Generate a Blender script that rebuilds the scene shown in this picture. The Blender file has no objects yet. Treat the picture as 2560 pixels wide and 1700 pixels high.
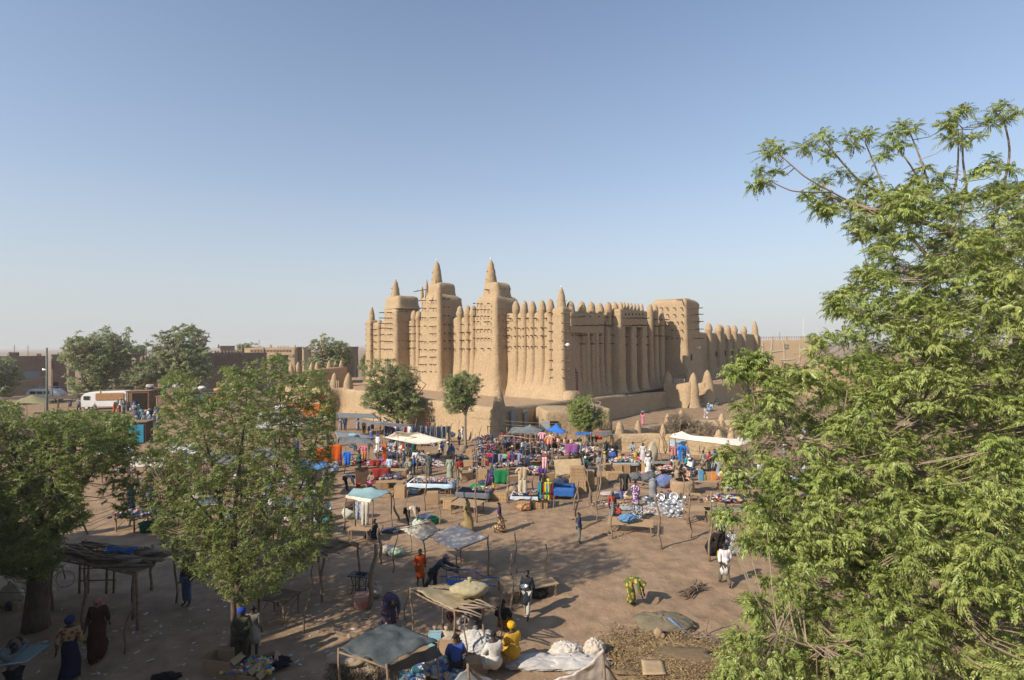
import bpy, math, random
import numpy as np
from mathutils import Vector, Matrix
random.seed(7); RNG = np.random.default_rng(7)
SC = bpy.context.scene; COL = SC.collection
R = math.radians
# ------------------------------------------------------------ camera, sky, sun, exposure
F = 1350.0; CX, CY = 1280.0, 850.0; CAMZ = 10.0
cam_d = bpy.data.cameras.new('camera'); cam = bpy.data.objects.new('camera', cam_d); COL.objects.link(cam)
cam_d.sensor_width = 36.0; cam_d.lens = 36.0 * F / 2560.0; cam_d.clip_start = 0.1; cam_d.clip_end = 20000
CAMR = Matrix.Rotation(R(90) + math.atan(10 / F), 3, 'X') @ Matrix.Rotation(-0.0088, 3, 'Z')
cam.matrix_world = Matrix.Translation((0, 0, CAMZ)) @ CAMR.to_4x4()
SC.camera = cam
SUN_EL = R(33); SUN_H = Vector((-0.812, -0.583, 0)).normalized()
SUN_V = Vector((SUN_H.x * math.cos(SUN_EL), SUN_H.y * math.cos(SUN_EL), math.sin(SUN_EL)))
w = bpy.data.worlds.new('World'); SC.world = w; w.use_nodes = True
nt = w.node_tree; bg = nt.nodes['Background']
sky = nt.nodes.new('ShaderNodeTexSky'); sky.sky_type = 'NISHITA'; sky.sun_disc = False
sky.sun_elevation = SUN_EL; sky.sun_rotation = math.atan2(SUN_H.x, SUN_H.y)
sky.altitude = 0; sky.air_density = 1.0; sky.dust_density = 0.6; sky.ozone_density = 2.6
tcw = nt.nodes.new('ShaderNodeTexCoord'); sx = nt.nodes.new('ShaderNodeSeparateXYZ'); nt.links.new(tcw.outputs['Generated'], sx.inputs[0])
wr = nt.nodes.new('ShaderNodeValToRGB'); wr.color_ramp.interpolation = 'B_SPLINE'; e = wr.color_ramp.elements
e[0].position = 0.0; e[0].color = (.93, .93, .93, 1); e[1].position = .62; e[1].color = (.05, .05, .05, 1)
for p_, v_ in ((.05, .88), (.14, .66), (.28, .34)): q_ = e.new(p_); q_.color = (v_, v_, v_, 1)
wm = nt.nodes.new('ShaderNodeMix'); wm.data_type = 'RGBA'; wm.inputs[7].default_value = (3.45, 3.58, 3.72, 1)   # dust high in the dry-season air
nt.links.new(sx.outputs[2], wr.inputs[0]); nt.links.new(wr.outputs[0], wm.inputs[0]); nt.links.new(sky.outputs[0], wm.inputs[6])
nt.links.new(wm.outputs[2], bg.inputs[0]); bg.inputs[1].default_value = 0.14
sun_d = bpy.data.lights.new('sun', 'SUN'); sun_d.energy = 4.9; sun_d.angle = R(0.6); sun_d.color = (1.0, 0.90, 0.76)
sun = bpy.data.objects.new('sun', sun_d); COL.objects.link(sun)
sun.rotation_euler = (-SUN_V).to_track_quat('-Z', 'Y').to_euler()
SC.view_settings.view_transform = 'Standard'; SC.view_settings.look = 'None'
SC.view_settings.exposure = 0.3; SC.view_settings.gamma = 1.0; SC.view_settings.use_curve_mapping = False
SC.render.engine = 'CYCLES'; SC.cycles.max_bounces = 6; SC.cycles.volume_bounces = 0; SC.cycles.diffuse_bounces = 3
SC.cycles.transparent_max_bounces = 6
# ------------------------------------------------------------ pixel -> place
ZOOM = {'A': (780, 1000, 4.612), 'B': (1180, 1000, 5.8075), 'C': (1500, 1000, 5.227), 'D': (1400, 1180, 4.127), 'E': (0, 950, 4.4795),
        'F': (0, 1280, 3.734), 'G': (400, 1280, 3.734), 'H': (800, 1280, 3.7333), 'I': (1300, 1480, 4.2927), 'J': (1800, 220, 2.305),
        'K': (1760, 850, 1.845), 'L': (320, 880, 3.733), 'X': (0, 780, 4.481), 'Y': (480, 780, 4.481), '1': (900, 620, 3.92),
        '2': (1350, 680, 3.92), 'M': (1650, 900, 6.271), 'N': (660, 880, 7.84), 'O': (1080, 950, 4.919), 'S': (0, 0, 1.0)}
def px(k, x, y):
    o = ZOOM[k]; return o[0] + x / o[2], o[1] + y / o[2]
def ray(x, y):
    return CAMR @ Vector(((x - CX) / F, -(y - CY) / F, -1.0))
def G(k, x, y, z=0.0):
    d = ray(*px(k, x, y)); t = (z - CAMZ) / d.z
    return Vector((d.x * t, d.y * t, z))
def P(k, x, y, dist):
    d = ray(*px(k, x, y)); t = dist / d.y
    return Vector((d.x * t, dist, CAMZ + d.z * t))
# ------------------------------------------------------------ object helpers
def link(o, parent=None, **pr):
    COL.objects.link(o)
    if parent is not None: o.parent = parent
    for a, b in pr.items():
        if b: o[a] = b
    return o
def thing(name, loc, label, cat, rz=0.0, group=None):
    o = bpy.data.objects.new(name, None); o.empty_display_size = 0.2
    o.location = loc; o.rotation_euler = (0, 0, rz)
    return link(o, None, label=label, category=cat, group=group)
def npmesh(name, V, Fc, m, smooth=True, idx=None):
    """V (n,3); Fc: (m,4) or (m,3) array or list of tuples"""
    me = bpy.data.meshes.new(name)
    V = np.asarray(V, dtype=np.float32)
    if isinstance(Fc, np.ndarray):
        k = Fc.shape[1]; nf = len(Fc)
        me.vertices.add(len(V)); me.vertices.foreach_set('co', V.ravel())
        me.loops.add(nf * k); me.loops.foreach_set('vertex_index', Fc.astype(np.int32).ravel())
        me.polygons.add(nf); me.polygons.foreach_set('loop_start', np.arange(0, nf * k, k, dtype=np.int32))
        me.update(calc_edges=True)
    else:
        me.from_pydata([tuple(v) for v in V.tolist()], [], Fc)
    if smooth: me.polygons.foreach_set('use_smooth', np.ones(len(me.polygons), dtype=bool))
    for mm in (m if isinstance(m, (list, tuple)) else [m]): me.materials.append(mm)
    if idx is not None: me.polygons.foreach_set('material_index', np.asarray(idx, dtype=np.int32))
    me.update()
    return me
def mo(name, me, parent=None, loc=None, rz=None, **pr):
    o = bpy.data.objects.new(name, me)
    if loc is not None: o.location = loc
    if rz is not None: o.rotation_euler = (0, 0, rz)
    return link(o, parent, **pr)
class MB:
    """collects shapes into one mesh"""
    def __init__(s): s.V = []; s.F = []; s.I = []; s.n = 0
    def add(s, V, Fc, i=0):
        V = [tuple(v) for v in V]; s.V += V
        s.F += [tuple(a + s.n for a in f) for f in Fc]; s.I += [i] * len(Fc); s.n += len(V); return s
    def box(s, c, h, rz=0.0, i=0, tilt=None, taper=1.0):
        ca, sa = math.cos(rz), math.sin(rz); V = []
        for z in (-1, 1):
            t = taper if z > 0 else 1.0
            for a, b in ((-1, -1), (1, -1), (1, 1), (-1, 1)):
                v = Vector((a * h[0] * t, b * h[1] * t, z * h[2]))
                if tilt is not None: v = tilt @ v
                V.append((c[0] + v.x * ca - v.y * sa, c[1] + v.x * sa + v.y * ca, c[2] + v.z))
        return s.add(V, [(3, 2, 1, 0), (4, 5, 6, 7), (0, 1, 5, 4), (1, 2, 6, 5), (2, 3, 7, 6), (3, 0, 4, 7)], i)
    def tube(s, pts, r, n=6, i=0, cap=True):
        pts = [Vector(p) for p in pts]; m = len(pts)
        rr = r if isinstance(r, (list, tuple)) else [r] * m
        V = []; up = None
        for k in range(m):
            d = (pts[min(k + 1, m - 1)] - pts[max(k - 1, 0)])
            d = d.normalized() if d.length > 1e-9 else Vector((0, 0, 1))
            if up is None: up = d.orthogonal().normalized()
            up = (up - d * up.dot(d)); up = up.normalized() if up.length > 1e-6 else d.orthogonal().normalized()
            q = d.cross(up)
            e = rr[k]; ex, ey = e if isinstance(e, (tuple, list)) else (e, e)
            for j in range(n):
                a = 2 * math.pi * j / n
                V.append(pts[k] + up * math.cos(a) * ex + q * math.sin(a) * ey)
        Fc = [(k * n + j, k * n + (j + 1) % n, (k + 1) * n + (j + 1) % n, (k + 1) * n + j) for k in range(m - 1) for j in range(n)]
        if cap: Fc += [tuple(range(n - 1, -1, -1)), tuple((m - 1) * n + j for j in range(n))]
        return s.add(V, Fc, i)
    def lathe(s, prof, c=(0, 0, 0), n=12, i=0, sx=1.0, sy=1.0):
        V = [(c[0] + r * sx * math.cos(2 * math.pi * j / n), c[1] + r * sy * math.sin(2 * math.pi * j / n), c[2] + z) for r, z in prof for j in range(n)]
        m = len(prof)
        Fc = [(k * n + j, k * n + (j + 1) % n, (k + 1) * n + (j + 1) % n, (k + 1) * n + j) for k in range(m - 1) for j in range(n)]
        Fc += [tuple(range(n - 1, -1, -1)), tuple((m - 1) * n + j for j in range(n))]
        return s.add(V, Fc, i)
    def mesh(s, name, m, smooth=False):
        return npmesh(name, s.V, s.F, m, smooth, s.I)
    def obj(s, name, m, parent=None, smooth=False, **pr):
        return mo(name, s.mesh(name, m, smooth), parent, **pr)
def sn(p, sc=1.0, seed=0.0):
    """cheap smooth noise on (n,3) arrays, about -1..1"""
    x, y, z = (p * sc).T; s = seed
    return (np.sin(1.7 * x + 2.3 * y + 1.1 * z + s) + np.sin(-2.9 * x + 1.3 * y + 2.1 * z + 1.7 * s + 1) + np.sin(1.2 * x - 3.7 * y + 3.1 * z + 2.3 * s + 2)
            + np.sin(4.3 * x + 2.7 * y - 4.9 * z + .7 * s + 3) * .6 + np.sin(-3.3 * x + 5.9 * y + 5.3 * z + 1.9 * s + 4) * .5) / 3.2
def rrect(hx, hy, r, ns=4, nc=4):
    r = min(r, hx * .98, hy * .98); pts = []
    for q, (sx, sy) in enumerate(((1, 1), (-1, 1), (-1, -1), (1, -1))):
        cx, cy = sx * (hx - r), sy * (hy - r)
        for j in range(nc + 1):
            a = math.pi / 2 * q + math.pi / 2 * j / nc
            pts.append((cx + r * math.cos(a), cy + r * math.sin(a)))
        nx = ((-1, 1), (-1, -1), (1, -1), (1, 1))[q]
        ax, ay = pts[-1]; bx, by = nx[0] * (hx - r), nx[1] * (hy - r)
        a = math.pi / 2 * (q + 1); bx += r * math.cos(a); by += r * math.sin(a)
        for j in range(1, ns): pts.append((ax + (bx - ax) * j / ns, ay + (by - ay) * j / ns))
    return np.array(pts)
def mudblock(c, hx, hy, z0, z1, rz, r=.5, taper=.04, flare=.5, flh=1.5, top=.45, ns=5, dz=.6, amp=.05, seed=None, sag=0.0):
    """rounded, battered block of mud with a flared foot; returns V,F"""
    seed = random.uniform(0, 50) if seed is None else seed
    H = z1 - z0; zs = list(np.linspace(0, H - top, max(3, int(H / dz)))); rings = []
    for z in zs:
        g = flare * math.exp(-z / max(flh * .45, .01)) - taper * z
        rings.append((z, g))
    g0 = rings[-1][1]
    for a in (25, 50, 70, 84): rings.append((H - top + top * math.sin(R(a)), g0 - top * (1 - math.cos(R(a)))))
    ca, sa = math.cos(rz), math.sin(rz); V = []
    for z, g in rings:
        q = rrect(max(hx + g, .05), max(hy + g, .05), max(r + g * .5, .08), ns)
        V.append(np.stack([c[0] + q[:, 0] * ca - q[:, 1] * sa, c[1] + q[:, 0] * sa + q[:, 1] * ca, np.full(len(q), z0 + z)], 1))
    n = len(V[0]); V = np.concatenate(V)
    cc = np.array([c[0], c[1]]); d = V[:, :2] - cc; L = np.linalg.norm(d, axis=1, keepdims=True) + 1e-6
    nz = sn(V, .9, seed) * amp + sn(V, 2.6, seed + 3) * amp * .5
    V[:, :2] += d / L * nz[:, None]; V[:, 2] += sn(V, .5, seed + 9) * amp * 1.2 * (V[:, 2] > z0 + H * .8)
    if sag: V[:, 2] -= sag * np.abs(sn(V, .35, seed + 5)) * (V[:, 2] > z0 + H * .8)
    m = len(rings)
    Fc = [(k * n + j, k * n + (j + 1) % n, (k + 1) * n + (j + 1) % n, (k + 1) * n + j) for k in range(m - 1) for j in range(n)]
    Fc.append(tuple((m - 1) * n + j for j in range(n)))
    return V, Fc
def mudcone(c, z0, z1, r0, r1=None, n=12, amp=.03, neck=0.62, flare=.0):
    """pinnacle: r0 at foot, softly pointed top"""
    H = z1 - z0; prof = []; seed = random.uniform(0, 50)
    for k in range(13):
        t = k / 12
        rr = r0 * (1 - .28 * t) * math.sqrt(max(0.0, 1 - max(0, (t - neck) / (1 - neck)) ** 2.0)) + flare * math.exp(-t * 6)
        prof.append((max(rr, .03), t * H))
    V = np.array([(c[0] + r * math.cos(2 * math.pi * j / n), c[1] + r * math.sin(2 * math.pi * j / n), z0 + z) for r, z in prof for j in range(n)])
    d = V[:, :2] - np.array([c[0], c[1]]); V[:, :2] += d * (sn(V, 2.2, seed) * .10)[:, None]
    V[:, 0] += (V[:, 2] - z0) * random.uniform(-.03, .03)
    m = len(prof)
    Fc = [(k * n + j, k * n + (j + 1) % n, (k + 1) * n + (j + 1) % n, (k + 1) * n + j) for k in range(m - 1) for j in range(n)]
    Fc.append(tuple((m - 1) * n + j for j in range(n)))
    return V, Fc
def part(name, VF, m, parent=None, smooth=True, **pr):
    return mo(name, npmesh(name, VF[0], VF[1], m, smooth), parent, **pr)
# ------------------------------------------------------------ materials
def mat(name, col, col2=None, scale=4.0, rough=.9, bump=0.0, bscale=8.0, contrast=.5, metal=0.0, kind='noise', island=0.0, trans=0.0, spec=.3, stretch=None, fine=0.0, hue=0.0):
    m = bpy.data.materials.new(name); m.use_nodes = True; n = m.node_tree; L = n.links
    b = n.nodes['Principled BSDF']; b.inputs['Roughness'].default_value = rough; b.inputs['Metallic'].default_value = metal
    b.inputs['Specular IOR Level'].default_value = spec
    tc = n.nodes.new('ShaderNodeTexCoord'); src = tc.outputs['Object']
    if stretch:
        mp = n.nodes.new('ShaderNodeMapping'); mp.inputs['Scale'].default_value = stretch; L.new(src, mp.inputs[0]); src = mp.outputs[0]
    c1 = (*col, 1); c2 = (*(col2 or tuple(c * .75 for c in col)), 1)
    if kind == 'noise':
        t = n.nodes.new('ShaderNodeTexNoise'); t.inputs['Scale'].default_value = scale; t.inputs['Detail'].default_value = 6; t.inputs['Roughness'].default_value = .6
        L.new(src, t.inputs['Vector']); fac = t.outputs['Fac']; lo, hi = .5 - .35 * contrast, .5 + .35 * contrast
    elif kind == 'spots':
        t = n.nodes.new('ShaderNodeTexVoronoi'); t.inputs['Scale'].default_value = scale; L.new(src, t.inputs['Vector']); fac = t.outputs['Distance']; lo, hi = .38, .46
    elif kind == 'stripes':
        t = n.nodes.new('ShaderNodeTexWave'); t.inputs['Scale'].default_value = scale; t.inputs['Distortion'].default_value = 1.0; t.inputs['Detail'].default_value = 1
        L.new(src, t.inputs['Vector']); fac = t.outputs['Fac']; lo, hi = .4, .6
    elif kind == 'check':
        t = n.nodes.new('ShaderNodeTexChecker'); t.inputs['Scale'].default_value = scale; L.new(src, t.inputs['Vector']); fac = t.outputs['Fac']; lo, hi = .1, .9
    rp = n.nodes.new('ShaderNodeValToRGB'); rp.color_ramp.elements[0].position = lo; rp.color_ramp.elements[1].position = hi
    rp.color_ramp.elements[0].color = c1; rp.color_ramp.elements[1].color = c2
    L.new(fac, rp.inputs[0]); out = rp.outputs[0]
    if island or hue:
        g = n.nodes.new('ShaderNodeNewGeometry'); hs = n.nodes.new('ShaderNodeHueSaturation'); mr = n.nodes.new('ShaderNodeMapRange')
        mr.inputs['To Min'].default_value = 1 - island; mr.inputs['To Max'].default_value = 1 + island * .8
        L.new(g.outputs['Random Per Island'], mr.inputs['Value']); L.new(mr.outputs[0], hs.inputs['Value']); L.new(out, hs.inputs['Color']); out = hs.outputs[0]
        if hue:
            mh = n.nodes.new('ShaderNodeMapRange'); mh.inputs['To Min'].default_value = .5 - hue; mh.inputs['To Max'].default_value = .5 + hue * .35
            mt = n.nodes.new('ShaderNodeMath'); mt.operation = 'FRACT'; mm = n.nodes.new('ShaderNodeMath'); mm.operation = 'MULTIPLY'; mm.inputs[1].default_value = 17.3
            L.new(g.outputs['Random Per Island'], mm.inputs[0]); L.new(mm.outputs[0], mt.inputs[0]); L.new(mt.outputs[0], mh.inputs['Value']); L.new(mh.outputs[0], hs.inputs['Hue'])
    if fine:
        t2 = n.nodes.new('ShaderNodeTexNoise'); t2.inputs['Scale'].default_value = scale * 9; t2.inputs['Detail'].default_value = 3; L.new(src, t2.inputs['Vector'])
        mx = n.nodes.new('ShaderNodeMix'); mx.data_type = 'RGBA'; mx.blend_type = 'MULTIPLY'; mx.inputs[0].default_value = 1
        r2 = n.nodes.new('ShaderNodeMapRange'); r2.inputs['From Min'].default_value = .3; r2.inputs['From Max'].default_value = .7; r2.inputs['To Min'].default_value = 1 - fine; r2.inputs['To Max'].default_value = 1 + fine * .3
        L.new(t2.outputs['Fac'], r2.inputs['Value']); L.new(out, mx.inputs[6]); L.new(r2.outputs[0], mx.inputs[7]); out = mx.outputs[2]
    L.new(out, b.inputs['Base Color'])
    if bump:
        t3 = n.nodes.new('ShaderNodeTexNoise'); t3.inputs['Scale'].default_value = bscale; t3.inputs['Detail'].default_value = 9; t3.inputs['Roughness'].default_value = .62; L.new(src, t3.inputs['Vector'])
        bp = n.nodes.new('ShaderNodeBump'); bp.inputs['Strength'].default_value = .7; bp.inputs['Distance'].default_value = bump
        L.new(t3.outputs['Fac'], bp.inputs['Height']); L.new(bp.outputs[0], b.inputs['Normal'])
    if trans:
        tr = n.nodes.new('ShaderNodeBsdfTranslucent'); L.new(out, tr.inputs[0]); ms = n.nodes.new('ShaderNodeMixShader'); ms.inputs[0].default_value = trans
        L.new(b.outputs[0], ms.inputs[1]); L.new(tr.outputs[0], ms.inputs[2]); L.new(ms.outputs[0], n.nodes['Material Output'].inputs[0])
    return m
_cm = {}
def cloth(c, c2=None, kind='noise', scale=9.0):
    k = (c, c2, kind, scale)
    if k not in _cm: _cm[k] = mat('cloth', c, c2, scale=scale, rough=.95, bump=.02, bscale=14, kind=kind, spec=.1)
    return _cm[k]
M_ADOBE = mat('adobe', (.465, .338, .205), (.37, .265, .158), scale=.6, rough=.95, bump=.16, bscale=2.6, contrast=1.0, fine=.26, spec=.1)
M_ADOBE2 = mat('adobe_weathered', (.40, .28, .175), (.31, .21, .13), scale=.7, rough=.95, bump=.06, bscale=4, contrast=.9, fine=.2, spec=.1)
M_BROWN = mat('brown_mud', (.27, .195, .14), (.21, .15, .105), scale=.4, rough=.95, bump=.05, bscale=4, contrast=.9, fine=.15, spec=.1)
M_GREYMUD = mat('grey_mud', (.30, .22, .16), (.23, .165, .12), scale=.4, rough=.95, bump=.05, bscale=4, contrast=.9, fine=.15, spec=.1)
M_PLASTER = mat('pale_plaster', (.46, .34, .21), (.40, .285, .17), scale=.6, rough=.9, contrast=.9, fine=.1, spec=.1)
M_DARK = mat('opening_shade', (.03, .022, .016), rough=1, spec=0)  # near-black colour stands in for the shade inside openings
M_WOOD = mat('weathered_wood', (.30, .215, .14), (.19, .13, .085), scale=6, rough=.85, bump=.01, bscale=30, stretch=(1, 1, .25), spec=.15)
M_POLE = mat('pole_bark', (.30, .22, .15), (.17, .12, .08), scale=5, rough=.9, bump=.015, bscale=22, spec=.15)
M_TORON = mat('palm_beam', (.13, .09, .06), (.08, .055, .035), scale=4, rough=.9, spec=.1)
M_REDDOOR = mat('red_door_paint', (.22, .045, .05), (.16, .035, .04), scale=3, rough=.7)
M_WHITE = mat('white_paint', (.78, .77, .74), (.66, .65, .62), scale=3, rough=.6)
M_METAL = mat('aluminium', (.50, .50, .51), (.38, .38, .40), scale=6, rough=.36, metal=.6)
M_DARKMET = mat('dark_metal', (.05, .05, .055), (.03, .03, .03), rough=.5, metal=.5)
M_BARK = mat('bark', (.17, .125, .09), (.10, .07, .05), scale=7, rough=.95, bump=.04, bscale=12, stretch=(1, 1, .3))
M_TWIG = mat('pale_twig', (.33, .25, .18), (.22, .165, .12), scale=8, rough=.9)
# ------------------------------------------------------------ ground
def gheight(X, Y):
    p = np.stack([X, Y, np.zeros_like(X)], -1).reshape(-1, 3)
    h = sn(p, .35, 1) * .05 + sn(p, 1.1, 4) * .022 + sn(p, 3.1, 8) * .008
    return h.reshape(X.shape) * np.clip((Y - 8) / 4, 0, 1)
def axis(lo, hi, step, far_lo, far_hi):
    a = list(np.arange(lo, hi + step, step)); s = step; v = a[-1]
    while v < far_hi: s *= 1.35; v += s; a.append(v)
    s = step; v = lo; b = []
    while v > far_lo: s *= 1.35; v -= s; b.append(v)
    return np.array(b[::-1] + a)
xs = axis(-32, 36, .3, -7000, 7000); ys = axis(10, 60, .3, -60, 9000)
XX, YY = np.meshgrid(xs, ys); ZZ = gheight(XX, YY) - np.clip((YY - 130) / 300, 0, 1) * 1.0
def hole(cx, cy, r, d):
    global ZZ
    q = np.sqrt((XX - cx) ** 2 + (YY - cy) ** 2) / r
    ZZ = ZZ - d * np.exp(-q ** 2 * 2) + d * .35 * np.exp(-((q - 1.25) / .35) ** 2)
for k, a, b, r_, dd in (('D', 930, 1310, .5, .2), ('D', 1490, 1465, .5, .14), ('D', 1700, 1275, .22, .1), ('D', 1070, 1130, .35, .08), ('D', 30, 1210, .35, .12)):
    g = G(k, a, b); hole(g.x, g.y, r_, dd)
nyy, nxx = XX.shape
V = np.stack([XX, YY, ZZ], -1).reshape(-1, 3)
ii = (np.arange(nyy - 1)[:, None] * nxx + np.arange(nxx - 1)[None]).ravel()
FQ = np.stack([ii, ii + 1, ii + 1 + nxx, ii + nxx], 1)
M_GROUND = mat('packed_earth', (.385, .265, .168), (.285, .19, .117), scale=.16, rough=.97, bump=.12, bscale=2.0, contrast=1.0, fine=.3, spec=.08)
gn = M_GROUND.node_tree
mo('ground', npmesh('ground', V, FQ, M_GROUND), kind='structure')
def gz(x, y): return float(gheight(np.array([[x]]), np.array([[y]]))[0, 0])
def haze(dens):
    b = MB(); b.box((0, 2500, 11.5), (3500, 2600, 15.5)); m = bpy.data.materials.new('air_haze'); m.use_nodes = True; n = m.node_tree
    n.nodes.remove(n.nodes['Principled BSDF']); v = n.nodes.new('ShaderNodeVolumePrincipled'); v.inputs['Density'].default_value = dens; v.inputs['Color'].default_value = (.95, .93, .9, 1); v.inputs['Anisotropy'].default_value = .0
    n.links.new(v.outputs[0], n.nodes['Material Output'].inputs['Volume']); b.obj('haze', m, kind='stuff')
haze(0.00035)
# ------------------------------------------------------------ mosque
C0 = Vector((6.6, 69.0, 0)); eE = Vector((-.70, .713, 0)).normalized(); eN = Vector((.63, .776, 0)).normalized()
nE = Vector((-eE.y, eE.x, 0)); nE = nE if nE.y < 0 else -nE
nN = Vector((eN.y, -eN.x, 0)); nN = nN if nN.y < 0 else -nN
def sol(xp, o, d, yp=900.0):
    """distance along d from o whose projection has pixel x = xp"""
    c = ray(xp, yp); k = c.x / c.y
    return (k * o.y - o.x) / (d.x - k * d.y)
def zat(yp, xp, p):
    """height of a point over ground place p that shows at pixel (xp, yp)"""
    c = ray(xp, yp); return CAMZ + c.z * p.y / c.y
PZ = 2.65
angE = math.atan2(eE.y, eE.x); angN = math.atan2(eN.y, eN.x)
mosque = thing('mud_mosque', C0 + Vector((0, 0, PZ)), 'great tan mud brick mosque with three minarets and rows of wooden beams', 'mosque')
MI = -mosque.location
def mpart(name, VF, parent, m=M_ADOBE, smooth=True, **pr):
    V = np.asarray(VF[0], dtype=np.float64) + np.array([MI.x, MI.y, MI.z])
    return mo(name, npmesh(name, V, VF[1], m, smooth), parent, **pr)
TOR = []   # (parent, point, direction, length, radius)
def tor(par, p, z, d, L=.45, r=.08, dz=0.0): TOR.append((par, Vector((p.x, p.y, z)), (d + Vector((0, 0, dz))).normalized(), L, r))
def Z1x(x): return 900 + x / 3.92
def Z1y(y): return 620 + y / 3.92
def Z2x(x): return 1350 + x / 3.92
def Z2y(y): return 680 + y / 3.92
def strip(o, e, s0, s1, z0, z1, name='wall', th=.8, back=.8, m=M_ADOBE, **k):
    c = o + e * (s0 + s1) / 2 - (nE if e is eE else nN) * (back - .0)
    return mudblock((c.x, c.y), abs(s1 - s0) / 2, th, z0, z1, angE if e is eE else angN, r=.3, ns=max(4, int(abs(s1 - s0) / .7)), **k)
# east wall: runs behind the towers
SL = sol(Z1x(95), C0, eE)
wallE = mpart('wall', strip(C0, eE, .3, SL - .5, PZ, 14.35, taper=.0, flare=1.7, flh=3.0, dz=.4, amp=.07, sag=.16), mosque)
def pil(par, o, e, n, s, ztop, r=.42, out=.15, z0=PZ, cone_r=None):
    p = o + e * s + n * out; prof = []; H = ztop - z0; r *= random.uniform(.92, 1.08)
    zc = ztop - 1.75
    for k in range(9): z = z0 + (zc - z0) * k / 8; prof.append((r * (1.12 - .12 * k / 8) + .45 * math.exp(-(z - z0) / 1.0), z))
    cr = cone_r or r * 1.12
    for a in range(1, 8): t = a / 7; prof.append((cr * (1 - .12 * t) * math.sqrt(max(0, 1 - max(0, (t - .25) / .75) ** 2)) + .02, zc + 1.75 * t))
    V = np.array([(p.x + q * math.cos(6.283 * j / 12), p.y + q * math.sin(6.283 * j / 12), z) for q, z in prof for j in range(12)])
    dd = V[:, :2] - np.array([p.x, p.y]); V[:, :2] += dd * (sn(V, 1.6, s * 3) * .10)[:, None]
    m = len(prof); Fc = [(k * 12 + j, k * 12 + (j + 1) % 12, (k + 1) * 12 + (j + 1) % 12, (k + 1) * 12 + j) for k in range(m - 1) for j in range(12)]
    Fc.append(tuple((m - 1) * 12 + j for j in range(12)))
    return mpart('pilaster', (V, Fc), par)
for x, yt in ((1530, 512), (1610, 512), (1690, 512), (1785, 508), (1865, 495)):
    s = sol(Z1x(x), C0, eE); pil(wallE, C0, eE, nE, s, zat(Z1y(yt), Z1x(x), C0 + eE * s), r=.46, out=-.08, cone_r=.55)
for x, yt in ((980, 565), (1055, 560), (1110, 560), (530, 608), (575, 612), (192, 700)):
    s = sol(Z1x(x), C0, eE); pil(wallE, C0, eE, nE, s, zat(Z1y(yt), Z1x(x), C0 + eE * s), r=.5, out=-.08, cone_r=.6)
def rowtor(par, o, e, n, xs_, yz, Zx, Zy, out=.2, L=.40, r=.085, line=0.0, jit=.05):
    for x in xs_:
        s = sol(Zx(x), o + n * line, e); p = o + e * s + n * (out + line)
        z = zat(Zy(yz), Zx(x), o + e * s + n * line) + random.uniform(-jit, jit)
        tor(par, p, z, n, L * random.uniform(.8, 1.15), r, random.uniform(-.05, .05))
for yz in (690, 785, 860, 965):
    for c in (1470, 1560, 1640, 1722, 1822):
        xs_ = (c - 20, c + 14) if yz != 690 else (c + 8, c + 24)
        rowtor(wallE, C0, eE, nE, xs_, yz, Z1x, Z1y)
for yz in (750, 830, 905, 990):
    for c in (915, 1015, 1085): rowtor(wallE, C0, eE, nE, (c - 12, c + 6, c + 20) if yz > 800 else (c + 5,), yz, Z1x, Z1y)
for yz in (770, 840, 910, 980):
    for c in (500, 548): rowtor(wallE, C0, eE, nE, (c - 10, c + 10), yz, Z1x, Z1y)
for yz in (800, 855, 920, 990): rowtor(wallE, C0, eE, nE, (155, 172, 186), yz, Z1x, Z1y)
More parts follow.
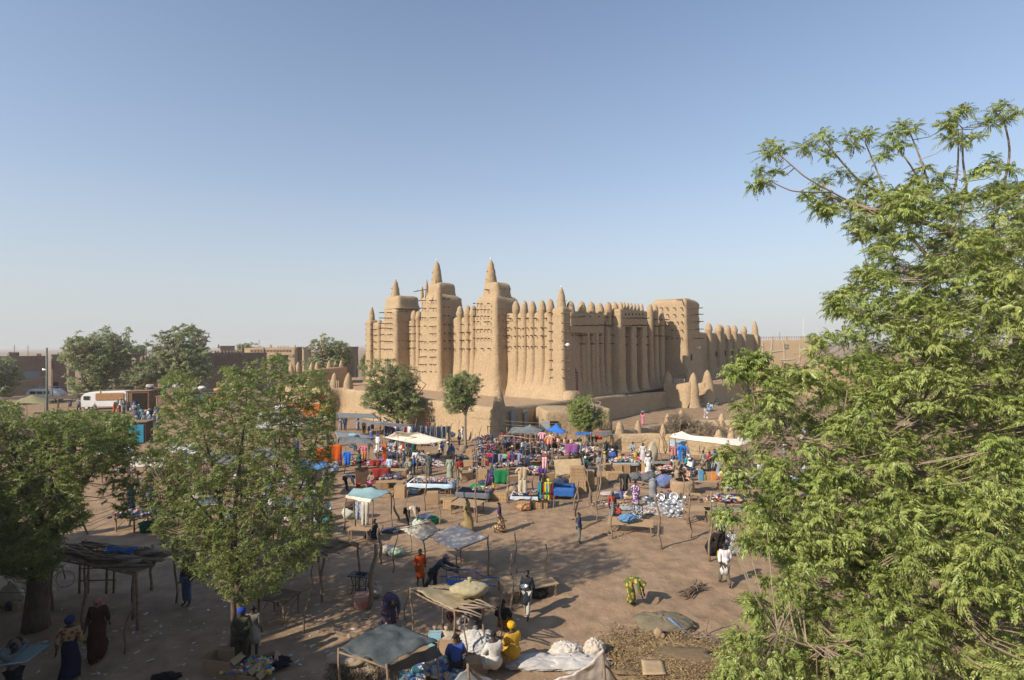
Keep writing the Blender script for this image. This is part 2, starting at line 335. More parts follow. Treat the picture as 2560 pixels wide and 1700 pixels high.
# square pillars at both ends of the facade
def pillar(o, xs_px, topy, spire_x, wr=.95, wall_par=None, rows=(), faces=()):
    pass
def tower(name, xl, xc, xj, ysh, y2, ysp, yb2, x2l, x2r, rows, cols, srows, scols, extra=None, w2=None):
    """xl, xc: front face; xj: where its side meets the wall (zoom-1 px); ysh shoulder, y2 second block top, ysp spire top"""
    sj = sol(Z1x(xj), C0, eE); q = C0 + eE * sj
    k = ray(Z1x(xc), 900); k = k.x / k.y; pr = (k * q.y - q.x) / (nE.x - k * nE.y)
    o2 = C0 + nE * pr; sl = sol(Z1x(xl), o2, eE); wdt = sl - sj
    back = 3.2; c = C0 + eE * (sj + sl) / 2 + nE * (pr - back) / 2
    ctr = Vector((c.x, c.y, 0)); zs = zat(Z1y(ysh), Z1x(xc), o2 + eE * sj)
    t = mpart('minaret', mudblock((c.x, c.y), wdt / 2 + .22, (pr + back) / 2, PZ, zs, angE, r=.7, taper=.034, flare=.9, flh=3, dz=.6, ns=5, amp=.09, top=1.0), mosque)
    z2 = zat(Z1y(y2), Z1x((x2l + x2r) / 2), ctr)
    hw = abs(sol(Z1x(x2l), ctr, eE) - sol(Z1x(x2r), ctr, eE)) / 2
    # block above the shoulder: its seen width mixes both faces, so shrink to the plan
    h2 = w2 or hw * .62
    mpart('upper_block', mudblock((c.x, c.y), h2, h2, zs - .5, z2, angE, r=.6, taper=.06, flare=.25, flh=1.2, dz=.4, amp=.07, top=.75), t)
    zt = zat(Z1y(ysp), Z1x(spx[name]), ctr); zb = z2 - .25; rb = (zt - zb) * .215
    cs = ctr.copy(); ss = sol(Z1x(spx[name]), ctr, eE); cs = ctr + eE * ss
    mpart('spire', mudcone((cs.x, cs.y), zb, zt, rb + .08, n=14, neck=.12), t)
    f = MB(); f.lathe([(.03, 0), (.035, .12), (.10, .17), (.13, .26), (.09, .36), (.02, .42)], (cs.x + MI.x, cs.y + MI.y, zt - .08 + MI.z), 8)
    f.obj('egg_finial', M_WHITE, t, True)
    for zz in (zb + (zt - zb) * .22, zb + (zt - zb) * .52):
        for dr in (eE, -eE, nE, -nE):
            rr = rb * (1 - .5 * (zz - zb) / (zt - zb)); tor(t, cs + dr * rr * .6, zz, dr, .55, .06)
    for yz in rows:
        for x in cols:
            if random.random() < .06: continue
            rowtor(t, C0, eE, nE, (x,), yz, Z1x, Z1y, out=-.05, line=pr)
    oS = C0 + eE * sj
    for yz in srows:
        for x in scols:
            kx = ray(Z1x(x), 900); kx = kx.x / kx.y; qq = (kx * oS.y - oS.x) / (nE.x - kx * nE.y)
            pp = oS + nE * qq; tor(t, pp + eE * .25, zat(Z1y(yz), Z1x(x), pp), -eE, .65, .075)
    return t, ctr, zs, z2, sj, sl, pr
spx = {'B': 1290, 'C': 757, 'D': 352}
tB = tower('B', 1100, 1325, 1440, 452, 340, 105, 0, 1180, 1412, (545, 603, 667, 722, 800, 885, 982), (1128, 1165, 1200, 1236, 1268), (590, 650, 712, 785, 855, 950), (1365, 1412))
tor(tB[0], tB[1] + nE * 1.6, zat(Z1y(420), Z1x(1215), tB[1]), nE, .8, .09)
for x in (1320, 1355, 1392): tor(tB[0], tB[1] - eE * 1.25 + nE * ((1355 - x) / 36), tB[3] - 1.0, -eE, .6, .07)
tC = tower('C', 562, 785, 895, 445, 345, 120, 0, 650, 858, (515, 590, 683, 768, 840, 918, 996, 1068, 1140, 1212), (590, 617, 645, 698, 725, 755), (498, 580, 665, 750, 835, 910, 985), (828, 872))
tD = tower('D', 202, 340, 480, 560, 475, 300, 0, 252, 470, (632, 687, 740, 787, 850, 915, 993), (205, 231, 257, 283, 308), (622, 720, 835, 905, 978), (375, 420, 460))
tor(tD[0], tD[1] + nE * 1.4, zat(Z1y(550), Z1x(262), tD[1]), nE, .8, .09)
for x, yt, w_ in ((612, 375, .33), (662, 307, .33), (748, 290, .36)):
    s = sol(Z1x(x), tC[1] + nE * 1.2, eE); p = tC[1] + nE * 1.2 + eE * s
    mpart('pinnacle', mudcone((p.x, p.y), tC[2] - .6, zat(Z1y(yt), Z1x(x), p), w_, n=10, neck=.4), tC[0])
p = C0 + eE * (tC[4] + .15) + nE * (tC[6] + .05)
pil(tC[0], p, eE, nE, 0, zat(Z1y(340), Z1x(790), p), r=.5, out=-.15)
# leaning ladder pole on the middle minaret
b = MB(); a0 = P('1', 640, 495, tC[1].y - 2.5); a1 = P('1', 650, 405, tC[1].y - 2.5); a2 = P('1', 525, 430, tC[1].y - 3.4)
b.tube([a0 + MI, a1 + MI], .06, 5); b.tube([a1 + MI, a2 + MI], .06, 5); b.tube([a2 + MI + Vector((.5, 0, .05)), a2 + MI + Vector((.6, .1, .3))], .05, 5)
b.obj('scaffold_pole', M_TORON, tC[0])
# corner pillars
def corner_pillar(cpos, half, ztop_px, xs_px, coneh, rowsL, colL, rowsR, colsR, Zx, Zy, e, n, zf):
    t = mpart('corner_pillar', mudblock((cpos.x, cpos.y), half, half, PZ, zf, angE, r=.4, taper=.012, flare=.7, flh=2.5, dz=.6, amp=.05, top=.5), mosque)
    zt = zat(Zy(ztop_px), Zx(xs_px), cpos)
    mpart('spire', mudcone((cpos.x, cpos.y), zf - .5, zt, (zt - zf) * .2 + .12, n=12, neck=.2), t)
    f = MB(); f.lathe([(.03, 0), (.09, .06), (.11, .14), (.07, .22), (.02, .26)], (cpos.x + MI.x, cpos.y + MI.y, zt - .05 + MI.z), 8); f.obj('egg_finial', M_WHITE, t, True)
    for dr in (e, -e): tor(t, cpos + dr * .25, zf + (zt - zf) * .3, dr, .6, .055)
    return t
cpA = C0 + eE * .75 - nE * .55
cA = corner_pillar(cpA, 1.12, 385, 1950, 0, (), 0, (), (), Z1x, Z1y, eE, nE, zat(Z1y(575), Z1x(1960), C0))
rowsA = (640, 735, 820, 910, 995, 1105, 1190, 1270)
for yz in rowsA: rowtor(cA, C0, eE, nE, (1893, 1912), yz, Z1x, Z1y, out=.4)
for yz in rowsA + (1355,):
    for x in ((1985, 2026) if yz != 1355 else (2012,)):
        k = ray(Z1x(x), 900); k = k.x / k.y; o = C0 - eE * .35 + nE * .5; qq = (k * o.y - o.x) / (nE.x - k * nE.y); pp = o + nE * qq
        tor(cA, pp, zat(Z1y(yz), Z1x(x), pp), -eE, .6, .085)
cpL = C0 + eE * (SL - .4) - nE * .3
cL = corner_pillar(cpL, 1.05, 575, 125, 0, (), 0, (), (), Z1x, Z1y, eE, nE, zat(Z1y(705), Z1x(128), cpL))
for yz in (745, 795, 848, 898, 952, 1012, 1072, 1130): rowtor(cL, C0, eE, nE, (90, 138), yz, Z1x, Z1y, out=.4)
# mound of mud at the foot of the corner
mpart('mud_buttress', mudblock((C0.x + .9, C0.y - .2), 1.5, 1.1, PZ - .2, PZ + 1.35, angN, r=.9, taper=.1, flare=.3, flh=1, top=.8, dz=.3, amp=.08), mosque)
# ---- north side
TT = sol(Z2x(1225), C0, eN); TE2 = sol(Z2x(1600), C0 + nN * .3, eN)
wallN = mpart('wall', strip(C0, eN, .3, TT + 9, PZ, 14.35, taper=0, flare=1.0, flh=2.6, dz=.45, amp=.08, sag=.14), mosque)
for x, yt in ((295, 280), (405, 283), (498, 288), (585, 297), (665, 288), (728, 290), (790, 295)):
    s = sol(Z2x(x), C0, eN); pil(wallN, C0, eN, nN, s + .3, zat(Z2y(yt), Z2x(x), C0 + eN * s), r=.5, out=-.05, cone_r=.62)
for x in (440, 530, 640): s = sol(Z2x(x), C0, eN); pil(wallN, C0, eN, nN, s, 13.2, r=.5, out=.25, cone_r=.4)
for x, yt in ((1062, 314), (1112, 318), (1170, 380)):
    s = sol(Z2x(x), C0, eN); pil(wallN, C0, eN, nN, s, zat(Z2y(yt), Z2x(x), C0 + eN * s), r=.55, out=.35)
# overhanging band under the crest
c = C0 + eN * 5.2 + nN * .25
mpart('cornice_band', mudblock((c.x, c.y), 4.4, .35, 11.4, 14.1, angN, r=.3, taper=0, flare=0, top=.3, ns=10, amp=.06), wallN)
# portal
t0, t1 = sol(Z2x(785), C0 + nN * 1.6, eN), sol(Z2x(1052), C0 + nN * 1.6, eN)
portal = link(bpy.data.objects.new('portal', None), mosque)
def pb(name, s0, s1, q0, q1, z0, z1, m=M_ADOBE, **k):
    c = C0 + eN * (s0 + s1) / 2 + nN * (q0 + q1) / 2
    return mpart(name, mudblock((c.x, c.y), abs(s1 - s0) / 2, abs(q1 - q0) / 2, z0, z1, angN, **{**dict(r=.15, taper=0, flare=.0, top=.1, dz=.6, amp=.03), **k}), portal, m)
W = t1 - t0; zl = zat(Z2y(540), Z2x(900), C0 + nN * 1.6 + eN * (t0 + t1) / 2); zpt = zat(Z2y(372), Z2x(900), C0 + nN * 1.6 + eN * (t0 + t1) / 2)
pb('lintel', t0 + .1, t1 + .1, .2, 1.7, zl, zpt, top=.3, ns=10, r=.25)
def tz(x): return sol(Z2x(x), C0 + nN * 1.6, eN)
for a, b_ in ((778, 838), (898, 948), (1003, 1052)): pb('pier', tz(a), tz(b_), .1, 1.75, PZ, zl + .15, flare=.45, flh=1.3, r=.3, amp=.04)
pb('recess', t0, t1, -.1, .35, PZ, zl, m=M_ADOBE2)
for x, yt in ((812, 294), (845, 292), (876, 293), (910, 301), (944, 304), (978, 305), (1018, 307)):
    s = tz(x) + .15; p = C0 + nN * 1.3 + eN * s; z_ = zat(Z2y(yt), Z2x(x), p); mpart('pinnacle', mudcone((p.x, p.y), zpt - 1.0, z_, .36, n=10, neck=.4), portal)
for x in (835, 870, 905, 940, 973, 1005):
    p = C0 + nN * 1.72 + eN * tz(x); z_ = zat(Z2y(415), Z2x(x), p); d = MB()
    d.tube([p + Vector((MI.x, MI.y, z_ + MI.z)), p + nN * .03 + Vector((MI.x, MI.y, z_ + MI.z))], .17, 8); d.obj('vent_shade_disc', M_DARK, portal)  # flat dark disc on the lintel, painted as the shade in a vent
for yz in (452, 523):
    for x in range(822, 1050, 22): rowtor(portal, C0, eN, nN, (x,), yz, Z2x, Z2y, out=-.1, line=1.7, L=.6)
for yz in (632, 712):
    for x in (840, 945, 1045): rowtor(portal, C0, eN, nN, (x,), yz, Z2x, Z2y, out=-.1, line=1.75, L=.5)
for yz, xs_ in ((440, (275, 300, 330, 350, 375, 398, 450, 540, 630, 690, 745)), (524, range(280, 720, 22)), (620, (290, 310, 335, 360, 385, 410, 470, 555, 650, 680, 735)), (703, (380, 480, 560, 650, 680, 740))):
    for x in xs_: rowtor(wallN, C0, eN, nN, (x,), yz, Z2x, Z2y, out=.3, L=.6)
for yz in (467, 530, 628):
    for x in (1098, 1150, 1180, 1215, 1235): rowtor(wallN, C0, eN, nN, (x,), yz, Z2x, Z2y, out=.6, L=.6)
for yz, x0 in ((510, 480), (540, 520), (515, 600)):   # loose longer poles laid across the beams
    p0 = P('2', x0, yz, C0.y + 6); d = MB(); d.tube([p0 + MI, p0 + MI + Vector((1.6, .9, -.35))], .06, 5); d.obj('loose_beam', M_TORON, wallN)
def opening(par, o, e, n, x, y, wpx, hpx, Zx, Zy, line=.05, m=M_DARK, name='window', z0f=False, frame=True):
    s = sol(Zx(x), o + n * line, e); p = o + e * s + n * line; zc = zat(Zy(y), Zx(x), p)
    s2 = sol(Zx(x + wpx / 2), o + n * line, e); hw = abs(s2 - s); hh = abs(zat(Zy(y - hpx / 2), Zx(x), p) - zc); an = math.atan2(e.y, e.x)
    b = MB(); L = p + MI; L.z = zc + MI.z; t = .09
    if frame:
        b.box((L.x, L.y, L.z + hh), (hw, .10, t), an); b.box((L.x, L.y, L.z - hh), (hw, .10, t), an)
        for sg in (-1, 1): q = L + e * hw * sg; b.box((q.x, q.y, L.z), (t, .098, hh + t - .004), an)
        w_ = b.obj(name, M_ADOBE2 if m is M_DARK else M_REDDOOR, par)
    else: w_ = par
    q = L + n * .01
    MB().box((q.x, q.y, L.z), (hw - .02, .05, hh - .02), an).obj('dark_panel' if m is M_DARK else 'door_leaf', m, w_ if frame else par)
    return w_, q, hw, hh, an
for x, y in ((312, 725), (476, 722)): opening(wallN, C0, eN, nN, x, y, 26, 88, Z2x, Z2y, line=.12)
for x, y, hh in ((478, 975, 80), (566, 965, 75), (658, 930, 80)): opening(wallN, C0, eN, nN, x, y, 13, hh, Z2x, Z2y, line=.12)
dr, q, hw, hh, an = opening(wallN, C0, eN, nN, 330, 1090, 62, 205, Z2x, Z2y, line=.35, m=M_REDDOOR, name='door')
b = MB()
for i in range(5):
    for j in range(9):
        c = q + nN * .06 + eN * (hw * 1.6 * (i / 4 - .5)); b.box((c.x, c.y, q.z + hh * 1.7 * (j / 8 - .5)), (.07, .02, .07), an)
b.obj('metal_stud', mat('stud', (.5, .33, .33), rough=.5), dr, kind='stuff')
c = q + Vector((0, 0, hh + .3)); MB().box((c.x, c.y, c.z), (hw * .8, .1, .3), an, taper=.6).obj('door_hood', M_REDDOOR, dr)
# north tower
kk = ray(Z2x(1450), 900); kk = kk.x / kk.y; oT = C0 + eN * TT; qT = (kk * oT.y - oT.x) / (nN.x - kk * nN.y)
t2 = sol(Z2x(1590), C0 + nN * qT, eN); cT = C0 + eN * (TT + t2) / 2 + nN * (qT - 3.0) / 2
zT = zat(Z2y(250), Z2x(1450), C0 + eN * TT + nN * qT)
tN = mpart('roof_tower', mudblock((cT.x, cT.y), (t2 - TT) / 2, (qT + 3.0) / 2, PZ, zT, angN, r=.6, taper=.02, flare=.9, flh=4, dz=.6, ns=7, amp=.09, top=.9), mosque)
for yz, xs_ in ((352, (1195, 1250, 1322, 1392)), (418, (1255, 1325, 1402)), (490, (1250, 1303, 1352, 1395)), (570, (1303, 1350, 1395)), (648, (1250, 1300, 1350, 1392))):
    for x in xs_:
        k = ray(Z2x(x), 900); k = k.x / k.y; qq = (k * oT.y - oT.x) / (nN.x - k * nN.y); pp = oT + nN * qq - eN * .05
        tor(tN, pp + eN * .3, zat(Z2y(yz), Z2x(x), pp), -eN, .75, .10)
for yz in (352, 415, 487, 560, 650):
    for x in (1462, 1485, 1508, 1530, 1552, 1578): rowtor(tN, C0, eN, nN, (x,), yz, Z2x, Z2y, out=-.2, line=qT, L=.75, r=.08)
opening(tN, C0, eN, nN, 1482, 835, 16, 65, Z2x, Z2y, line=qT - .05)
b = MB(); a1 = P('2', 1335, 272, cT.y - 3.5); a2 = P('2', 1392, 267, cT.y - 4); a3 = P('2', 1408, 325, cT.y - 4.4); b.tube([a1 + MI, a2 + MI], .07, 5); b.tube([a2 + MI, a3 + MI], .07, 5); b.obj('wall_pole', M_TORON, tN)
def horn(par, p, z, d):
    """loudspeaker horn"""
    b = MB(); n_ = 12; d = d.normalized(); pts = []; rs = []
    for t, r_ in ((0, .10), (.12, .11), (.16, .05), (.3, .07), (.42, .14), (.5, .27), (.53, .34), (.5, .3)): pts.append(p + MI + d * t + Vector((0, 0, z))); rs.append(r_)
    b.tube(pts, rs, n_); return b.obj('loudspeaker', M_WHITE, par, True)
pp = C0 - eE * .4 + nE * .1; zz = zat(Z1y(948), Z1x(2025), pp); horn(cA, pp, zz, Vector((.5, -.85, 0)))
pp = C0 + nN * qT + eN * sol(Z2x(1530), C0 + nN * qT, eN); zz = zat(Z2y(740), Z2x(1530), pp); horn(tN, pp, zz, Vector((.9, -.3, 0)))
# courtyard wall beyond the tower
CW0 = C0 + eN * (t2 + 1.0) + nN * 1.5
se = sol(Z2x(2118), CW0, eN); zc0 = zat(Z2y(580), Z2x(1610), CW0 + eN * sol(Z2x(1610), CW0, eN)); zc1 = zat(Z2y(612), Z2x(2060), CW0 + eN * (se - 2))
c = CW0 + eN * (se / 2 - 1.5) - nN * .8
wv = mudblock((c.x, c.y), se / 2 + 1, .8, PZ, (zc0 + zc1) / 2, angN, r=.3, taper=0, flare=1.2, flh=2.5, ns=30, dz=.7, amp=.06, sag=.1)
wallC = mpart('wall', wv, mosque)
for x, yt in ((1650, 498), (1745, 513), (1765, 514), (1835, 518), (1900, 521), (1993, 526)):
    s = sol(Z2x(x), CW0, eN); pil(wallC, CW0, eN, nN, s, zat(Z2y(yt), Z2x(x), CW0 + eN * s), r=.62, out=.15, cone_r=.72)
cpR = CW0 + eN * (se - .6)
corner_pillar(cpR, 1.1, 475, 2073, 0, (), 0, (), (), Z2x, Z2y, eN, nN, zat(Z2y(620), Z2x(2085), cpR))
for x, y in ((1728, 805), (1813, 795), (1880, 790), (1943, 785)): opening(wallC, CW0, eN, nN, x, y, 18, 56, Z2x, Z2y, line=.06)
rowtor(wallC, CW0, eN, nN, (1815, 1840, 1860), 665, Z2x, Z2y, out=.3, L=1.0)
# roof of the hall
c = C0 + eE * SL / 2 + eN * 11.5
mpart('roof', mudblock((c.x, c.y), SL / 2 - .8, 10.8, 12.2, 13.4, angE, r=1, taper=0, flare=0, top=.3, dz=.5, amp=.05), mosque, M_ADOBE2)
# torons: the 300 nearest one by one, the rest joined per parent
TOR.sort(key=lambda t: t[1].y)
tb = MB(); tb.tube([(0, 0, -.15), (0, 0, .5), (0, 0, 1)], [1, .95, .8], 6); TORME = tb.mesh('toron', M_TORON)
rest = {}
for i, (par, p, d, L, r_) in enumerate(TOR):
    if i < 300:
        o = mo('toron', TORME, par); q_ = d.to_track_quat('Z', 'Y')
        o.matrix_local = Matrix.Translation(p + MI) @ q_.to_matrix().to_4x4() @ Matrix.Diagonal((r_, r_, L, 1))
    else: rest.setdefault(par.name, (par, MB()))[1].tube([p + MI - d * .15, p + MI + d * L], [r_, r_ * .8], 6)
for par, b in rest.values(): b.obj('toron', M_TORON, par, kind='stuff')
# ------------------------------------------------------------ mud terrace, its walls and horns
def sweep(path, th=.5, z0=0.0, inner=1.0, flare=.35, seed=0, step=.8, side=1):
    """mud wall along path [(x,y,ztop)]: outer face to the right of travel * side; returns V,F"""
    pts = []
    for a, b in zip(path[:-1], path[1:]):
        L = math.dist(a[:2], b[:2]); k = max(1, int(L / step))
        for j in range(k): t = j / k; pts.append([a[i] + (b[i] - a[i]) * t for i in range(3)])
    pts.append(list(path[-1])); pts = np.array(pts)
    for _ in range(3): pts[1:-1] = (pts[:-2] + 2 * pts[1:-1] + pts[2:]) / 4
    d = np.gradient(pts[:, :2], axis=0); d /= np.linalg.norm(d, axis=1, keepdims=True)
    n = np.stack([d[:, 1], -d[:, 0]], 1) * side
    V = []; m = 12
    for i in range(len(pts)):
        zt = pts[i, 2]; H = zt - z0
        prof = [(th + flare, z0), (th + flare * .5, z0 + H * .15), (th + flare * .15, z0 + H * .4), (th + .05, z0 + H * .7), (th, zt - .35), (th * .85, zt - .15), (th * .5, zt - .02), (0, zt), (-th * .6, zt - .05), (-th * .95, zt - .25), (-th, zt - .5), (-th - .15, zt - min(inner, H))]
        for o, z in prof: V.append((pts[i, 0] + n[i, 0] * o, pts[i, 1] + n[i, 1] * o, z))
    V = np.array(V); nz = sn(V, 1.0, seed) * .08 + sn(V, 2.7, seed + 2) * .04
    V[:, :2] += np.repeat(n, m, 0) * nz[:, None]; V[:, 2] += sn(V, .7, seed + 4) * .07 * (V[:, 2] > z0 + .2)
    Fc = [(i * m + j, i * m + j + 1, (i + 1) * m + j + 1, (i + 1) * m + j) for i in range(len(pts) - 1) for j in range(m - 1)]
    k = (len(pts) - 1) * m; Fc += [tuple(range(m)), tuple(k + j for j in range(m))]
    return V, Fc
def wthing(name, loc, label, cat='wall'):
    t = thing(name, loc, label, cat); return t, -Vector(loc)
def wp(name, VF, par, off, m=M_ADOBE):
    V = np.asarray(VF[0], dtype=float) + np.array(off); return mo(name, npmesh(name, V, VF[1], m), par)
H0 = Vector((-1.35, 54.2, 0))
def lineL(xp, yp, o=H0, d=None):
    d = d or Vector((-.677, .736, 0)); s = sol(xp, o, d); p = o + d * s; return (p.x, p.y, zat(yp, xp, p))
tw, of = wthing('terrace_wall', H0, 'long tan mud retaining wall under the mosque with tall horns')
A_ = lineL(861, 970)
B0 = Vector((A_[0], A_[1], 0)) + nE * 3.2; kB = (B0.x, B0.y, zat(969, 809, B0))
C_ = B0 + eE * 13; 
pathL = [(-1.35, 54.2, zat(1018, 1247, H0)), lineL(1200, 1014), lineL(1100, 1000), lineL(1000, 988), lineL(905, 975), lineL(872, 972), A_, kB]
wp('wall', sweep(pathL, seed=3, side=-1), tw, of)
wp('wall', sweep([(kB[0] + .1, kB[1] - .1, kB[2]), (C_.x, C_.y, kB[2] - .1)], seed=5, side=-1), tw, of)
dR = Vector((.63, .776, 0)).normalized()
def lineR(xp, yp): return lineL(xp, yp, H0, dR)
g0 = lineR(1668, 977)
wp('wall', sweep([(-1.35, 54.2, zat(1018, 1247, H0)), lineR(1330, 1010), lineR(1425, 999), lineR(1516, 990), lineR(1600, 983), g0], seed=8), tw, of)
gA = Vector((g0[0], g0[1], 0)); gB = gA - eE * 4.3
wp('wall', sweep([(gA.x, gA.y, 3.6), (gA.x * .5 + gB.x * .5, gA.y * .5 + gB.y * .5, 3.3), (gB.x, gB.y, 4.0)], th=1.1, seed=9, flare=.8), tw, of)
gC = gB + eN * 5.0 - eE * .6; gD = gC + eE * 3.5
wp('wall', sweep([(gC.x, gC.y, 3.8), (gD.x, gD.y, 2.8)], th=1.0, seed=11, flare=.6, side=-1), tw, of)
gE = gC + eN * 30
wp('wall', sweep([(gC.x, gC.y, 3.1), ((gC.x + gE.x) / 2, (gC.y + gE.y) / 2, 3.2), (gE.x, gE.y, 3.4)], seed=12, flare=.7), tw, of)
def horn_c(par, of, p, xp, ytop, r, z0=0, neck=.5, flare=.0, name='horn', n=12):
    zt = zat(ytop, xp, p); wp(name, mudcone((p.x, p.y), z0, zt, r, n=n, neck=neck, flare=flare), par, of)
horn_c(tw, of, H0 + Vector((0, -.3, 0)), 1247, 968, .8, 0, neck=.45, flare=.6)
horn_c(tw, of, Vector(lineL(869, 0)[:2] + (0,)), 869, 931, .85, 1, neck=.5)
for xp, yt, q in ((836, 931, 3.5), (773, 939, 0), (700, 955, 0)):
    o = B0 + eN * q * .9; s = sol(xp, o, eE); p = o + eE * s; horn_c(tw, of, p, xp, yt, .8, 1, neck=.5)
horn_c(tw, of, gA, 1670, 927, .98, 1, neck=.45); horn_c(tw, of, gB + Vector((0, 0, 0)), 1733, 931, .95, 0, neck=.45, flare=.4)
pB = gA + eN * 3.8; pB = gA + eN * sol(1720, gA - eE * 1.5, eN) - eE * 1.5; horn_c(tw, of, pB, 1720, 920, .85, 1, neck=.5)
horn_c(tw, of, gC, 1784, 924, 1.1, 0, neck=.4, flare=.8)
for k in range(5):
    p = gB + eN * 2.6 + eE * (k * .7 - .3); b = MB(); b.box((p.x + of.x, p.y + of.y, .25 + .5 * k), (.45, 2.0, .25 + .0 * k), angE); b.obj('step', M_ADOBE2, tw)
# small far-left wall with pinnacles, and slatted gates
def gate(xl, xr, yt, yb, base, e, label, col, n=7):
    s0, s1 = sol(xl, base, e), sol(xr, base, e); p0, p1 = base + e * s0, base + e * s1; zt = zat(yt, xl, p0); zb = zat(yb, xl, p0)
    t = thing('slatted_gate', (p0.x, p0.y, zb), label, 'gate', math.atan2((p1 - p0).y, (p1 - p0).x)); L = (p1 - p0).length; H = zt - zb
    for i in range(n): MB().box((L * (i + .5) / n, 0, H / 2), (L / n * .30, .03, H / 2)).obj('slat', col, t)
    for z in (.18, .82): MB().box((L / 2, .05, H * z), (L / 2, .03, .05)).obj('crossbar', M_WOOD, t)
gate(819, 848, 949, 972, B0 + eN * 3, eE, 'slatted wooden gate between mud horns at the far side stair', M_WOOD)
gate(1684, 1712, 946, 966, gA + eN * 1.0, -eE + eN * .2, 'pale slatted gate between horns above the main mosque stair', mat('pale_boards', (.6, .5, .38), rough=.8))
W7 = P('S', 790, 930, 93); t7, o7 = wthing('pinnacle_wall', (W7.x, W7.y, 3), 'low mud wall with a row of pointed pinnacles beside the bushy tree')
def dP(x, y, d): p = P('S', x, y, d); return (p.x, p.y, p.z)
wp('wall', sweep([dP(700, 934, 86), dP(752, 930, 88), dP(800, 921, 92), dP(863, 915, 96)], z0=1.5, seed=20), t7, o7)
for xp, yt, d, r in ((729, 909, 87, .6), (745, 904, 87.6, .65), (779, 906, 90, .65), (793, 904, 92, .6), (823, 900, 94, .65), (838, 904, 95, .55), (854, 900, 96, .6)):
    p = P('S', xp, yt, d); wp('pinnacle', mudcone((p.x, p.y), p.z - 3.2, p.z, r, neck=.25), t7, o7)
# terrace floor
def quadsheet(name, corners, zf, m, nx=40, ny=40, **pr):
    c = [np.array(q, dtype=float) for q in corners]; V = []
    for j in range(ny + 1):
        for i in range(nx + 1):
            u, v = i / nx, j / ny; V.append(c[0] * (1 - u) * (1 - v) + c[1] * u * (1 - v) + c[2] * u * v + c[3] * (1 - u) * v)
    V = np.array(V); V = np.concatenate([V, np.zeros((len(V), 1))], 1) if V.shape[1] == 2 else V
    V[:, 2] += zf(V[:, 0], V[:, 1]) + sn(V, .6, 3) * .06
    ii = (np.arange(ny)[:, None] * (nx + 1) + np.arange(nx)[None]).ravel()
    return mo(name, npmesh(name, V, np.stack([ii, ii + 1, ii + 2 + nx, ii + 1 + nx], 1), m), **pr)
far = H0 + dR * 80 + eE * 60
q1, q2, q3, q4 = H0 + dR * .6 - Vector((0, 0, 0)), H0 + dR * 78, H0 + dR * 78 + eE * 70, H0 + Vector((-.677, .736, 0)).normalized() * 70
M_TERR = mat('terrace_earth', (.44, .31, .20), (.36, .25, .155), scale=.25, rough=.97, bump=.04, contrast=1, fine=.2, spec=.05)
def tz_(x, y): d = np.sqrt((x - C0.x) ** 2 + (y - C0.y) ** 2); return 2.85 + 0 * x
quadsheet('terrace', [(q1.x + .1, q1.y + .8), (q2.x, q2.y), (q3.x, q3.y), (q4.x + 1, q4.y)], tz_, M_TERR, kind='structure')
# sloping bank of earth that joins the mosque walls to the terrace
# annex under the parapet
an = Vector((2.75, 54.6, 0)); ea = Vector((.985, .17, 0)); ta = thing('mud_storeroom', (an.x + 3.4, an.y + 2, 0), 'low rounded mud storeroom with dark doorway under the terrace wall', 'building'); oa = -ta.location
wp('wall', mudblock((an.x + 3.6, an.y + 2.4), 3.7, 2.2, 0, zat(1025, 1350, an), math.atan2(ea.y, ea.x), r=.6, taper=.01, flare=.3, flh=1, top=.4, amp=.07, dz=.5), ta, oa)
def boxat(name, k, x, y, w_, h_, dist, m, par=None, th=.06, **pr):
    p = P(k, x, y, dist); s = dist / F / ZOOM[k][2]; b = MB(); b.box((p.x + (oa.x if par is ta else 0), p.y + (oa.y if par is ta else 0), p.z + (oa.z if par is ta else 0)), (w_ * s / 2, th, h_ * s / 2)); return b.obj(name, m, par, **pr)
boxat('doorway', 'O', 1500, 555, 90, 100, 54.35, M_DARK, ta); boxat('corrugated_sheet', 'O', 1395, 560, 105, 110, 54.2, mat('zinc', (.55, .56, .56), (.38, .38, .38), scale=9, kind='stripes', metal=.4, rough=.5), ta, th=.03)
for x, y, w_ in ((995, 532, 66), (1150, 518, 50)):
    s = sol(px('O', x, y)[0], H0 + nN * .75, dR); p = H0 + nN * .75 + dR * s; z_ = zat(px('O', x, y)[1], px('O', x, y)[0], p); a_ = math.atan2(dR.y, dR.x)
    t = MB(); L = p + of; t.box((L.x, L.y, z_ + of.z), (w_ / 4.919 / F * p.y * .75, .07, 1.25), a_); t.obj('door', mat('grey_door', (.33, .32, .29), rough=.7), tw)
# low enclosure wall with blunt horns
te, oe = wthing('enclosure_wall', (14, 52, 0), 'low mud enclosure wall with blunt horns around dry bushes below the stair')
def pz(x, y, d): p = P('S', x, y, d); return (p.x, p.y, p.z)
wp('wall', sweep([pz(1530, 1086, 50.3), pz(1600, 1081, 50), pz(1660, 1082, 49.6), pz(1740, 1094, 48.2), pz(1850, 1098, 47.5)], th=.35, seed=31, flare=.2), te, oe)
wp('wall', sweep([pz(1535, 1084, 50.6), pz(1565, 1077, 53), pz(1625, 1066, 56), pz(1668, 1054, 58.5), pz(1705, 1046, 61), pz(1760, 1049, 62), pz(1850, 1051, 61)], th=.35, seed=33, flare=.2), te, oe)
for xp, yt, d, r in ((1549, 1052, 51, .6), (1594, 1050, 54.3, .5), (1669, 1034, 58.6, .5), (1702, 1024, 61, .55), (1804, 1033, 61.5, .5), (1657, 1059, 49.4, .42), (1796, 1073, 47.8, .52), (1827, 1067, 47.9, .45)):
    p = P('S', xp, yt, d); wp('horn', mudcone((p.x, p.y), 0, p.z, r, neck=.45 if r > .5 else .3), te, oe)
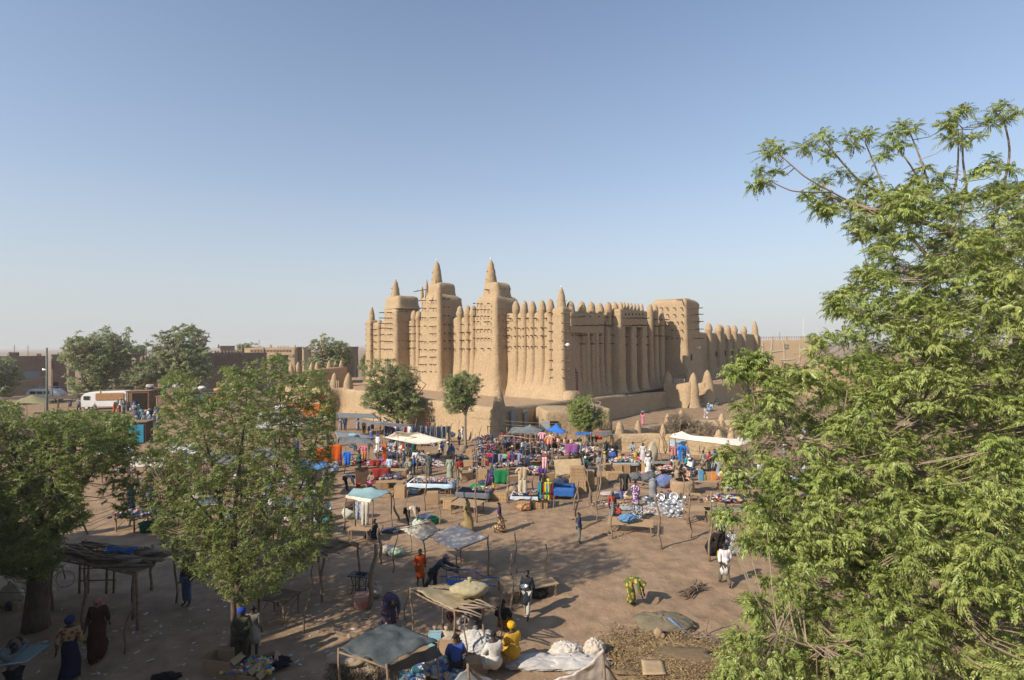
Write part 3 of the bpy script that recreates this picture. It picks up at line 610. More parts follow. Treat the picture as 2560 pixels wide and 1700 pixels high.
# ------------------------------------------------------------ town
def house(label, xl, xr, yt, dist, depth=9, m=M_BROWN, cones=(), wins=(), parap=True, cat='house', rz=.72, name='mud_house', ledge=None, zb=0.0):
    """facade turned by rz; it spans xl..xr in the photograph"""
    
    e = Vector((math.cos(rz), math.sin(rz), 0)); n = Vector((e.y, -e.x, 0)); mid = P('S', (xl + xr) / 2, yt, dist); H = mid.z - zb; o = Vector((mid.x, mid.y, 0))
    s0, s1 = sol(xl, o, e), sol(xr, o, e); depth = min(depth, 4.5, (s1 - s0) * .3) if rz else depth; s0 += depth * math.sin(rz) * .9 / max(math.cos(rz), .1); s0 = min(s0, s1 - 1.2); Wd = s1 - s0; c = o + e * (s0 + s1) / 2 - n * depth / 2
    t = thing(name, (c.x, c.y, zb), label, cat, rz); sc = (s0 + s1) / 2
    V, Fc = mudblock((0, 0), Wd / 2, depth / 2, 0, H, 0, r=.3, taper=.004, flare=.15, flh=1, top=.12, ns=8, dz=1.2, amp=.05); wl = mo('wall', npmesh('wall', V, Fc, m), t)
    if parap:
        q = MB()
        for sx in (-1, 1): q.box((sx * (Wd / 2 - .2), 0, H + .2), (.2, depth / 2 - .1, .24))
        q.box((0, -depth / 2 + .22, H + .2), (Wd / 2 - .42, .2, .24)); q.box((0, depth / 2 - .22, H + .2), (Wd / 2 - .42, .2, .24)); q.obj('parapet', m, t)
        MB().box((0, 0, H + .02), (Wd / 2 - .4, depth / 2 - .45, .03)).obj('roof', M_GREYMUD, t)
    if ledge: MB().box((0, -depth / 2 - .08, H - ledge), (Wd / 2, .14, .12)).obj('ledge', M_GREYMUD, t)
    for xc, yc, w_, h_, mm in wins:
        s = sol(xc, o, e); p = o + e * s; z = zat(yc, xc, p) - zb; u = p.y / F
        if abs(s - sc) > Wd / 2 - .2: continue
        fr = MB(); L = (s - sc, -depth / 2 - .05, z); hw, hh = w_ * u / 2 / max(e.x, .3), h_ * u / 2
        fr.box((L[0], L[1], L[2] + hh), (hw + .12, .1, .1)); fr.box((L[0], L[1], L[2] - hh), (hw + .12, .1, .1)); fr.box((L[0] - hw, L[1], L[2]), (.1, .09, hh)); fr.box((L[0] + hw, L[1], L[2]), (.1, .09, hh))
        w0 = fr.obj('door' if h_ > 14 else 'window', M_GREYMUD, t); MB().box((L[0], L[1] + .02, L[2]), (hw, .05, hh)).obj('leaf' if h_ > 14 else 'pane', mm, w0)
    for xc, yt_, r in cones:
        s = sol(xc, o, e); p = o + e * s; zt = zat(yt_, xc, p) - zb
        V, Fc = mudcone((s - sc, -depth / 2 + .35), H - .3, zt, r, n=8, neck=.3); mo('pinnacle', npmesh('pinnacle', V, Fc, m), t)
    return t
M_SHUT = mat('blue_grey_shutter', (.20, .25, .30), rough=.7); M_PALEW = mat('pale_shutter', (.5, .5, .46), rough=.7)
house('long brown two storey mud house with a blue grey shutter behind the lamp post', -60, 114, 896, 113, 14, wins=((78, 937, 25, 19, M_SHUT), (70, 985, 16, 30, M_SHUT), (91, 900, 3, 5, M_DARK), (103, 900, 3, 5, M_DARK)), ledge=1.2)
house('small mud room on the roof of the long brown house', 11, 48, 880, 117, 6, M_BROWN, zb=7.5, parap=False, name='roof_room', cat='roof room')
house('brown mud house with one pale shutter next to the lamp post', 116, 167, 891, 119, 10, wins=((129, 916, 12, 12, M_PALEW), (139, 965, 10, 22, M_DARK)), ledge=1.5)
house('small grey mud house half hidden by the wide pale tree', 164, 188, 885, 128, 8, M_GREYMUD, wins=((177, 894, 12, 8, M_DARK),))
house('mud house with a flat pale ledge between the two tall town trees', 270, 330, 893, 116, 12, M_BROWN, wins=((307, 900, 4, 5, M_DARK), (322, 972, 16, 22, M_DARK)), ledge=.9)
house('sunlit flat topped mud house with small crenels between town trees', 329, 362, 883, 124, 8, M_GREYMUD, cones=[(x, 889, .35) for x in (357, 360, 363)])
house('brown crenelled mud wall house under the tall green town tree', 356, 395, 897, 117, 8, M_BROWN, cones=[(357 + 8 * i, 890, .5) for i in range(5)])
house('large brown mud mansion with a long row of pointed battlements', 425, 668, 888, 121, 16, M_BROWN, cones=[(538 + 8 * i, 876, .42) for i in range(9)] + [(607, 861, .42), (661, 867, .42)], wins=tuple((540 + 8.2 * i, 895, 3.2, 4, M_DARK) for i in range(14)) + ((549, 922, 13, 15, M_GREYMUD), (517, 961, 10, 20, M_SHUT), (600, 930, 8, 10, M_DARK), (632, 925, 8, 10, M_DARK)), ledge=1.7)
house('flat grey mud house just behind the long battlements', 540, 588, 868, 165, 10, M_GREYMUD, cones=((547, 860, .3),))
house('sunlit mud palace with groups of slim finials on its roof', 610, 738, 873, 152, 12, M_PLASTER, rz=0, cones=[(630 + 4.6 * i, 864, .22) for i in range(6)] + [(674, 860, .28), (677, 861, .28)] + [(694 + 5 * i, 864, .24) for i in range(6)] + [(736, 861, .32)], wins=tuple((628 + 8 * i, 876.5, 3, 3, M_DARK) for i in range(13)) + ((728, 889, 9, 4, M_PALEW),))
house('dark grey mud house beside the sunlit palace', 738, 758, 871, 154, 10, M_BROWN)
house('bright plastered cube house behind the bushy tree', 752, 775, 873, 150, 8, M_PLASTER)
house('plain mud house wall right behind the mud pinnacles', 660, 722, 893, 112, 10, M_BROWN, wins=((690, 905, 3, 3, M_DARK),))
house('tall grey mud house next to the left end of the mosque', 868, 897, 871, 140, 10, M_GREYMUD, name='mud_house')
house('low mud house with steel posts at the end of the mosque', 857, 886, 893, 124, 8, M_BROWN)
hm = house('modern block building with pale mortar patches and roof railing', 1894, 2045, 850, 148, 16, M_PLASTER, parap=False, cat='building', name='block_building', rz=0, wins=((1965, 866, 9, 9, mat('green_pane', (.22, .28, .18), rough=.6)), (1915, 885, 6, 12, M_DARK)))
q = MB(); H_ = P('S', 1950, 850, 148).z
for i in range(34): q.box((-8 + i * .48, -7.8, H_ + .45), (.05, .04, .38))
q.box((0, -7.8, H_ + .86), (8.2, .12, .05)); q.obj('railing', mat('rail_brick', (.35, .22, .15), rough=.8), hm)
for x in (-8.1, -3.9, 0, 4, 8.1): MB().box((x, -7.8, H_ + .5), (.22, .2, .52)).obj('post', M_PLASTER, hm)
q = MB(); mt_ = mat('mortar', (.52, .44, .34), rough=.9)
for x0, z0_, x1, z1_ in ((-7, 6.3, -7, 10), (-5.5, 3, -4.2, 10.5), (-2.2, 5, 2, 5.2), (-1, 5, -1.4, 11), (3, 4, 3.4, 9), (-6.8, 7.2, -1.4, 7.5), (3.2, 7.8, 7, 7.6), (5.8, 2, 5.5, 7.6)):
    q.tube([(x0, -8.0, z0_), ((x0 + x1) / 2 + .2, -8.0, (z0_ + z1_) / 2), (x1, -8.0, z1_)], [.16, .2, .16], 4)
q.obj('mortar_seam', mt_, hm)
house('low mud house seen through the big tree at the far side', 2060, 2180, 905, 105, 8, M_GREYMUD, wins=((2100, 930, 8, 10, M_DARK),))
house('flat mud house with a square window beyond the big tree', 2230, 2420, 893, 112, 8, M_GREYMUD, wins=((2300, 915, 10, 10, M_DARK),), rz=0)
for i in range(5): house(('nearest', 'second', 'third', 'fourth', 'last')[i] + ' plain mud house of the row hidden past the huge neem tree', 2620 + 230 * i, 2800 + 230 * i, 890 - 6 * (i % 3), 100 + 6 * i, 9, (M_GREYMUD, M_BROWN)[i % 2], rz=0)
t, o_ = wthing('boundary_wall', (52, 98, 0), 'stepped mud boundary wall with round horns beyond the mosque stair')
wp('wall', sweep([pz(1880, 945, 100), pz(1930, 938, 100), pz(1965, 912, 98), pz(2060, 910, 97), pz(2200, 915, 96)], seed=40), t, o_)
for xp, yt, d, r in ((1899, 914, 99, 1.0), (1927, 905, 101, 1.0), (1903, 928, 95, 1.0)): p = P('S', xp, yt, d); wp('horn', mudcone((p.x, p.y), 0, p.z, r, neck=.4), t, o_)
# far scattered houses and masts on the plain
for i, (x, y, d) in enumerate(((95, 884, 190), (148, 883, 210), (140, 886, 175), (22, 884, 230), (205, 886, 200), (770, 868, 230), (870, 866, 320))):
    house(('tiny mud hut on the dusty plain beyond the long brown house', 'tiny mud hut with flat roof behind the pale shuttered house', 'small square hut just over the roof of the shuttered house', 'distant hut at the edge of the plain by the frame edge', 'distant hut behind the crown of the wide pale tree', 'distant hut beside the bushy tree on the plain', 'lone little tower hut far off beside the mosque')[i], x - 9, x + 9, y, d, 8, (M_GREYMUD, M_BROWN)[i % 2], parap=False, name='hut')
for x, yt, d, lb in ((36, 862, 130, 'thin dark antenna mast over the long brown house'), (70, 863, 150, 'faint antenna mast beyond the long brown house roof'), (366, 848, 160, 'tall thin antenna mast between the two town trees'), (648, 848, 200, 'thin mast above the sunlit mud palace'), (2008, 795, 190, 'white lattice mast behind the block building'), (1949, 830, 190, 'short antenna on the roof of the block building')):
    p = P('S', x, yt, d); b = MB(); b.tube([(0, 0, 0), (0, 0, p.z * .6), (0, 0, p.z)], [.10, .07, .05], 5); b.tube([(-.5, 0, p.z * .93), (.5, 0, p.z * .93)], .03, 4)
    b.obj('antenna_mast', M_WHITE if x > 2000 else M_DARKMET, None, label=lb, category='mast').location = (p.x, p.y, 0)
# ------------------------------------------------------------ leaves and trees
def leaf_template(nl=11, npair=8, L=.27, ll=.060, lw=.0088, seed=0, drop=.7, up=1.1):
    r = np.random.default_rng(seed); Q = []
    for i in range(nl):
        a = 6.283 * i / nl + r.uniform(-.4, .4); el = r.uniform(-.2, 1.0) * up; hd = np.array([math.cos(a), math.sin(a), 0]); len_ = L * r.uniform(.7, 1.15)
        sd = np.array([-hd[1], hd[0], 0])
        for j in range(1, npair + 1):
            t = j / npair; s = t * len_
            p = hd * (s * math.cos(el) - .12 * s * t) + np.array([0, 0, s * math.sin(el) - drop * len_ * t * t * .6])
            for sg in ((-1, 1) if j < npair else (0,)):
                l = ll * (1 - .35 * abs(t - .5)) * r.uniform(.85, 1.15)
                d = hd * .75 + sd * sg * .75 + np.array([0, 0, -.55 - .4 * t]) if sg else hd * .7 + np.array([0, 0, -.8])
                d = d / np.linalg.norm(d); tw_ = np.cross(d, np.array([0, 0, 1.])); tw_ = tw_ / (np.linalg.norm(tw_) + 1e-6)
                nv = np.cross(d, tw_); wv_ = tw_ * math.cos(.5 * sg) + nv * math.sin(.5 * sg + r.uniform(-1.2, 1.2))
                m1 = p + d * l * .4 + np.array([0, 0, .10 * l])
                Q += [p, m1 + wv_ * lw, p + d * l + np.array([0, 0, -.18 * l]), m1 - wv_ * lw]
    return np.array(Q)
def scatter(temps, pos, scl, rng, tilt=.5, up=None):
    out = []
    for i, p in enumerate(pos):
        T = temps[rng.integers(len(temps))]; a = rng.uniform(0, 6.283); b = rng.uniform(-tilt, tilt); c = rng.uniform(-tilt, tilt); s = scl[i]
        Rm = (Matrix.Rotation(b, 3, 'X') @ Matrix.Rotation(c, 3, 'Y') @ Matrix.Rotation(a, 3, 'Z'))
        out.append(T @ (np.array(Rm).T * s) + p)
    return np.concatenate(out)
def leafmesh(name, V, m):
    n = len(V) // 4; F_ = np.arange(n * 4).reshape(n, 4); return npmesh(name, V, F_, m, smooth=False)
NEEM = [leaf_template(seed=s) for s in range(8)]
NEEMS = [leaf_template(nl=11, npair=6, L=.27, ll=.056, lw=.0110, seed=s + 20, up=1.0, drop=.7) for s in range(6)]
FAR = [leaf_template(nl=8, npair=3, L=.34, ll=.16, lw=.035, seed=s + 40, drop=.5, up=1.2) for s in range(6)]
MIDT = [leaf_template(nl=10, npair=4, L=.32, ll=.15, lw=.014, seed=s + 60, drop=.5, up=1.3) for s in range(6)]
FINE = [leaf_template(nl=9, npair=4, L=.30, ll=.10, lw=.010, seed=s + 80, drop=.2, up=1.5) for s in range(5)]
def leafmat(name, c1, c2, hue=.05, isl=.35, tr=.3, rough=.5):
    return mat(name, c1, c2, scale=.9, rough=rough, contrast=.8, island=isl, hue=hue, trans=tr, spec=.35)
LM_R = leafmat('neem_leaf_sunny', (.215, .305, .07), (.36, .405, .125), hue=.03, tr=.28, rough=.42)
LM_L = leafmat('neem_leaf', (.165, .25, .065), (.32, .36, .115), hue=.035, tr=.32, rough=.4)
LM_M = leafmat('acacia_leaf', (.22, .285, .095), (.32, .37, .14), hue=.02, tr=.4)
LM_F = leafmat('far_leaf', (.28, .34, .15), (.34, .39, .19), hue=.02, tr=.45)
LM_D = mat('dry_twigs', (.26, .20, .13), (.19, .15, .10), scale=2, island=.3, rough=.9)
def inpoly(x, y, poly):
    c = False; n = len(poly); j = n - 1
    for i in range(n):
        xi, yi = poly[i]; xj, yj = poly[j]
        if (yi > y) != (yj > y) and x < (xj - xi) * (y - yi) / (yj - yi) + xi: c = not c
        j = i
    return c
def sample_poly(poly, n, dep, rng, clump=0.0):
    """crown points: rays through the outline at depths dep(x, y, rng)"""
    xs_ = [p[0] for p in poly]; ys_ = [p[1] for p in poly]; out = []
    while len(out) < n:
        x, y = rng.uniform(min(xs_), max(xs_)), rng.uniform(min(ys_), max(ys_))
        if inpoly(x, y, poly):
            d = dep(x, y, rng); p = P('S', x, y, d)
            if clump and sn(np.array([[p.x, p.y, p.z]]), 1.25, 5)[0] < -clump: continue
            if p.z > .4: out.append(p)
    return out
def tree(label, base, limbs, tips, temps, lmat, scale, rng, trunk_r=.2, twig=.012, tilt=.5, name='tree', trunk_mat=M_BARK, twigs=True, twig_mat=M_TWIG):
    """limbs: list of [(Vector, radius)...]; each tip gets a rosette and a twig to the nearest limb node lower than it"""
    t = thing(name, base, label, 'tree'); o = -Vector(base)
    tk = MB()
    for i, L in enumerate(limbs):
        pts = [p + o for p, r in L]; rs = [r for p, r in L]
        # smooth the limb
        q, rr = [], []
        for k in range(len(pts) - 1):
            p0 = pts[max(k - 1, 0)]; p1 = pts[k]; p2 = pts[k + 1]; p3 = pts[min(k + 2, len(pts) - 1)]
            for s in range(4):
                u = s / 4; q.append(.5 * ((2 * p1) + (p2 - p0) * u + (2 * p0 - 5 * p1 + 4 * p2 - p3) * u * u + (3 * p1 - p0 - 3 * p2 + p3) * u ** 3)); rr.append(rs[k] + (rs[k + 1] - rs[k]) * u)
        q.append(pts[-1]); rr.append(rs[-1]); tk.tube(q, rr, 8 if rs[0] > .08 else 5)
    tk.obj('trunk', trunk_mat, t, True)
    nodes = [];
    for L in limbs[0:]:
        for (a, ra), (b, rb) in zip(L[:-1], L[1:]):
            for s in range(5): nodes.append(a.lerp(b, s / 5))
        nodes.append(L[-1][0])
    N = np.array([tuple(v) for v in nodes]); b_ = MB()
    if twigs:
        for p in tips[::twigs if isinstance(twigs, int) and twigs > 1 else 1]:
            pv = np.array(p); dd = np.linalg.norm(N - pv, axis=1) + .8 * np.maximum(0, N[:, 2] - pv[2] + .1)
            a = Vector(N[int(dd.argmin())]); e_ = Vector(p); mid = a.lerp(e_, .5) + Vector((0, 0, -.12 * (e_ - a).length))
            b_.tube([a + o, mid + o, e_ + o], [twig * 1.6, twig * 1.2, twig * .8], 3, cap=False)
        b_.obj('branches', twig_mat, t)
    pos = np.array([tuple(p) for p in tips]) + np.array(o); sc_ = rng.uniform(.75, 1.2, len(pos)) * scale
    mo('crown', leafmesh('crown', scatter(temps, pos, sc_, rng, tilt), lmat), t, kind='stuff')
    return t
# --- the big neem that fills the near side
rg = np.random.default_rng(11)
def JJ(x, y, d=9.0): return P('J', x, y, d)
def KK(x, y, d=9.0): return P('K', x, y, d)
TRK = Vector((10.9, 11.0, 0))
limbs = [[(TRK, .42), (TRK + Vector((.1, 0, 3)), .36), (TRK + Vector((-.1, 0, 6)), .30), (TRK + Vector((-.4, -.2, 9)), .2), (JJ(1790, 900, 10), .1), (JJ(1760, 640, 10), .03)],
         [(TRK + Vector((0, 0, 5.5)), .2), (JJ(1760, 1300, 10), .12), (JJ(1560, 1040, 9.6), .06), (JJ(1300, 1030, 9.2), .035), (JJ(1190, 960, 9), .028), (JJ(1105, 860, 9), .02)],
         [(TRK + Vector((-.1, 0, 6.5)), .18), (JJ(1650, 1000, 10), .10), (JJ(1400, 900, 9.5), .055), (JJ(1280, 810, 9.2), .045), (JJ(1050, 740, 9), .034), (JJ(800, 690, 8.8), .026), (JJ(640, 620, 8.7), .018)],
         [(JJ(1330, 830, 9.3), .03), (JJ(1415, 620, 9.2), .02), (JJ(1400, 420, 9.1), .016), (JJ(1395, 230, 9), .012)],
         [(JJ(1270, 770, 9.2), .028), (JJ(1350, 580, 9.2), .02), (JJ(1372, 400, 9.1), .014), (JJ(1370, 240, 9.1), .011)],
         [(JJ(1570, 800, 9.8), .03), (JJ(1640, 540, 9.5), .022), (JJ(1668, 350, 9.4), .017), (JJ(1630, 170, 9.3), .012)],
         [(JJ(1050, 740, 9), .03), (JJ(940, 620, 8.9), .022), (JJ(790, 520, 8.8), .017), (JJ(630, 340, 8.7), .012)],
         [(JJ(960, 640, 8.9), .018), (JJ(905, 480, 8.9), .013), (JJ(835, 310, 8.9), .01)], [(JJ(1230, 700, 9.1), .02), (JJ(1100, 450, 9), .014), (JJ(1000, 330, 9), .01)],
         [(JJ(1240, 680, 9.1), .02), (JJ(1170, 450, 9), .014), (JJ(1095, 260, 9), .01)], [(JJ(760, 660, 8.7), .016), (JJ(520, 530, 8.6), .012), (JJ(430, 460, 8.6), .011), (JJ(330, 370, 8.6), .009)],
         [(JJ(640, 600, 8.6), .014), (JJ(450, 597, 8.5), .011), (JJ(370, 575, 8.5), .01), (JJ(270, 525, 8.5), .008)],
         [(TRK + Vector((0, 0, 4)), .18), (KK(1450, 350, 9.5), .10), (KK(1210, 110, 8.8), .045), (KK(1080, 270, 8.6), .03), (KK(940, 370, 8.4), .015)],
         [(TRK + Vector((0, 0, 3)), .2), (KK(1500, 1000, 9), .10), (KK(1240, 1280, 7.6), .05), (KK(1110, 1170, 7.2), .02)],
         [(TRK + Vector((0, 0, 3.5)), .2), (KK(1600, 700, 9), .10), (KK(1300, 640, 9), .05), (KK(1080, 680, 8.4), .03), (KK(900, 590, 8.2), .015), (KK(620, 570, 8), .012)],
         [(KK(1240, 1280, 7.6), .04), (KK(900, 1290, 7.4), .025), (KK(560, 1420, 7.2), .015), (KK(340, 1350, 7.2), .01)], [(KK(1300, 640, 9), .04), (KK(820, 1120, 7.8), .02), (KK(680, 1030, 7.6), .01)],
         [(KK(1210, 300, 9), .04), (KK(760, 480, 8.2), .025), (KK(510, 490, 7.9), .015), (KK(300, 370, 7.8), .01)], [(KK(1210, 110, 8.8), .04), (JJ(1180, 1370, 8.8), .02), (JJ(930, 1320, 8.7), .012), (JJ(740, 1260, 8.6), .008)],
         [(JJ(1080, 1040, 9), .015), (JJ(890, 1110, 8.8), .01)], [(KK(240, 330, 7.9), .01), (KK(215, 180, 7.9), .008)]]
poly = [(1991, 480), (2099, 567), (2160, 606), (2190, 645), (2230, 660), (2186, 668), (2125, 693), (2100, 730), (2130, 815), (2078, 827), (2034, 850), (2026, 915), (1977, 915), (1923, 935), (1900, 985), (1840, 1010), (1841, 1029), (1858, 1088), (1895, 1132), (1879, 1175), (1900, 1210), (1862, 1260), (1845, 1320), (1850, 1370), (1890, 1385), (1930, 1400), (1890, 1457), (1850, 1500), (1868, 1555), (1825, 1590), (1800, 1640), (1785, 1674), (1785, 1760), (2700, 1760), (2700, 420), (2480, 470), (2390, 480), (2330, 520), (2300, 440), (2240, 470), (2180, 490), (2100, 500)]
tips = []
up_ = [(320, 330), (350, 370), (270, 380), (230, 480), (200, 550), (240, 560), (330, 500), (570, 265), (530, 340), (620, 300), (640, 370), (500, 330), (600, 540), (700, 480), (560, 590), (640, 620), (540, 670), (760, 270), (820, 290), (860, 270), (760, 340), (1000, 270), (960, 330), (1040, 330), (930, 380), (1060, 210), (1110, 240), (1050, 250), (1200, 470), (1270, 500), (1130, 520), (1200, 560), (1280, 560), (1070, 590), (1340, 160), (1390, 150), (1350, 230), (1300, 220), (1400, 300), (1450, 300), (1330, 300), (1630, 100), (1580, 150), (1690, 150), (1640, 170), (1560, 200), (1570, 410), (1520, 470), (1590, 460), (1660, 460), (1480, 500), (870, 540), (800, 560), (850, 620), (780, 640), (930, 590), (1420, 620), (1640, 620), (1560, 640), (1690, 620), (1600, 560)]
for x, y in up_:
    for _ in range(2): tips.append(JJ(x + rg.uniform(-22, 22), y + rg.uniform(-22, 22), 8.9 + rg.uniform(-.3, .4)))
for x, y, r, d in ((215, 120, 55, 7.9), (150, 150, 30, 7.9), (240, 90, 30, 8), (125, 535, 45, 7.6), (130, 660, 45, 7.5), (95, 815, 35, 7.4)):
    for _ in range(9): tips.append(KK(x + rg.normal(0, r * .55), y + rg.normal(0, r * .45), d + rg.uniform(-.15, .15)))
for x, y, r in ((680, 1230, 70), (650, 1280, 60), (850, 1080, 60)):
    for _ in range(8): tips.append(JJ(x + rg.normal(0, r * .6), y + rg.normal(0, r * .45), 8.6 + rg.uniform(-.15, .2)))
def depR(x, y, r):
    u = min(1, max(0, (x - 1800) / 700)); v = (y - 420) / 1250
    near = 8.6 - 1.6 * u - 1.4 * v; return near + (2.2 + 3.4 * u) * r.uniform(0, 1) ** 1.3
tips += sample_poly(poly, 3700, depR, rg, .06)
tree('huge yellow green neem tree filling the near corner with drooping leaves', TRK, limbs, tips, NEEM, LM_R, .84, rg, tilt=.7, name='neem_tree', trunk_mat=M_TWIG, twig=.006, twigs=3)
# --- centre neem
rg = np.random.default_rng(5)
def S3(x, y, d): return P('S', x, y, d)
b0 = G('S', 607, 1628); zz = b0.y
limbs = [[(b0, .14), (S3(600, 1500, zz), .12), (S3(585, 1380, zz), .10), (S3(590, 1250, zz), .07), (S3(602, 1130, zz), .05), (S3(615, 1010, zz), .02), (S3(618, 930, zz), .01)],
         [(b0 + Vector((-.45, .3, 0)), .12), (S3(583, 1480, zz + .5), .10), (S3(560, 1330, zz + .6), .07), (S3(540, 1200, zz + .5), .05), (S3(512, 1100, zz + .4), .03), (S3(490, 1010, zz + .3), .015), (S3(470, 960, zz), .01)],
         [(S3(590, 1400, zz), .08), (S3(650, 1290, zz - .3), .05), (S3(690, 1180, zz - .5), .035), (S3(700, 1060, zz - .5), .02), (S3(700, 930, zz - .4), .01)],
         [(S3(588, 1420, zz), .07), (S3(680, 1330, zz + .6), .05), (S3(760, 1200, zz + 1), .03), (S3(800, 1060, zz + 1.2), .015)],
         [(S3(583, 1400, zz), .06), (S3(500, 1320, zz - .6), .04), (S3(420, 1220, zz - .9), .02)], [(S3(560, 1330, zz + .6), .05), (S3(470, 1230, zz + 1.2), .03), (S3(400, 1130, zz + 1.4), .015)],
         [(S3(600, 1300, zz), .05), (S3(600, 1150, zz + 1.5), .03), (S3(570, 1000, zz + 1.7), .015)], [(S3(590, 1430, zz), .05), (S3(720, 1390, zz - .4), .03), (S3(800, 1310, zz - .6), .015)]]
polyC = [(400, 1010), (405, 945), (440, 928), (490, 945), (500, 1000), (550, 975), (553, 915), (590, 907), (605, 950), (618, 900), (655, 896), (672, 905), (680, 880), (715, 885), (720, 930), (775, 930), (810, 922), (825, 960), (838, 1000), (838, 1080), (825, 1130), (838, 1200), (825, 1260), (838, 1330), (805, 1390), (740, 1440), (700, 1475), (650, 1490), (605, 1520), (580, 1500), (540, 1480), (440, 1410), (395, 1345), (360, 1290), (340, 1240), (370, 1190), (350, 1140), (380, 1094), (395, 1050)]
def depC(x, y, r):
    q = max(0.0, 1 - ((x - 600) / 270) ** 2) ** .5; return zz + q * 2.3 * r.uniform(-1, 1)
tips = sample_poly(polyC, 4000, depC, rg, .001)
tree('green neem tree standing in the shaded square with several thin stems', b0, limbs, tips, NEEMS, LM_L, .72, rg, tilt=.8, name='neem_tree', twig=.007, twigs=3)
# --- left tree with the thick trunk
rg = np.random.default_rng(6)
b1 = G('S', 90, 1572); z1_ = b1.y
limbs = [[(b1, .42), (S3(95, 1480, z1_), .33), (S3(105, 1390, z1_), .29), (S3(128, 1320, z1_), .24), (S3(150, 1260, z1_), .19), (S3(170, 1180, z1_), .16), (S3(185, 1100, z1_), .08), (S3(180, 1050, z1_), .03)],
         [(S3(150, 1270, z1_), .18), (S3(220, 1190, z1_ + 1), .10), (S3(290, 1090, z1_ + 1.5), .04)], [(S3(120, 1340, z1_), .2), (S3(60, 1220, z1_ - 1), .12), (S3(30, 1100, z1_ - 1), .05)],
         [(S3(140, 1290, z1_), .15), (S3(130, 1190, z1_ - 2), .08), (S3(110, 1100, z1_ - 2.2), .04)], [(S3(130, 1300, z1_), .15), (S3(160, 1200, z1_ + 2.5), .08), (S3(240, 1080, z1_ + 3), .04)],
         [(S3(105, 1380, z1_), .15), (S3(20, 1290, z1_ - 1.5), .08), (S3(-60, 1200, z1_ - 2), .04)]]
polyL = [(-140, 1020), (0, 1003), (45, 1010), (60, 1060), (90, 1040), (120, 1030), (200, 1025), (290, 1030), (335, 1045), (345, 1100), (345, 1160), (290, 1165), (262, 1180), (232, 1200), (200, 1230), (225, 1290), (190, 1320), (165, 1330), (130, 1370), (100, 1400), (60, 1420), (0, 1425), (-140, 1420)]
def depL(x, y, r):
    q = max(0.1, 1 - ((x - 120) / 300) ** 2) ** .5; return z1_ - .3 + q * 3.0 * r.uniform(-1, 1)
tips = sample_poly(polyL, 3600, depL, rg, .08)
tips += sample_poly([(225, 1150), (345, 1150), (350, 1230), (330, 1300), (260, 1290), (240, 1230)], 60, lambda x, y, r: z1_ + 1 + r.uniform(-.8, .8), rg, .2)*2
tips += sample_poly([(-60, 1380), (130, 1330), (175, 1350), (150, 1420), (100, 1450), (20, 1440), (-60, 1440)], 160, lambda x, y, r: z1_ - .3 + r.uniform(-1.2, .3), rg, .3)
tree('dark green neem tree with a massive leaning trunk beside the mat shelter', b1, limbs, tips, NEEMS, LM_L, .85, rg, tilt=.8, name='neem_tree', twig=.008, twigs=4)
# --- builders for simple trees, also the unseen ones added for their shade
rg = np.random.default_rng(8)
def ball(c, r, n, rng, flat=.8):
    out = []
    while len(out) < n:
        v = rng.uniform(-1, 1, 3)
        q = np.linalg.norm(v)
        if .35 < q < 1: out.append(Vector((c[0] + v[0] * r[0], c[1] + v[1] * r[1], c[2] + v[2] * r[2])))
    return out
def simple_tree(label, base, H, crown_c, crown_r, n, temps, lm, sc, rng, tr=.2, name='tree', stems=5, clump=.3, twigs=True, twig=.02, lean=(0, 0), tm=M_BARK):
    base = Vector(base); cc = base + Vector(crown_c); L = []
    fork = base + Vector((lean[0], lean[1], max(.5, crown_c[2] - crown_r[2] * .95)))
    L.append([(base, tr), (base.lerp(fork, .5) + Vector((random.uniform(-.1, .1), 0, 0)), tr * .85), (fork, tr * .7)])
    for i in range(stems):
        a = 6.283 * i / stems + rng.uniform(-.3, .3); e_ = cc + Vector((math.cos(a) * crown_r[0] * .7, math.sin(a) * crown_r[1] * .7, rng.uniform(.1, .75) * crown_r[2]))
        L.append([(fork, tr * .6), (fork.lerp(e_, .5) + Vector((0, 0, -.1)), tr * .35), (e_, tr * .12)])
    lobes = [(Vector((math.cos(a) * crown_r[0] * .5, math.sin(a) * crown_r[1] * .5, rng.uniform(-.6, .6) * crown_r[2])), rng.uniform(.38, .6)) for a in rng.uniform(0, 6.283, 9)] + [(Vector((0, 0, crown_r[2] * .45)), .5), (Vector((0, 0, -crown_r[2] * .35)), .55)]
    pts = [p for lo, q_ in lobes for p in ball(cc + lo, [v * q_ * 1.12 for v in crown_r], n // 9, rng) if sn(np.array([[p.x, p.y, p.z]]), 2.6 / max(crown_r[0], .5), 3)[0] > -clump]
    return tree(label, base, L, pts, temps, lm, sc, rng, name=name, twig=twig, tilt=.7, twigs=twigs, trunk_mat=tm)
# --- mid and town trees, placed by where they stand
def town(label, xc, yb, xl, xr, yt, ycb, dist, n, temps, lm, sc, rng, dr=None, **k):
    base = P('S', xc, yb, dist); base.z = 0; l, r_ = P('S', xl, yt, dist), P('S', xr, yt, dist); zb_ = P('S', xc, ycb, dist).z
    cx = (l.x + r_.x) / 2 - base.x; rx = (r_.x - l.x) / 2; cz = (l.z + zb_) / 2; rz = (l.z - zb_) / 2
    return simple_tree(label, base, 0, (cx, 0, cz), (rx, dr or rx, rz), n, temps, lm, sc, rng, **k)
rg = np.random.default_rng(9)
town('wide pale green tree rising in front of the brown town houses', 235, 995, 152, 322, 828, 1005, 100, 850, FAR, LM_F, 2.0, rg, tr=.35, clump=.35, twig=.05)
town('tall dense green tree beside the battlemented mansion', 465, 975, 383, 545, 808, 962, 104, 950, FAR, LM_F, 1.9, rg, tr=.4, clump=.45, twig=.05)
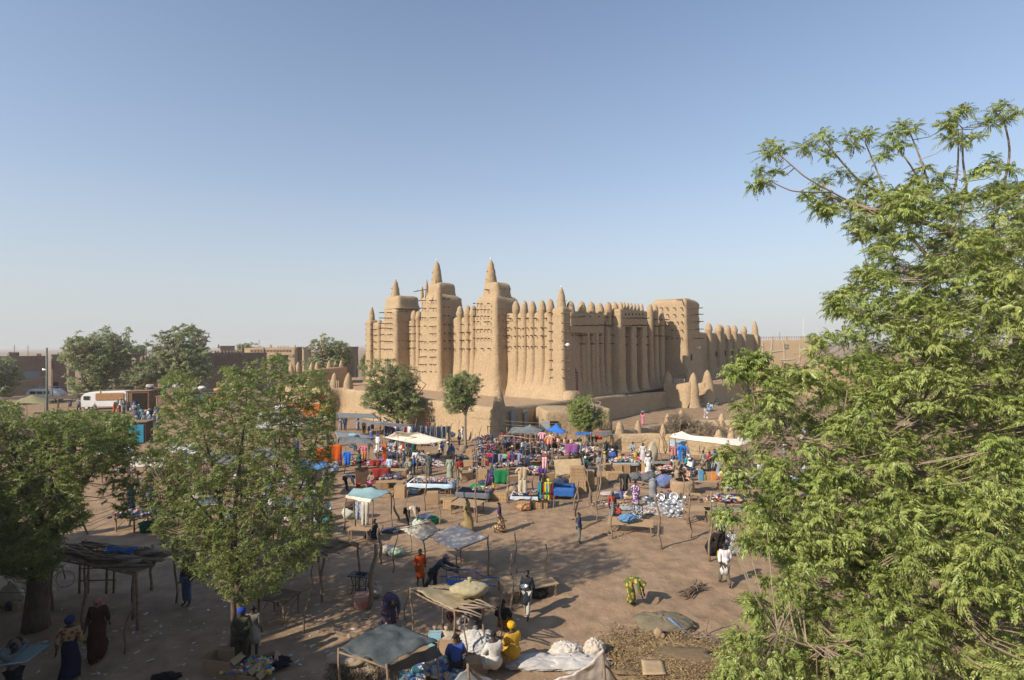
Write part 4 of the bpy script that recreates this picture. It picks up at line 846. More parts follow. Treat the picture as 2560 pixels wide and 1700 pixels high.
town('round bushy tree with bare tip sprigs behind the mud pinnacles', 812, 925, 745, 880, 835, 945, 103, 700, FAR, LM_F, 1.7, rg, tr=.3, clump=.5, twig=.05)
town('small feathery tree between the two tall town trees', 358, 980, 312, 412, 905, 970, 99, 260, FAR, LM_F, 1.5, rg, tr=.25, twig=.04)
town('dark tree cut by the frame edge before the long brown house', -10, 995, -60, 46, 895, 1000, 96, 420, FAR, LM_F, 1.9, rg, tr=.3, clump=.5, twig=.05)
town('faint tree standing beyond the roofs of the mansion', 613, 890, 588, 640, 858, 885, 190, 130, FAR, LM_F, 2.6, rg, tr=.2, twigs=False)
town('rounded distant tree over the crenelled house', 348, 890, 328, 362, 864, 884, 180, 140, FAR, LM_F, 2.4, rg, tr=.2, twigs=False)
town('low thorny bush beside the end pillar of the mosque', 911, 935, 897, 926, 885, 930, 112, 120, FAR, LM_F, 1.3, rg, tr=.1)
town('dark distant tree behind the roof of the block building', 2028, 860, 2016, 2040, 834, 848, 200, 90, FAR, LM_F, 2.2, rg, tr=.2, twigs=False)
town('broad willowy green tree with a forked trunk before the minarets', 993, 1078, 905, 1094, 905, 1052, 62.5, 1000, MIDT, LM_M, 1.3, rg, dr=2.8, tr=.26, clump=.5, twig=.03, stems=7)
town('slim young tree with pale trunk in front of the terrace wall', 1164, 1127, 1106, 1206, 935, 1040, 50.6, 650, MIDT, LM_M, 1.0, rg, dr=1.5, tr=.16, clump=.6, twig=.02, stems=6, tm=M_TWIG)
town('dense pollarded tree with thick cut trunk above the blue canopy', 1453, 1127, 1408, 1518, 986, 1078, 50.7, 800, MIDT, leafmat('pollard_leaf', (.22, .31, .075), (.30, .36, .11)), .85, rg, dr=1.5, tr=.34, clump=.9, twig=.02, lean=(.9, 0), tm=M_TWIG, stems=7)
b = MB(); p0 = G('S', 1455, 1127); p1 = P('S', 1478, 1062, 50.2); p2 = P('S', 1492, 1052, 50.0)
town('sparse grey dry bush growing inside the enclosure wall', 1705, 1095, 1664, 1757, 1032, 1090, 55, 380, FINE, LM_D, 1.0, rg, tr=.05, clump=.7, stems=9, tm=M_TWIG, name='dry_bush')
town('low brown dry thicket against the enclosure wall', 1785, 1100, 1752, 1835, 1052, 1096, 54, 240, FINE, LM_D, .9, rg, tr=.04, clump=.6, stems=7, tm=M_TWIG, name='dry_bush')
# unseen trees and two houses added at near left to shade the square
simple_tree('unseen tree added outside the frame to shade the left ground', (-22.0, 13.2, 0), 0, (0, 0, 7.3), (4.4, 4.2, 3.0), 1100, NEEMS, LM_L, 2.0, rg, tr=.35, name='neem_tree')
simple_tree('second unseen tree added outside the frame to shade the boxes of wares', (-14.3, 7.6, 0), 0, (0, 0, 6.0), (3.4, 3.4, 2.4), 800, NEEMS, LM_L, 2.0, rg, tr=.3, name='neem_tree')
for lb, x, y, hx, hy, hz in (('unseen two storey mud house added outside the frame to shade the square', -35.5, 12.6, 10, 8, 9.8), ('smaller unseen mud house added outside the frame to shade the open cartons', -20.2, 6.6, 4.2, 3.2, 8.8)):
    th_ = thing('mud_house', (x, y, 0), lb, 'house'); V_, F_ = mudblock((0, 0), hx, hy, 0, hz, 0, r=.4, top=.3, ns=10, dz=1); mo('wall', npmesh('wall', V_, F_, M_BROWN), th_)
    for i in range(7):
        for q_ in ((hx - .4, hy * (i / 3 - 1) * .95), (hx * (i / 3 - 1) * .95, hy - .4)): V_, F_ = mudcone(q_, hz - .2, hz + random.uniform(.8, 1.7), .5, n=8); mo('pinnacle', npmesh('pinnacle', V_, F_, M_BROWN), th_)
th_ = thing('mud_house', (4, -8, 0), 'large mud house whose roof terrace overlooks the square', 'house'); V_, F_ = mudblock((0, 0), 24, 7.2, 0, 8.3, 0, r=.4, top=.3, ns=12, dz=1); mo('wall', npmesh('wall', V_, F_, M_ADOBE2), th_)
# bushes dotted over the far plain
rg = np.random.default_rng(21); pos, sc_ = [], []
for i in range(900):
    d = rg.uniform(230, 2600) ** 1.0; x = rg.uniform(-1.05, 1.05) * d; pos.append((x, d, -.8 + .6)); sc_.append(rg.uniform(2.5, 7))
mo('scrub_vegetation', leafmesh('scrub', scatter(FAR[:3], np.array(pos), np.array(sc_), rg, .3), LM_F), kind='stuff')
# ------------------------------------------------------------ people
_pend = []
def skin_mesh(vs, es, rs, sub=1):
    me = bpy.data.meshes.new('tmp'); me.from_pydata(vs, es, []); o = bpy.data.objects.new('tmp', me); COL.objects.link(o)
    o.modifiers.new('s', 'SKIN'); sv = me.skin_vertices[0].data
    for i, r_ in enumerate(rs): sv[i].radius = r_ if isinstance(r_, tuple) else (r_, r_); sv[i].use_root = (i == 0)
    m = o.modifiers.new('u', 'SUBSURF'); m.levels = sub; m.render_levels = sub
    _pend.append(o); return o
BASE = dict(pelvis=(0, 0, .95), belly=(0, .01, 1.12), chest=(0, 0, 1.33), neck=(0, .0, 1.46), head=(0, .025, 1.575), top=(0, .015, 1.66), shL=(-.165, 0, 1.39), shR=(.165, 0, 1.39),
            elL=(-.225, -.02, 1.13), elR=(.225, -.02, 1.13), haL=(-.235, .06, .90), haR=(.235, .06, .90), hipL=(-.09, 0, .90), hipR=(.09, 0, .90), knL=(-.10, .02, .50), knR=(.10, .02, .50),
            anL=(-.10, -.02, .085), anR=(.10, -.02, .085), toL=(-.12, .13, .03), toR=(.12, .13, .03))
POSES = {
    'stand': {}, 'walk': dict(knL=(-.09, .20, .52), anL=(-.09, .26, .10), toL=(-.10, .40, .05), knR=(.09, .02, .49), anR=(.09, -.28, .12), toR=(.10, -.16, .03), haL=(-.23, -.12, .92), haR=(.23, .20, .93)),
    'bend': dict(pelvis=(0, -.16, .93), belly=(0, .0, 1.02), chest=(0, .24, 1.04), neck=(0, .37, 1.03), head=(0, .47, .97), top=(0, .54, .92), shL=(-.165, .29, 1.02), shR=(.165, .29, 1.02), elL=(-.2, .35, .76), elR=(.2, .35, .76), haL=(-.13, .44, .52), haR=(.13, .44, .52), hipL=(-.09, -.14, .88), hipR=(.09, -.14, .88), knL=(-.1, -.04, .48), knR=(.1, -.04, .48)),
    'sit': dict(pelvis=(0, -.05, .14), belly=(0, -.03, .32), chest=(0, .03, .54), neck=(0, .06, .68), head=(0, .10, .79), top=(0, .10, .875), shL=(-.165, .04, .60), shR=(.165, .04, .60), elL=(-.24, .14, .36), elR=(.24, .14, .36), haL=(-.15, .36, .33), haR=(.15, .36, .33), hipL=(-.1, .02, .13), hipR=(.1, .02, .13), knL=(-.26, .36, .26), knR=(.26, .36, .26), anL=(-.10, .50, .08), anR=(.10, .50, .08), toL=(-.05, .60, .04), toR=(.05, .60, .04)),
    'stool': dict(pelvis=(0, 0, .46), belly=(0, .01, .63), chest=(0, .05, .84), neck=(0, .08, .97), head=(0, .12, 1.08), top=(0, .12, 1.165), shL=(-.165, .05, .90), shR=(.165, .05, .90), elL=(-.24, .14, .66), elR=(.24, .14, .66), haL=(-.13, .36, .58), haR=(.13, .36, .58), hipL=(-.09, .04, .45), hipR=(.09, .04, .45), knL=(-.14, .42, .46), knR=(.14, .42, .46), anL=(-.12, .38, .08), anR=(.12, .38, .08), toL=(-.12, .52, .03), toR=(.12, .52, .03)),
    'carry': dict(elL=(-.33, .0, 1.52), elR=(.33, .0, 1.52), haL=(-.15, .02, 1.74), haR=(.15, .02, 1.74)),
    'hold': dict(elL=(-.23, .02, 1.14), elR=(.23, .02, 1.14), haL=(-.08, .28, 1.16), haR=(.08, .28, 1.16)),
    'push': dict(pelvis=(0, -.12, .90), belly=(0, .02, 1.05), chest=(0, .18, 1.22), neck=(0, .26, 1.33), head=(0, .34, 1.42), top=(0, .36, 1.50), shL=(-.165, .2, 1.27), shR=(.165, .2, 1.27), elL=(-.2, .42, 1.12), elR=(.2, .42, 1.12), haL=(-.2, .70, 1.03), haR=(.2, .70, 1.03), hipL=(-.09, -.12, .86), hipR=(.09, -.12, .86), knL=(-.1, -.05, .48), knR=(.1, -.30, .50), anL=(-.1, -.10, .09), anR=(.1, -.56, .14), toL=(-.1, .05, .03), toR=(.1, -.48, .03)),
    'reach': dict(elR=(.30, .16, 1.52), haR=(.28, .30, 1.72), haL=(-.15, .22, 1.05))}
EDG = [('pelvis', 'belly'), ('belly', 'chest'), ('chest', 'neck'), ('neck', 'head'), ('head', 'top')] + [(a + s, b + s) if a not in ('chest', 'pelvis') else (a, b + s) for s in 'LR' for a, b in (('chest', 'sh'), ('sh', 'el'), ('el', 'ha'), ('pelvis', 'hip'), ('hip', 'kn'), ('kn', 'an'), ('an', 'to'))]
RAD = dict(pelvis=(.13, .10), belly=(.115, .09), chest=(.14, .10), neck=.052, head=(.078, .094), top=.062, sh=.062, el=.042, ha=.028, hip=.085, kn=.055, an=.038, to=.034)
def rad(k): return RAD[k] if k in RAD else RAD[k[:2]] if k[:2] in RAD else RAD[k[:3]]
def joints(pose): j = dict(BASE); j.update(POSES[pose]); return j
def sub_skin(pose, edges, grow, ends=None):
    j = joints(pose); ks = []
    for a, b in edges:
        for k in (a, b):
            if k not in ks: ks.append(k)
    pos = dict(j)
    if ends: pos.update({k: tuple(Vector(j[a]).lerp(Vector(j[b]), t)) for k, (a, b, t) in ends.items()})
    rs = []
    for k in ks:
        r_ = rad(k if k in RAD or k[:-1] in RAD else k); g = grow.get(k, grow.get(k[:-1], grow['*'])); r_ = r_ if isinstance(r_, tuple) else (r_, r_); rs.append((r_[0] + g, r_[1] + g))
    return skin_mesh([pos[k] for k in ks], [(ks.index(a), ks.index(b)) for a, b in edges], rs)
RAW = {}
for pz_ in POSES:
    RAW[pz_, 'body'] = sub_skin(pz_, EDG, {'*': 0})
    sh = [('pelvis', 'belly'), ('belly', 'chest'), ('chest', 'neck'), ('chest', 'shL'), ('shL', 'elL'), ('elL', 'haL'), ('chest', 'shR'), ('shR', 'elR'), ('elR', 'haR')]
    RAW[pz_, 'shirt'] = sub_skin(pz_, sh, {'*': .032, 'pelvis': .05, 'el': .03, 'ha': .035, 'neck': .012}, {'haL': ('elL', 'haL', .75), 'haR': ('elR', 'haR', .75), 'neck': ('chest', 'neck', .6)})
    tr_ = [('pelvis', 'hipL'), ('hipL', 'knL'), ('knL', 'anL'), ('pelvis', 'hipR'), ('hipR', 'knR'), ('knR', 'anR')]
    RAW[pz_, 'trousers'] = sub_skin(pz_, tr_, {'*': .028, 'an': .04, 'kn': .03}, {'anL': ('knL', 'anL', .92), 'anR': ('knR', 'anR', .92)})
bpy.context.view_layer.update(); dgr = bpy.context.evaluated_depsgraph_get()
M_SKIN = mat('dark_skin', (.060, .034, .022), (.045, .026, .017), scale=5, rough=.55, spec=.4)
M_EYE = mat('eye', (.5, .48, .45), rough=.4)
WHITECLOTH = cloth((.7, .68, .63))
PM = {}
for (pz_, kd), o in RAW.items():
    me = o.evaluated_get(dgr).to_mesh(); V = [v.co.copy() for v in me.vertices]; Fc = [tuple(p.vertices) for p in me.polygons]
    o.evaluated_get(dgr).to_mesh_clear(); j = {k: Vector(v) for k, v in joints(pz_).items()}; b = MB(); b.add(V, Fc)
    if kd == 'body':
        nv = len(V)
        for s in 'LR':
            w_, e_ = j['ha' + s], j['el' + s]; d = (w_ - e_).normalized(); sd = d.cross(Vector((0, 1, .3))).normalized() * (1 if s == 'R' else -1)
            nn = d.cross(sd).normalized(); b.tube([w_ - d * .02, w_ + d * .045, w_ + d * .085], [(.018, .028), (.019, .038), (.014, .034)], 6)
            for f_ in range(4):
                q = w_ + d * .08 + nn * (f_ - 1.5) * .018; L = (.060, .072, .068, .052)[f_]
                b.tube([q, q + d * L * .5 + sd * .006, q + d * L + sd * .022], [.009, .008, .005], 4)
            q = w_ + d * .03 + nn * .034; b.tube([q, q + d * .03 + nn * .026, q + d * .06 + nn * .03], [.011, .009, .006], 4)
        hd, tp, nk = j['head'], j['top'], j['neck']; upv = (tp - nk).normalized(); fw = Vector((1, 0, 0)).cross(upv) * -1
        if fw.dot(Vector((0, 1, 0))) < 0 and abs(upv.z) > .5: fw = -fw
        b.tube([hd + fw * .075 + upv * .02, hd + fw * .105 - upv * .018], [.012, .02], 5)
        for s in (-1, 1):
            sx = Vector((s, 0, 0)); b.tube([hd + sx * .08 + upv * .02, hd + sx * .095 - upv * .02], [.02, .014], 4); b.lathe([(.001, -.01), (.011, 0), (.001, .01)], hd + fw * .086 + sx * .032 + upv * .022, 5, 1)
        b.tube([hd + fw * .082 - upv * .045 - Vector((.025, 0, 0)), hd + fw * .086 - upv * .045, hd + fw * .082 - upv * .045 + Vector((.025, 0, 0))], [.006, .010, .006], 4)
        PM[pz_, 'body'] = b.mesh('body', [M_SKIN, M_EYE], True)
        b2 = MB(); a_ = []
        for t in range(6):
            th2 = t / 5 * 1.75; r_ = math.sin(th2) * .093; c = hd + upv * (.03 + .078 * math.cos(th2)) - fw * (.012 + .010 * t); a_.append((c, r_))
        b2.tube([c for c, r_ in a_], [(max(r_ * .92, .005), max(r_, .005)) for c, r_ in a_], 10); PM[pz_, 'hair'] = b2.mesh('hair', WHITECLOTH, True)
        b2 = MB(); b2.tube([hd + upv * .115 - fw * .01, hd + upv * .11 - fw * .01, hd + upv * .085, hd + upv * .03 - fw * .01, hd - upv * .0 - fw * .03, hd - upv * .05 - fw * .05], [.03, .075, .108, .118, .106, .07], 10); PM[pz_, 'turban'] = b2.mesh('turban', WHITECLOTH, True)
        b2 = MB(); b2.tube([hd + upv * .12, hd + upv * .115, hd + upv * .07, hd + upv * .03], [.02, .075, .098, .102], 10); b2.tube([hd + upv * .03 + fw * .02, hd + upv * .022 + fw * .15], [(.01, .09), (.008, .06)], 6); PM[pz_, 'cap'] = b2.mesh('cap', WHITECLOTH, True)
        b2 = MB(); b2.tube([hd + upv * .15, hd + upv * .14, hd + upv * .07, hd + upv * .055, hd + upv * .05], [.02, .07, .10, .21, .20], 12); PM[pz_, 'straw_hat'] = b2.mesh('straw_hat', WHITECLOTH, True)
        b2 = MB(); b2.tube([hd + upv * .115, hd + upv * .10, hd + upv * .04, hd - upv * .05 - fw * .03, nk - fw * .03, nk - upv * .08 - fw * .06], [.03, .085, .108, .10, .10, .14], 10); PM[pz_, 'headscarf'] = b2.mesh('headscarf', WHITECLOTH, True)
    else:
        if kd == 'trousers':
            j_ = j['pelvis']; b.tube([j_ + Vector((0, 0, .10)), j_ + Vector((0, 0, .03)), j_ - Vector((0, 0, .05))], [(.125, .15), (.12, .16), (.10, .14)], 8)
        PM[pz_, kd] = b.mesh(kd, WHITECLOTH, True)
    # skirt / robe bottom
    if kd == 'shirt':
        for nm, t0_, wide in (('wrap_skirt', .0, 1.0), ('robe', -.35, 1.25), ('tunic', -.35, .9)):
            bl, pe, kn, an_ = j['belly'], j['pelvis'], (j['knL'] + j['knR']) / 2, (j['anL'] + j['anR']) / 2
            kw = abs(j['knL'].x) + .10 * wide; aw = abs(j['anL'].x) + .11 * wide; kd_ = abs(j['knL'].y - j['knR'].y) / 2 + .12 * wide; ad = abs(j['anL'].y - j['anR'].y) / 2 + .14 * wide
            pth = [(bl, .155, .125), (bl.lerp(pe, .6), .16, .14), (pe, .175 * wide, .15 * wide), (pe.lerp(kn, .5), .5 * (.18 + kw), .5 * (.15 + kd_)), (kn, kw, kd_)]
            if nm != 'tunic': pth += [(kn.lerp(an_, .5), (kw + aw) / 2, (kd_ + ad) / 2), (kn.lerp(an_, .86), aw, ad)]
            q = MB(); V2 = []; n_ = 18
            for i, (c, rx, ry) in enumerate(pth):
                dd = (pth[min(i + 1, len(pth) - 1)][0] - pth[max(i - 1, 0)][0]).normalized(); ay = dd.cross(Vector((1, 0, 0))).normalized()
                f_ = min(1, i / 4) * .09
                for m_ in range(n_):
                    a2 = 6.283 * m_ / n_; g_ = 1 + f_ * math.sin(5 * a2 + 1.3 * i * .3) + f_ * .6 * math.sin(8 * a2 + 2)
                    V2.append(c + Vector((1, 0, 0)) * math.cos(a2) * rx * g_ + ay * math.sin(a2) * ry * g_)
            m2 = len(pth); q.add(V2, [(a * n_ + m_, a * n_ + (m_ + 1) % n_, (a + 1) * n_ + (m_ + 1) % n_, (a + 1) * n_ + m_) for a in range(m2 - 1) for m_ in range(n_)] + [tuple(range(n_ - 1, -1, -1)), tuple((m2 - 1) * n_ + m_ for m_ in range(n_))])
            if nm != 'wrap_skirt': q.add(V, Fc)
            PM[pz_, nm] = q.mesh(nm, WHITECLOTH, True)
for o in _pend: bpy.data.objects.remove(o)
def omat(o, m):
    o.material_slots[0].link = 'OBJECT'; o.material_slots[0].material = m; return o
HAIR = mat('black_hair', (.02, .017, .015), rough=.9)
def person(label, at, pose, face, top, bottom=None, head=('hair', None), sc=1.0, group=None, z=0.0):
    """face: degrees, 0 looks away from the camera, 90 to the left, 180 to the camera, -90 to the right"""
    loc = G(*at, z) if len(at) == 3 and isinstance(at[0], str) else Vector(at)
    if z == 0: loc.z = gz(loc.x, loc.y) if len(at) == 3 and isinstance(at[0], str) else loc.z
    t = thing('person', loc, label, 'person', R(face), group); t.scale = (sc * random.uniform(.97, 1.03),) * 3
    mo('body', PM[pose, 'body'], t)
    k, m = top; omat(mo(k, PM[pose, k], t), m)
    if bottom: k, m = bottom; omat(mo(k, PM[pose, k], t), m)
    k, m = head; omat(mo(k, PM[pose, k], t), m or HAIR)
    return t
# ------------------------------------------------------------ market things
def wob(a, b, n=6, amp=.04):
    a, b = Vector(a), Vector(b); ph = random.uniform(0, 6); q = random.uniform(0, 6)
    return [a.lerp(b, i / n) + Vector((math.sin(i * 1.3 + ph), math.cos(i * 1.1 + q), 0)) * amp * (1 if 0 < i < n else 0) for i in range(n + 1)]
def pole(label, k, x, y, tx, ty, r=.035, fork=0, lean=0, m=M_POLE, group=None):
    a = G(k, x, y); b_ = P(k, tx, ty, a.y + lean); q = MB(); v = b_ - a
    q.tube(wob((0, 0, -.05), v, 7, min(.07, v.length * .03)), [r * (1.15 - .05 * i) for i in range(8)], 6)
    if fork: q.tube([v * .86, v * .93 + Vector((.12, 0, .05)), v + Vector((.22, 0, .12))], [r * .8, r * .7, r * .5], 5)
    o = q.obj('market_pole', m, None, True, label=label, category='pole', group=group); o.location = a; return o
def clothgrid(c, sag=.15, peaks=(), n=16, wr=.03, seed=None, th=.0):
    """c: 4 corner Vectors; sagging wrinkled sheet"""
    seed = random.uniform(0, 30) if seed is None else seed; V = []
    for j in range(n + 1):
        for i in range(n + 1):
            u, v = i / n, j / n; p = c[0] * (1 - u) * (1 - v) + c[1] * u * (1 - v) + c[2] * u * v + c[3] * (1 - u) * v
            z = -sag * 4 * (u * (1 - u) + v * (1 - v)) / 2
            for pu, pv, h, w_ in peaks: d = math.hypot(u - pu, v - pv); z += h * math.exp(-d / w_)
            V.append((p.x, p.y, p.z + z))
    V = np.array(V); L = max((c[1] - c[0]).length, (c[2] - c[1]).length); V[:, 2] += wr * (sn(V, 2.2, seed) + .5 * sn(V, 5, seed + 1)); V[:, 0] += wr * .6 * sn(V, 1.9, seed + 5)
    Fc = [(j * (n + 1) + i, j * (n + 1) + i + 1, (j + 1) * (n + 1) + i + 1, (j + 1) * (n + 1) + i) for j in range(n) for i in range(n)]
    return V, Fc
def sheetobj(name, VF, m, par=None, off=(0, 0, 0), th=.012, **pr):
    V = np.asarray(VF[0], dtype=float) + np.array(off); o = mo(name, npmesh(name, V, VF[1], m), par, **pr); s = o.modifiers.new('t', 'SOLIDIFY'); s.thickness = th; return o
def canopy(label, corners, m, sag=.12, peaks=(), poles=True, drop=0.0, rails=(0, 2), wr=.03, name='market_canopy', cat='canopy', pr_=.035, n=16):
    """corners: (zoom, x, y, z) back-left, back-right, front-right, front-left"""
    c = [G(k, x, y, z) for k, x, y, z in corners]; o = sum(c, Vector()) / 4; o.z = 0; t = thing(name, o, label, cat)
    L = [v - o for v in c]; sheetobj('cloth', clothgrid(L, sag, peaks, n, wr), m, t)
    if poles:
        for v in L:
            q = MB(); q.tube(wob((v.x + random.uniform(-.15, .15), v.y, 0), v + Vector((0, 0, .06)), 5, .035), pr_, 5); q.obj('pole', M_POLE, t, True)
    for i in rails: q = MB(); a, b_ = L[i], L[(i + 1) % 4]; q.tube(wob(a - Vector((0, 0, .05)), b_ - Vector((0, 0, .05)), 4, .03), pr_ * .8, 5); q.obj('rail', M_POLE, t, True)
    return t
M_PLANK = mat('pale_plank', (.42, .29, .17), (.33, .22, .125), scale=3, stretch=(1, 6, 1), rough=.85, spec=.1)
M_CRATE = mat('crate_wood', (.50, .33, .18), (.38, .25, .13), scale=5, rough=.85, fine=.2, spec=.1)
M_CRATE2 = mat('cardboard', (.40, .27, .16), (.33, .22, .13), scale=2, rough=.95, spec=.05)
def table(label, at, w_, d, h, rz, m=M_PLANK, planks=6, cloth_m=None, hang=.25, name='market_table', cat='table', gap=.82, legs=True, group=None):
    c = G(*at[:3], h); t = thing(name, (c.x, c.y, 0), label, cat, R(rz), group)
    for i in range(planks): MB().box((0, -d / 2 + d * (i + .5) / planks, h - .015), (w_ / 2 + random.uniform(-.03, .03), d / planks / 2 * gap, .015)).obj('plank', m, t)
    for x in (-1, 1):
        MB().box((x * (w_ / 2 - .12), 0, h - .06), (.03, d / 2, .03)).obj('bearer', m, t)
        if legs:
            for y in (-1, 1): MB().box((x * (w_ / 2 - .1), y * (d / 2 - .08), h / 2 - .04), (.03, .03, h / 2 - .04)).obj('leg', M_WOOD, t)
            q = MB(); q.tube([(x * (w_ / 2 - .1), -d / 2 + .1, .15), (x * (w_ / 2 - .1), d / 2 - .1, h - .12)], .02, 4); q.obj('brace', M_WOOD, t)
    if cloth_m:
        e = .06; cs = [(-w_ / 2 - e, d / 2 + e), (w_ / 2 + e, d / 2 + e), (w_ / 2 + e, -d / 2 - e), (-w_ / 2 - e, -d / 2 - e)]; q = MB(); N_ = 20; V = []
        per = []
        for i in range(4):
            a, b_ = cs[i], cs[(i + 1) % 4]
            for s in range(N_ // 2): u = s / (N_ / 2); per.append((a[0] + (b_[0] - a[0]) * u, a[1] + (b_[1] - a[1]) * u))
        for zz_, g in ((h + .015, .93), (h + .012, 1.0), (h - hang * .5, 1.02), (h - hang, 1.04)):
            for i, (x, y) in enumerate(per): k2 = g + (.012 * math.sin(i * 1.9) if zz_ < h else 0); V.append((x * k2, y * k2, zz_ + (random.uniform(-.05, .03) if zz_ < h - hang * .8 else 0)))
        n_ = len(per); q.add(V, [(a * n_ + i, a * n_ + (i + 1) % n_, (a + 1) * n_ + (i + 1) % n_, (a + 1) * n_ + i) for a in range(3) for i in range(n_)] + [tuple(range(n_))]); q.obj('tablecloth', cloth_m, t, True)
    return t
def crate(label, at, w_, d, h, rz, m=M_CRATE, z=0.0, name='crate', group=None, slats=5, open_=False, cat='crate'):
    c = G(*at[:3], z) if isinstance(at[0], str) else Vector(at); t = thing(name, (c.x, c.y, z if isinstance(at[0], str) else c.z), label, cat, R(rz), group)
    if open_:
        for sx in (-1, 1): MB().box((sx * (w_ / 2 - .01), 0, h / 2), (.01, d / 2 - .02, h / 2)).obj('side_panel', m, t)
        for sy in (-1, 1): MB().box((0, sy * (d / 2 - .01), h / 2), (w_ / 2, .01, h / 2 - .003)).obj('end_panel', m, t)
        for sx in (-1, 1): MB().box((sx * (w_ / 2 + .07), 0, h - .02), (.10, d / 2 - .02, .006), tilt=Matrix.Rotation(sx * .7, 3, 'Y')).obj('flap', m, t)
        MB().box((0, 0, .02), (w_ / 2 - .03, d / 2 - .03, .01)).obj('bottom', m, t)
    else:
        MB().box((0, 0, h / 2), (w_ / 2 - .015, d / 2 - .015, h / 2 - .004)).obj('body', m, t)
        if slats:
            for i in range(slats):
                x = -w_ / 2 + w_ * (i + .5) / slats
                for sy in (-1, 1): MB().box((x, sy * (d / 2 - .006), h / 2), (w_ / slats * .40, .008, h / 2)).obj('slat', m, t)
                MB().box((x, 0, h - .002), (w_ / slats * .41, d / 2, .008)).obj('slat', m, t)
            for sx in (-1, 1):
                for i in range(3): MB().box((sx * (w_ / 2 - .004), -d / 2 + d * (i + .5) / 3, h / 2), (.008, d / 6 * .82, h / 2 - .002)).obj('slat', m, t)
            for z_ in (.25, .75): MB().box((0, 0, h * z_), (w_ / 2 + .007, d / 2 + .006, .012)).obj('strap', M_WOOD, t)
        else: MB().box((0, 0, h * .5), (w_ / 2 + .001, .03, h / 2 + .001)).obj('tape', M_PLANK, t)
    return t
def palette(name, cols, rough=.6):
    m = bpy.data.materials.new(name); m.use_nodes = True; n = m.node_tree; b = n.nodes['Principled BSDF']; b.inputs['Roughness'].default_value = rough
    g = n.nodes.new('ShaderNodeNewGeometry'); r_ = n.nodes.new('ShaderNodeValToRGB'); r_.color_ramp.interpolation = 'CONSTANT'; e = r_.color_ramp.elements
    for i, c in enumerate(cols):
        q = e[i] if i < 2 else e.new(i / len(cols)); q.position = i / len(cols); q.color = (*c, 1)
    n.links.new(g.outputs['Random Per Island'], r_.inputs[0]); n.links.new(r_.outputs[0], b.inputs['Base Color']); return m
RED, ORA, YEL, GRN, BLU, LBL, PNK, PUR, WHT, GRY, BLK, BRN, TAN, NAV, TEA = (.40, .05, .04), (.55, .16, .04), (.55, .42, .10), (.06, .22, .10), (.06, .12, .32), (.28, .40, .50), (.48, .16, .25), (.13, .06, .22), (.58, .56, .52), (.30, .30, .31), (.02, .02, .022), (.16, .09, .05), (.45, .32, .2), (.03, .05, .13), (.07, .26, .28)
PAL_MIX = palette('mixed_goods', [(.08, .06, .05), (.14, .14, .15), BLK, RED, BRN, WHT, NAV, BLK, GRY, (.5, .47, .4), BLU, BRN, BLK, ORA, GRY, TAN, LBL, BLK, GRN, WHT, NAV, (.25, .2, .18), PNK, YEL])
PAL_DARK = palette('dark_clothes', [NAV, BLK, GRY, BRN, NAV, (.10, .12, .16), BLK, RED, GRY, (.2, .12, .1)], .9)
PAL_PALE = palette('pale_clothes', [WHT, GRY, (.5, .45, .5), TAN, (.4, .35, .4), WHT, (.5, .3, .3), LBL], .9)
PAL_BRIGHT = palette('bright_packs', [WHT, YEL, RED, GRN, WHT, PNK, LBL, ORA, WHT, BLU])
PAL_SHOE = palette('shoes', [BLK, GRY, WHT, BRN, BLK, (.3, .28, .26), BRN, BLK, GRY, (.6, .5, .4), NAV, BLK, RED, WHT])
def goods(label, at, z, w_, d, h, n, m, size=.12, name='goods_pile', rz=0, cat='goods', flat=.5):
    c = G(*at[:3], z) if isinstance(at[0], str) else Vector(at); q = MB()
    for i in range(n):
        x, y = random.uniform(-.5, .5) * w_, random.uniform(-.5, .5) * d; hh = h * max(0, 1 - (2 * abs(x) / w_) ** 2 * .7 - (2 * abs(y) / d) ** 2 * .5) * random.uniform(.3, 1); s = size * random.uniform(.5, 1.2)
        q.box((x, y, hh + s * flat * .5), (s * random.uniform(.3, .6), s * random.uniform(.3, .6), s * flat * random.uniform(.3, 1) * .6), random.uniform(0, 3), tilt=Matrix.Rotation(random.uniform(-.5, .5), 3, 'X'), taper=random.uniform(.6, 1))
    o = q.obj(name, m, None, label=label, category=cat, kind='stuff'); o.location = c; o.rotation_euler.z = R(rz); return o
def blob(w_, d, h, amp=.12, n=30, m_=18, seed=None, fold=0.0, sq=2.0, cr=0.0):
    seed = random.uniform(0, 40) if seed is None else seed; V = []
    for k in range(m_ + 1):
        ph = math.pi * k / m_ ; z = -math.cos(ph); r_ = max(1 - abs(z) ** sq, 0) ** (1 / sq)
        for j in range(n): a = 6.283 * j / n; V.append((math.cos(a) * r_, math.sin(a) * r_, z))
    V = np.array(V); nz = 1 + amp * sn(V, 1.6, seed) + amp * .6 * sn(V, 4, seed + 3) - (.05 + fold) * np.abs(sn(V, 4.5, seed + 6)) + .02 * sn(V, 11, seed) + cr * (.35 * np.abs(sn(V, 2.7, seed + 8)) + .3 * np.abs(sn(V, 6.5, seed + 9)) - .3) + fold * .5 * np.sin(9 * np.arctan2(V[:, 1], V[:, 0]) + 3 * V[:, 2])
    V = V * nz[:, None] * np.array([w_ / 2, d / 2, h / 2]); V[:, 2] = np.maximum(V[:, 2] + h * .42, 0)
    Fc = [(k * n + j, k * n + (j + 1) % n, (k + 1) * n + (j + 1) % n, (k + 1) * n + j) for k in range(m_) for j in range(n)]
    return V, Fc
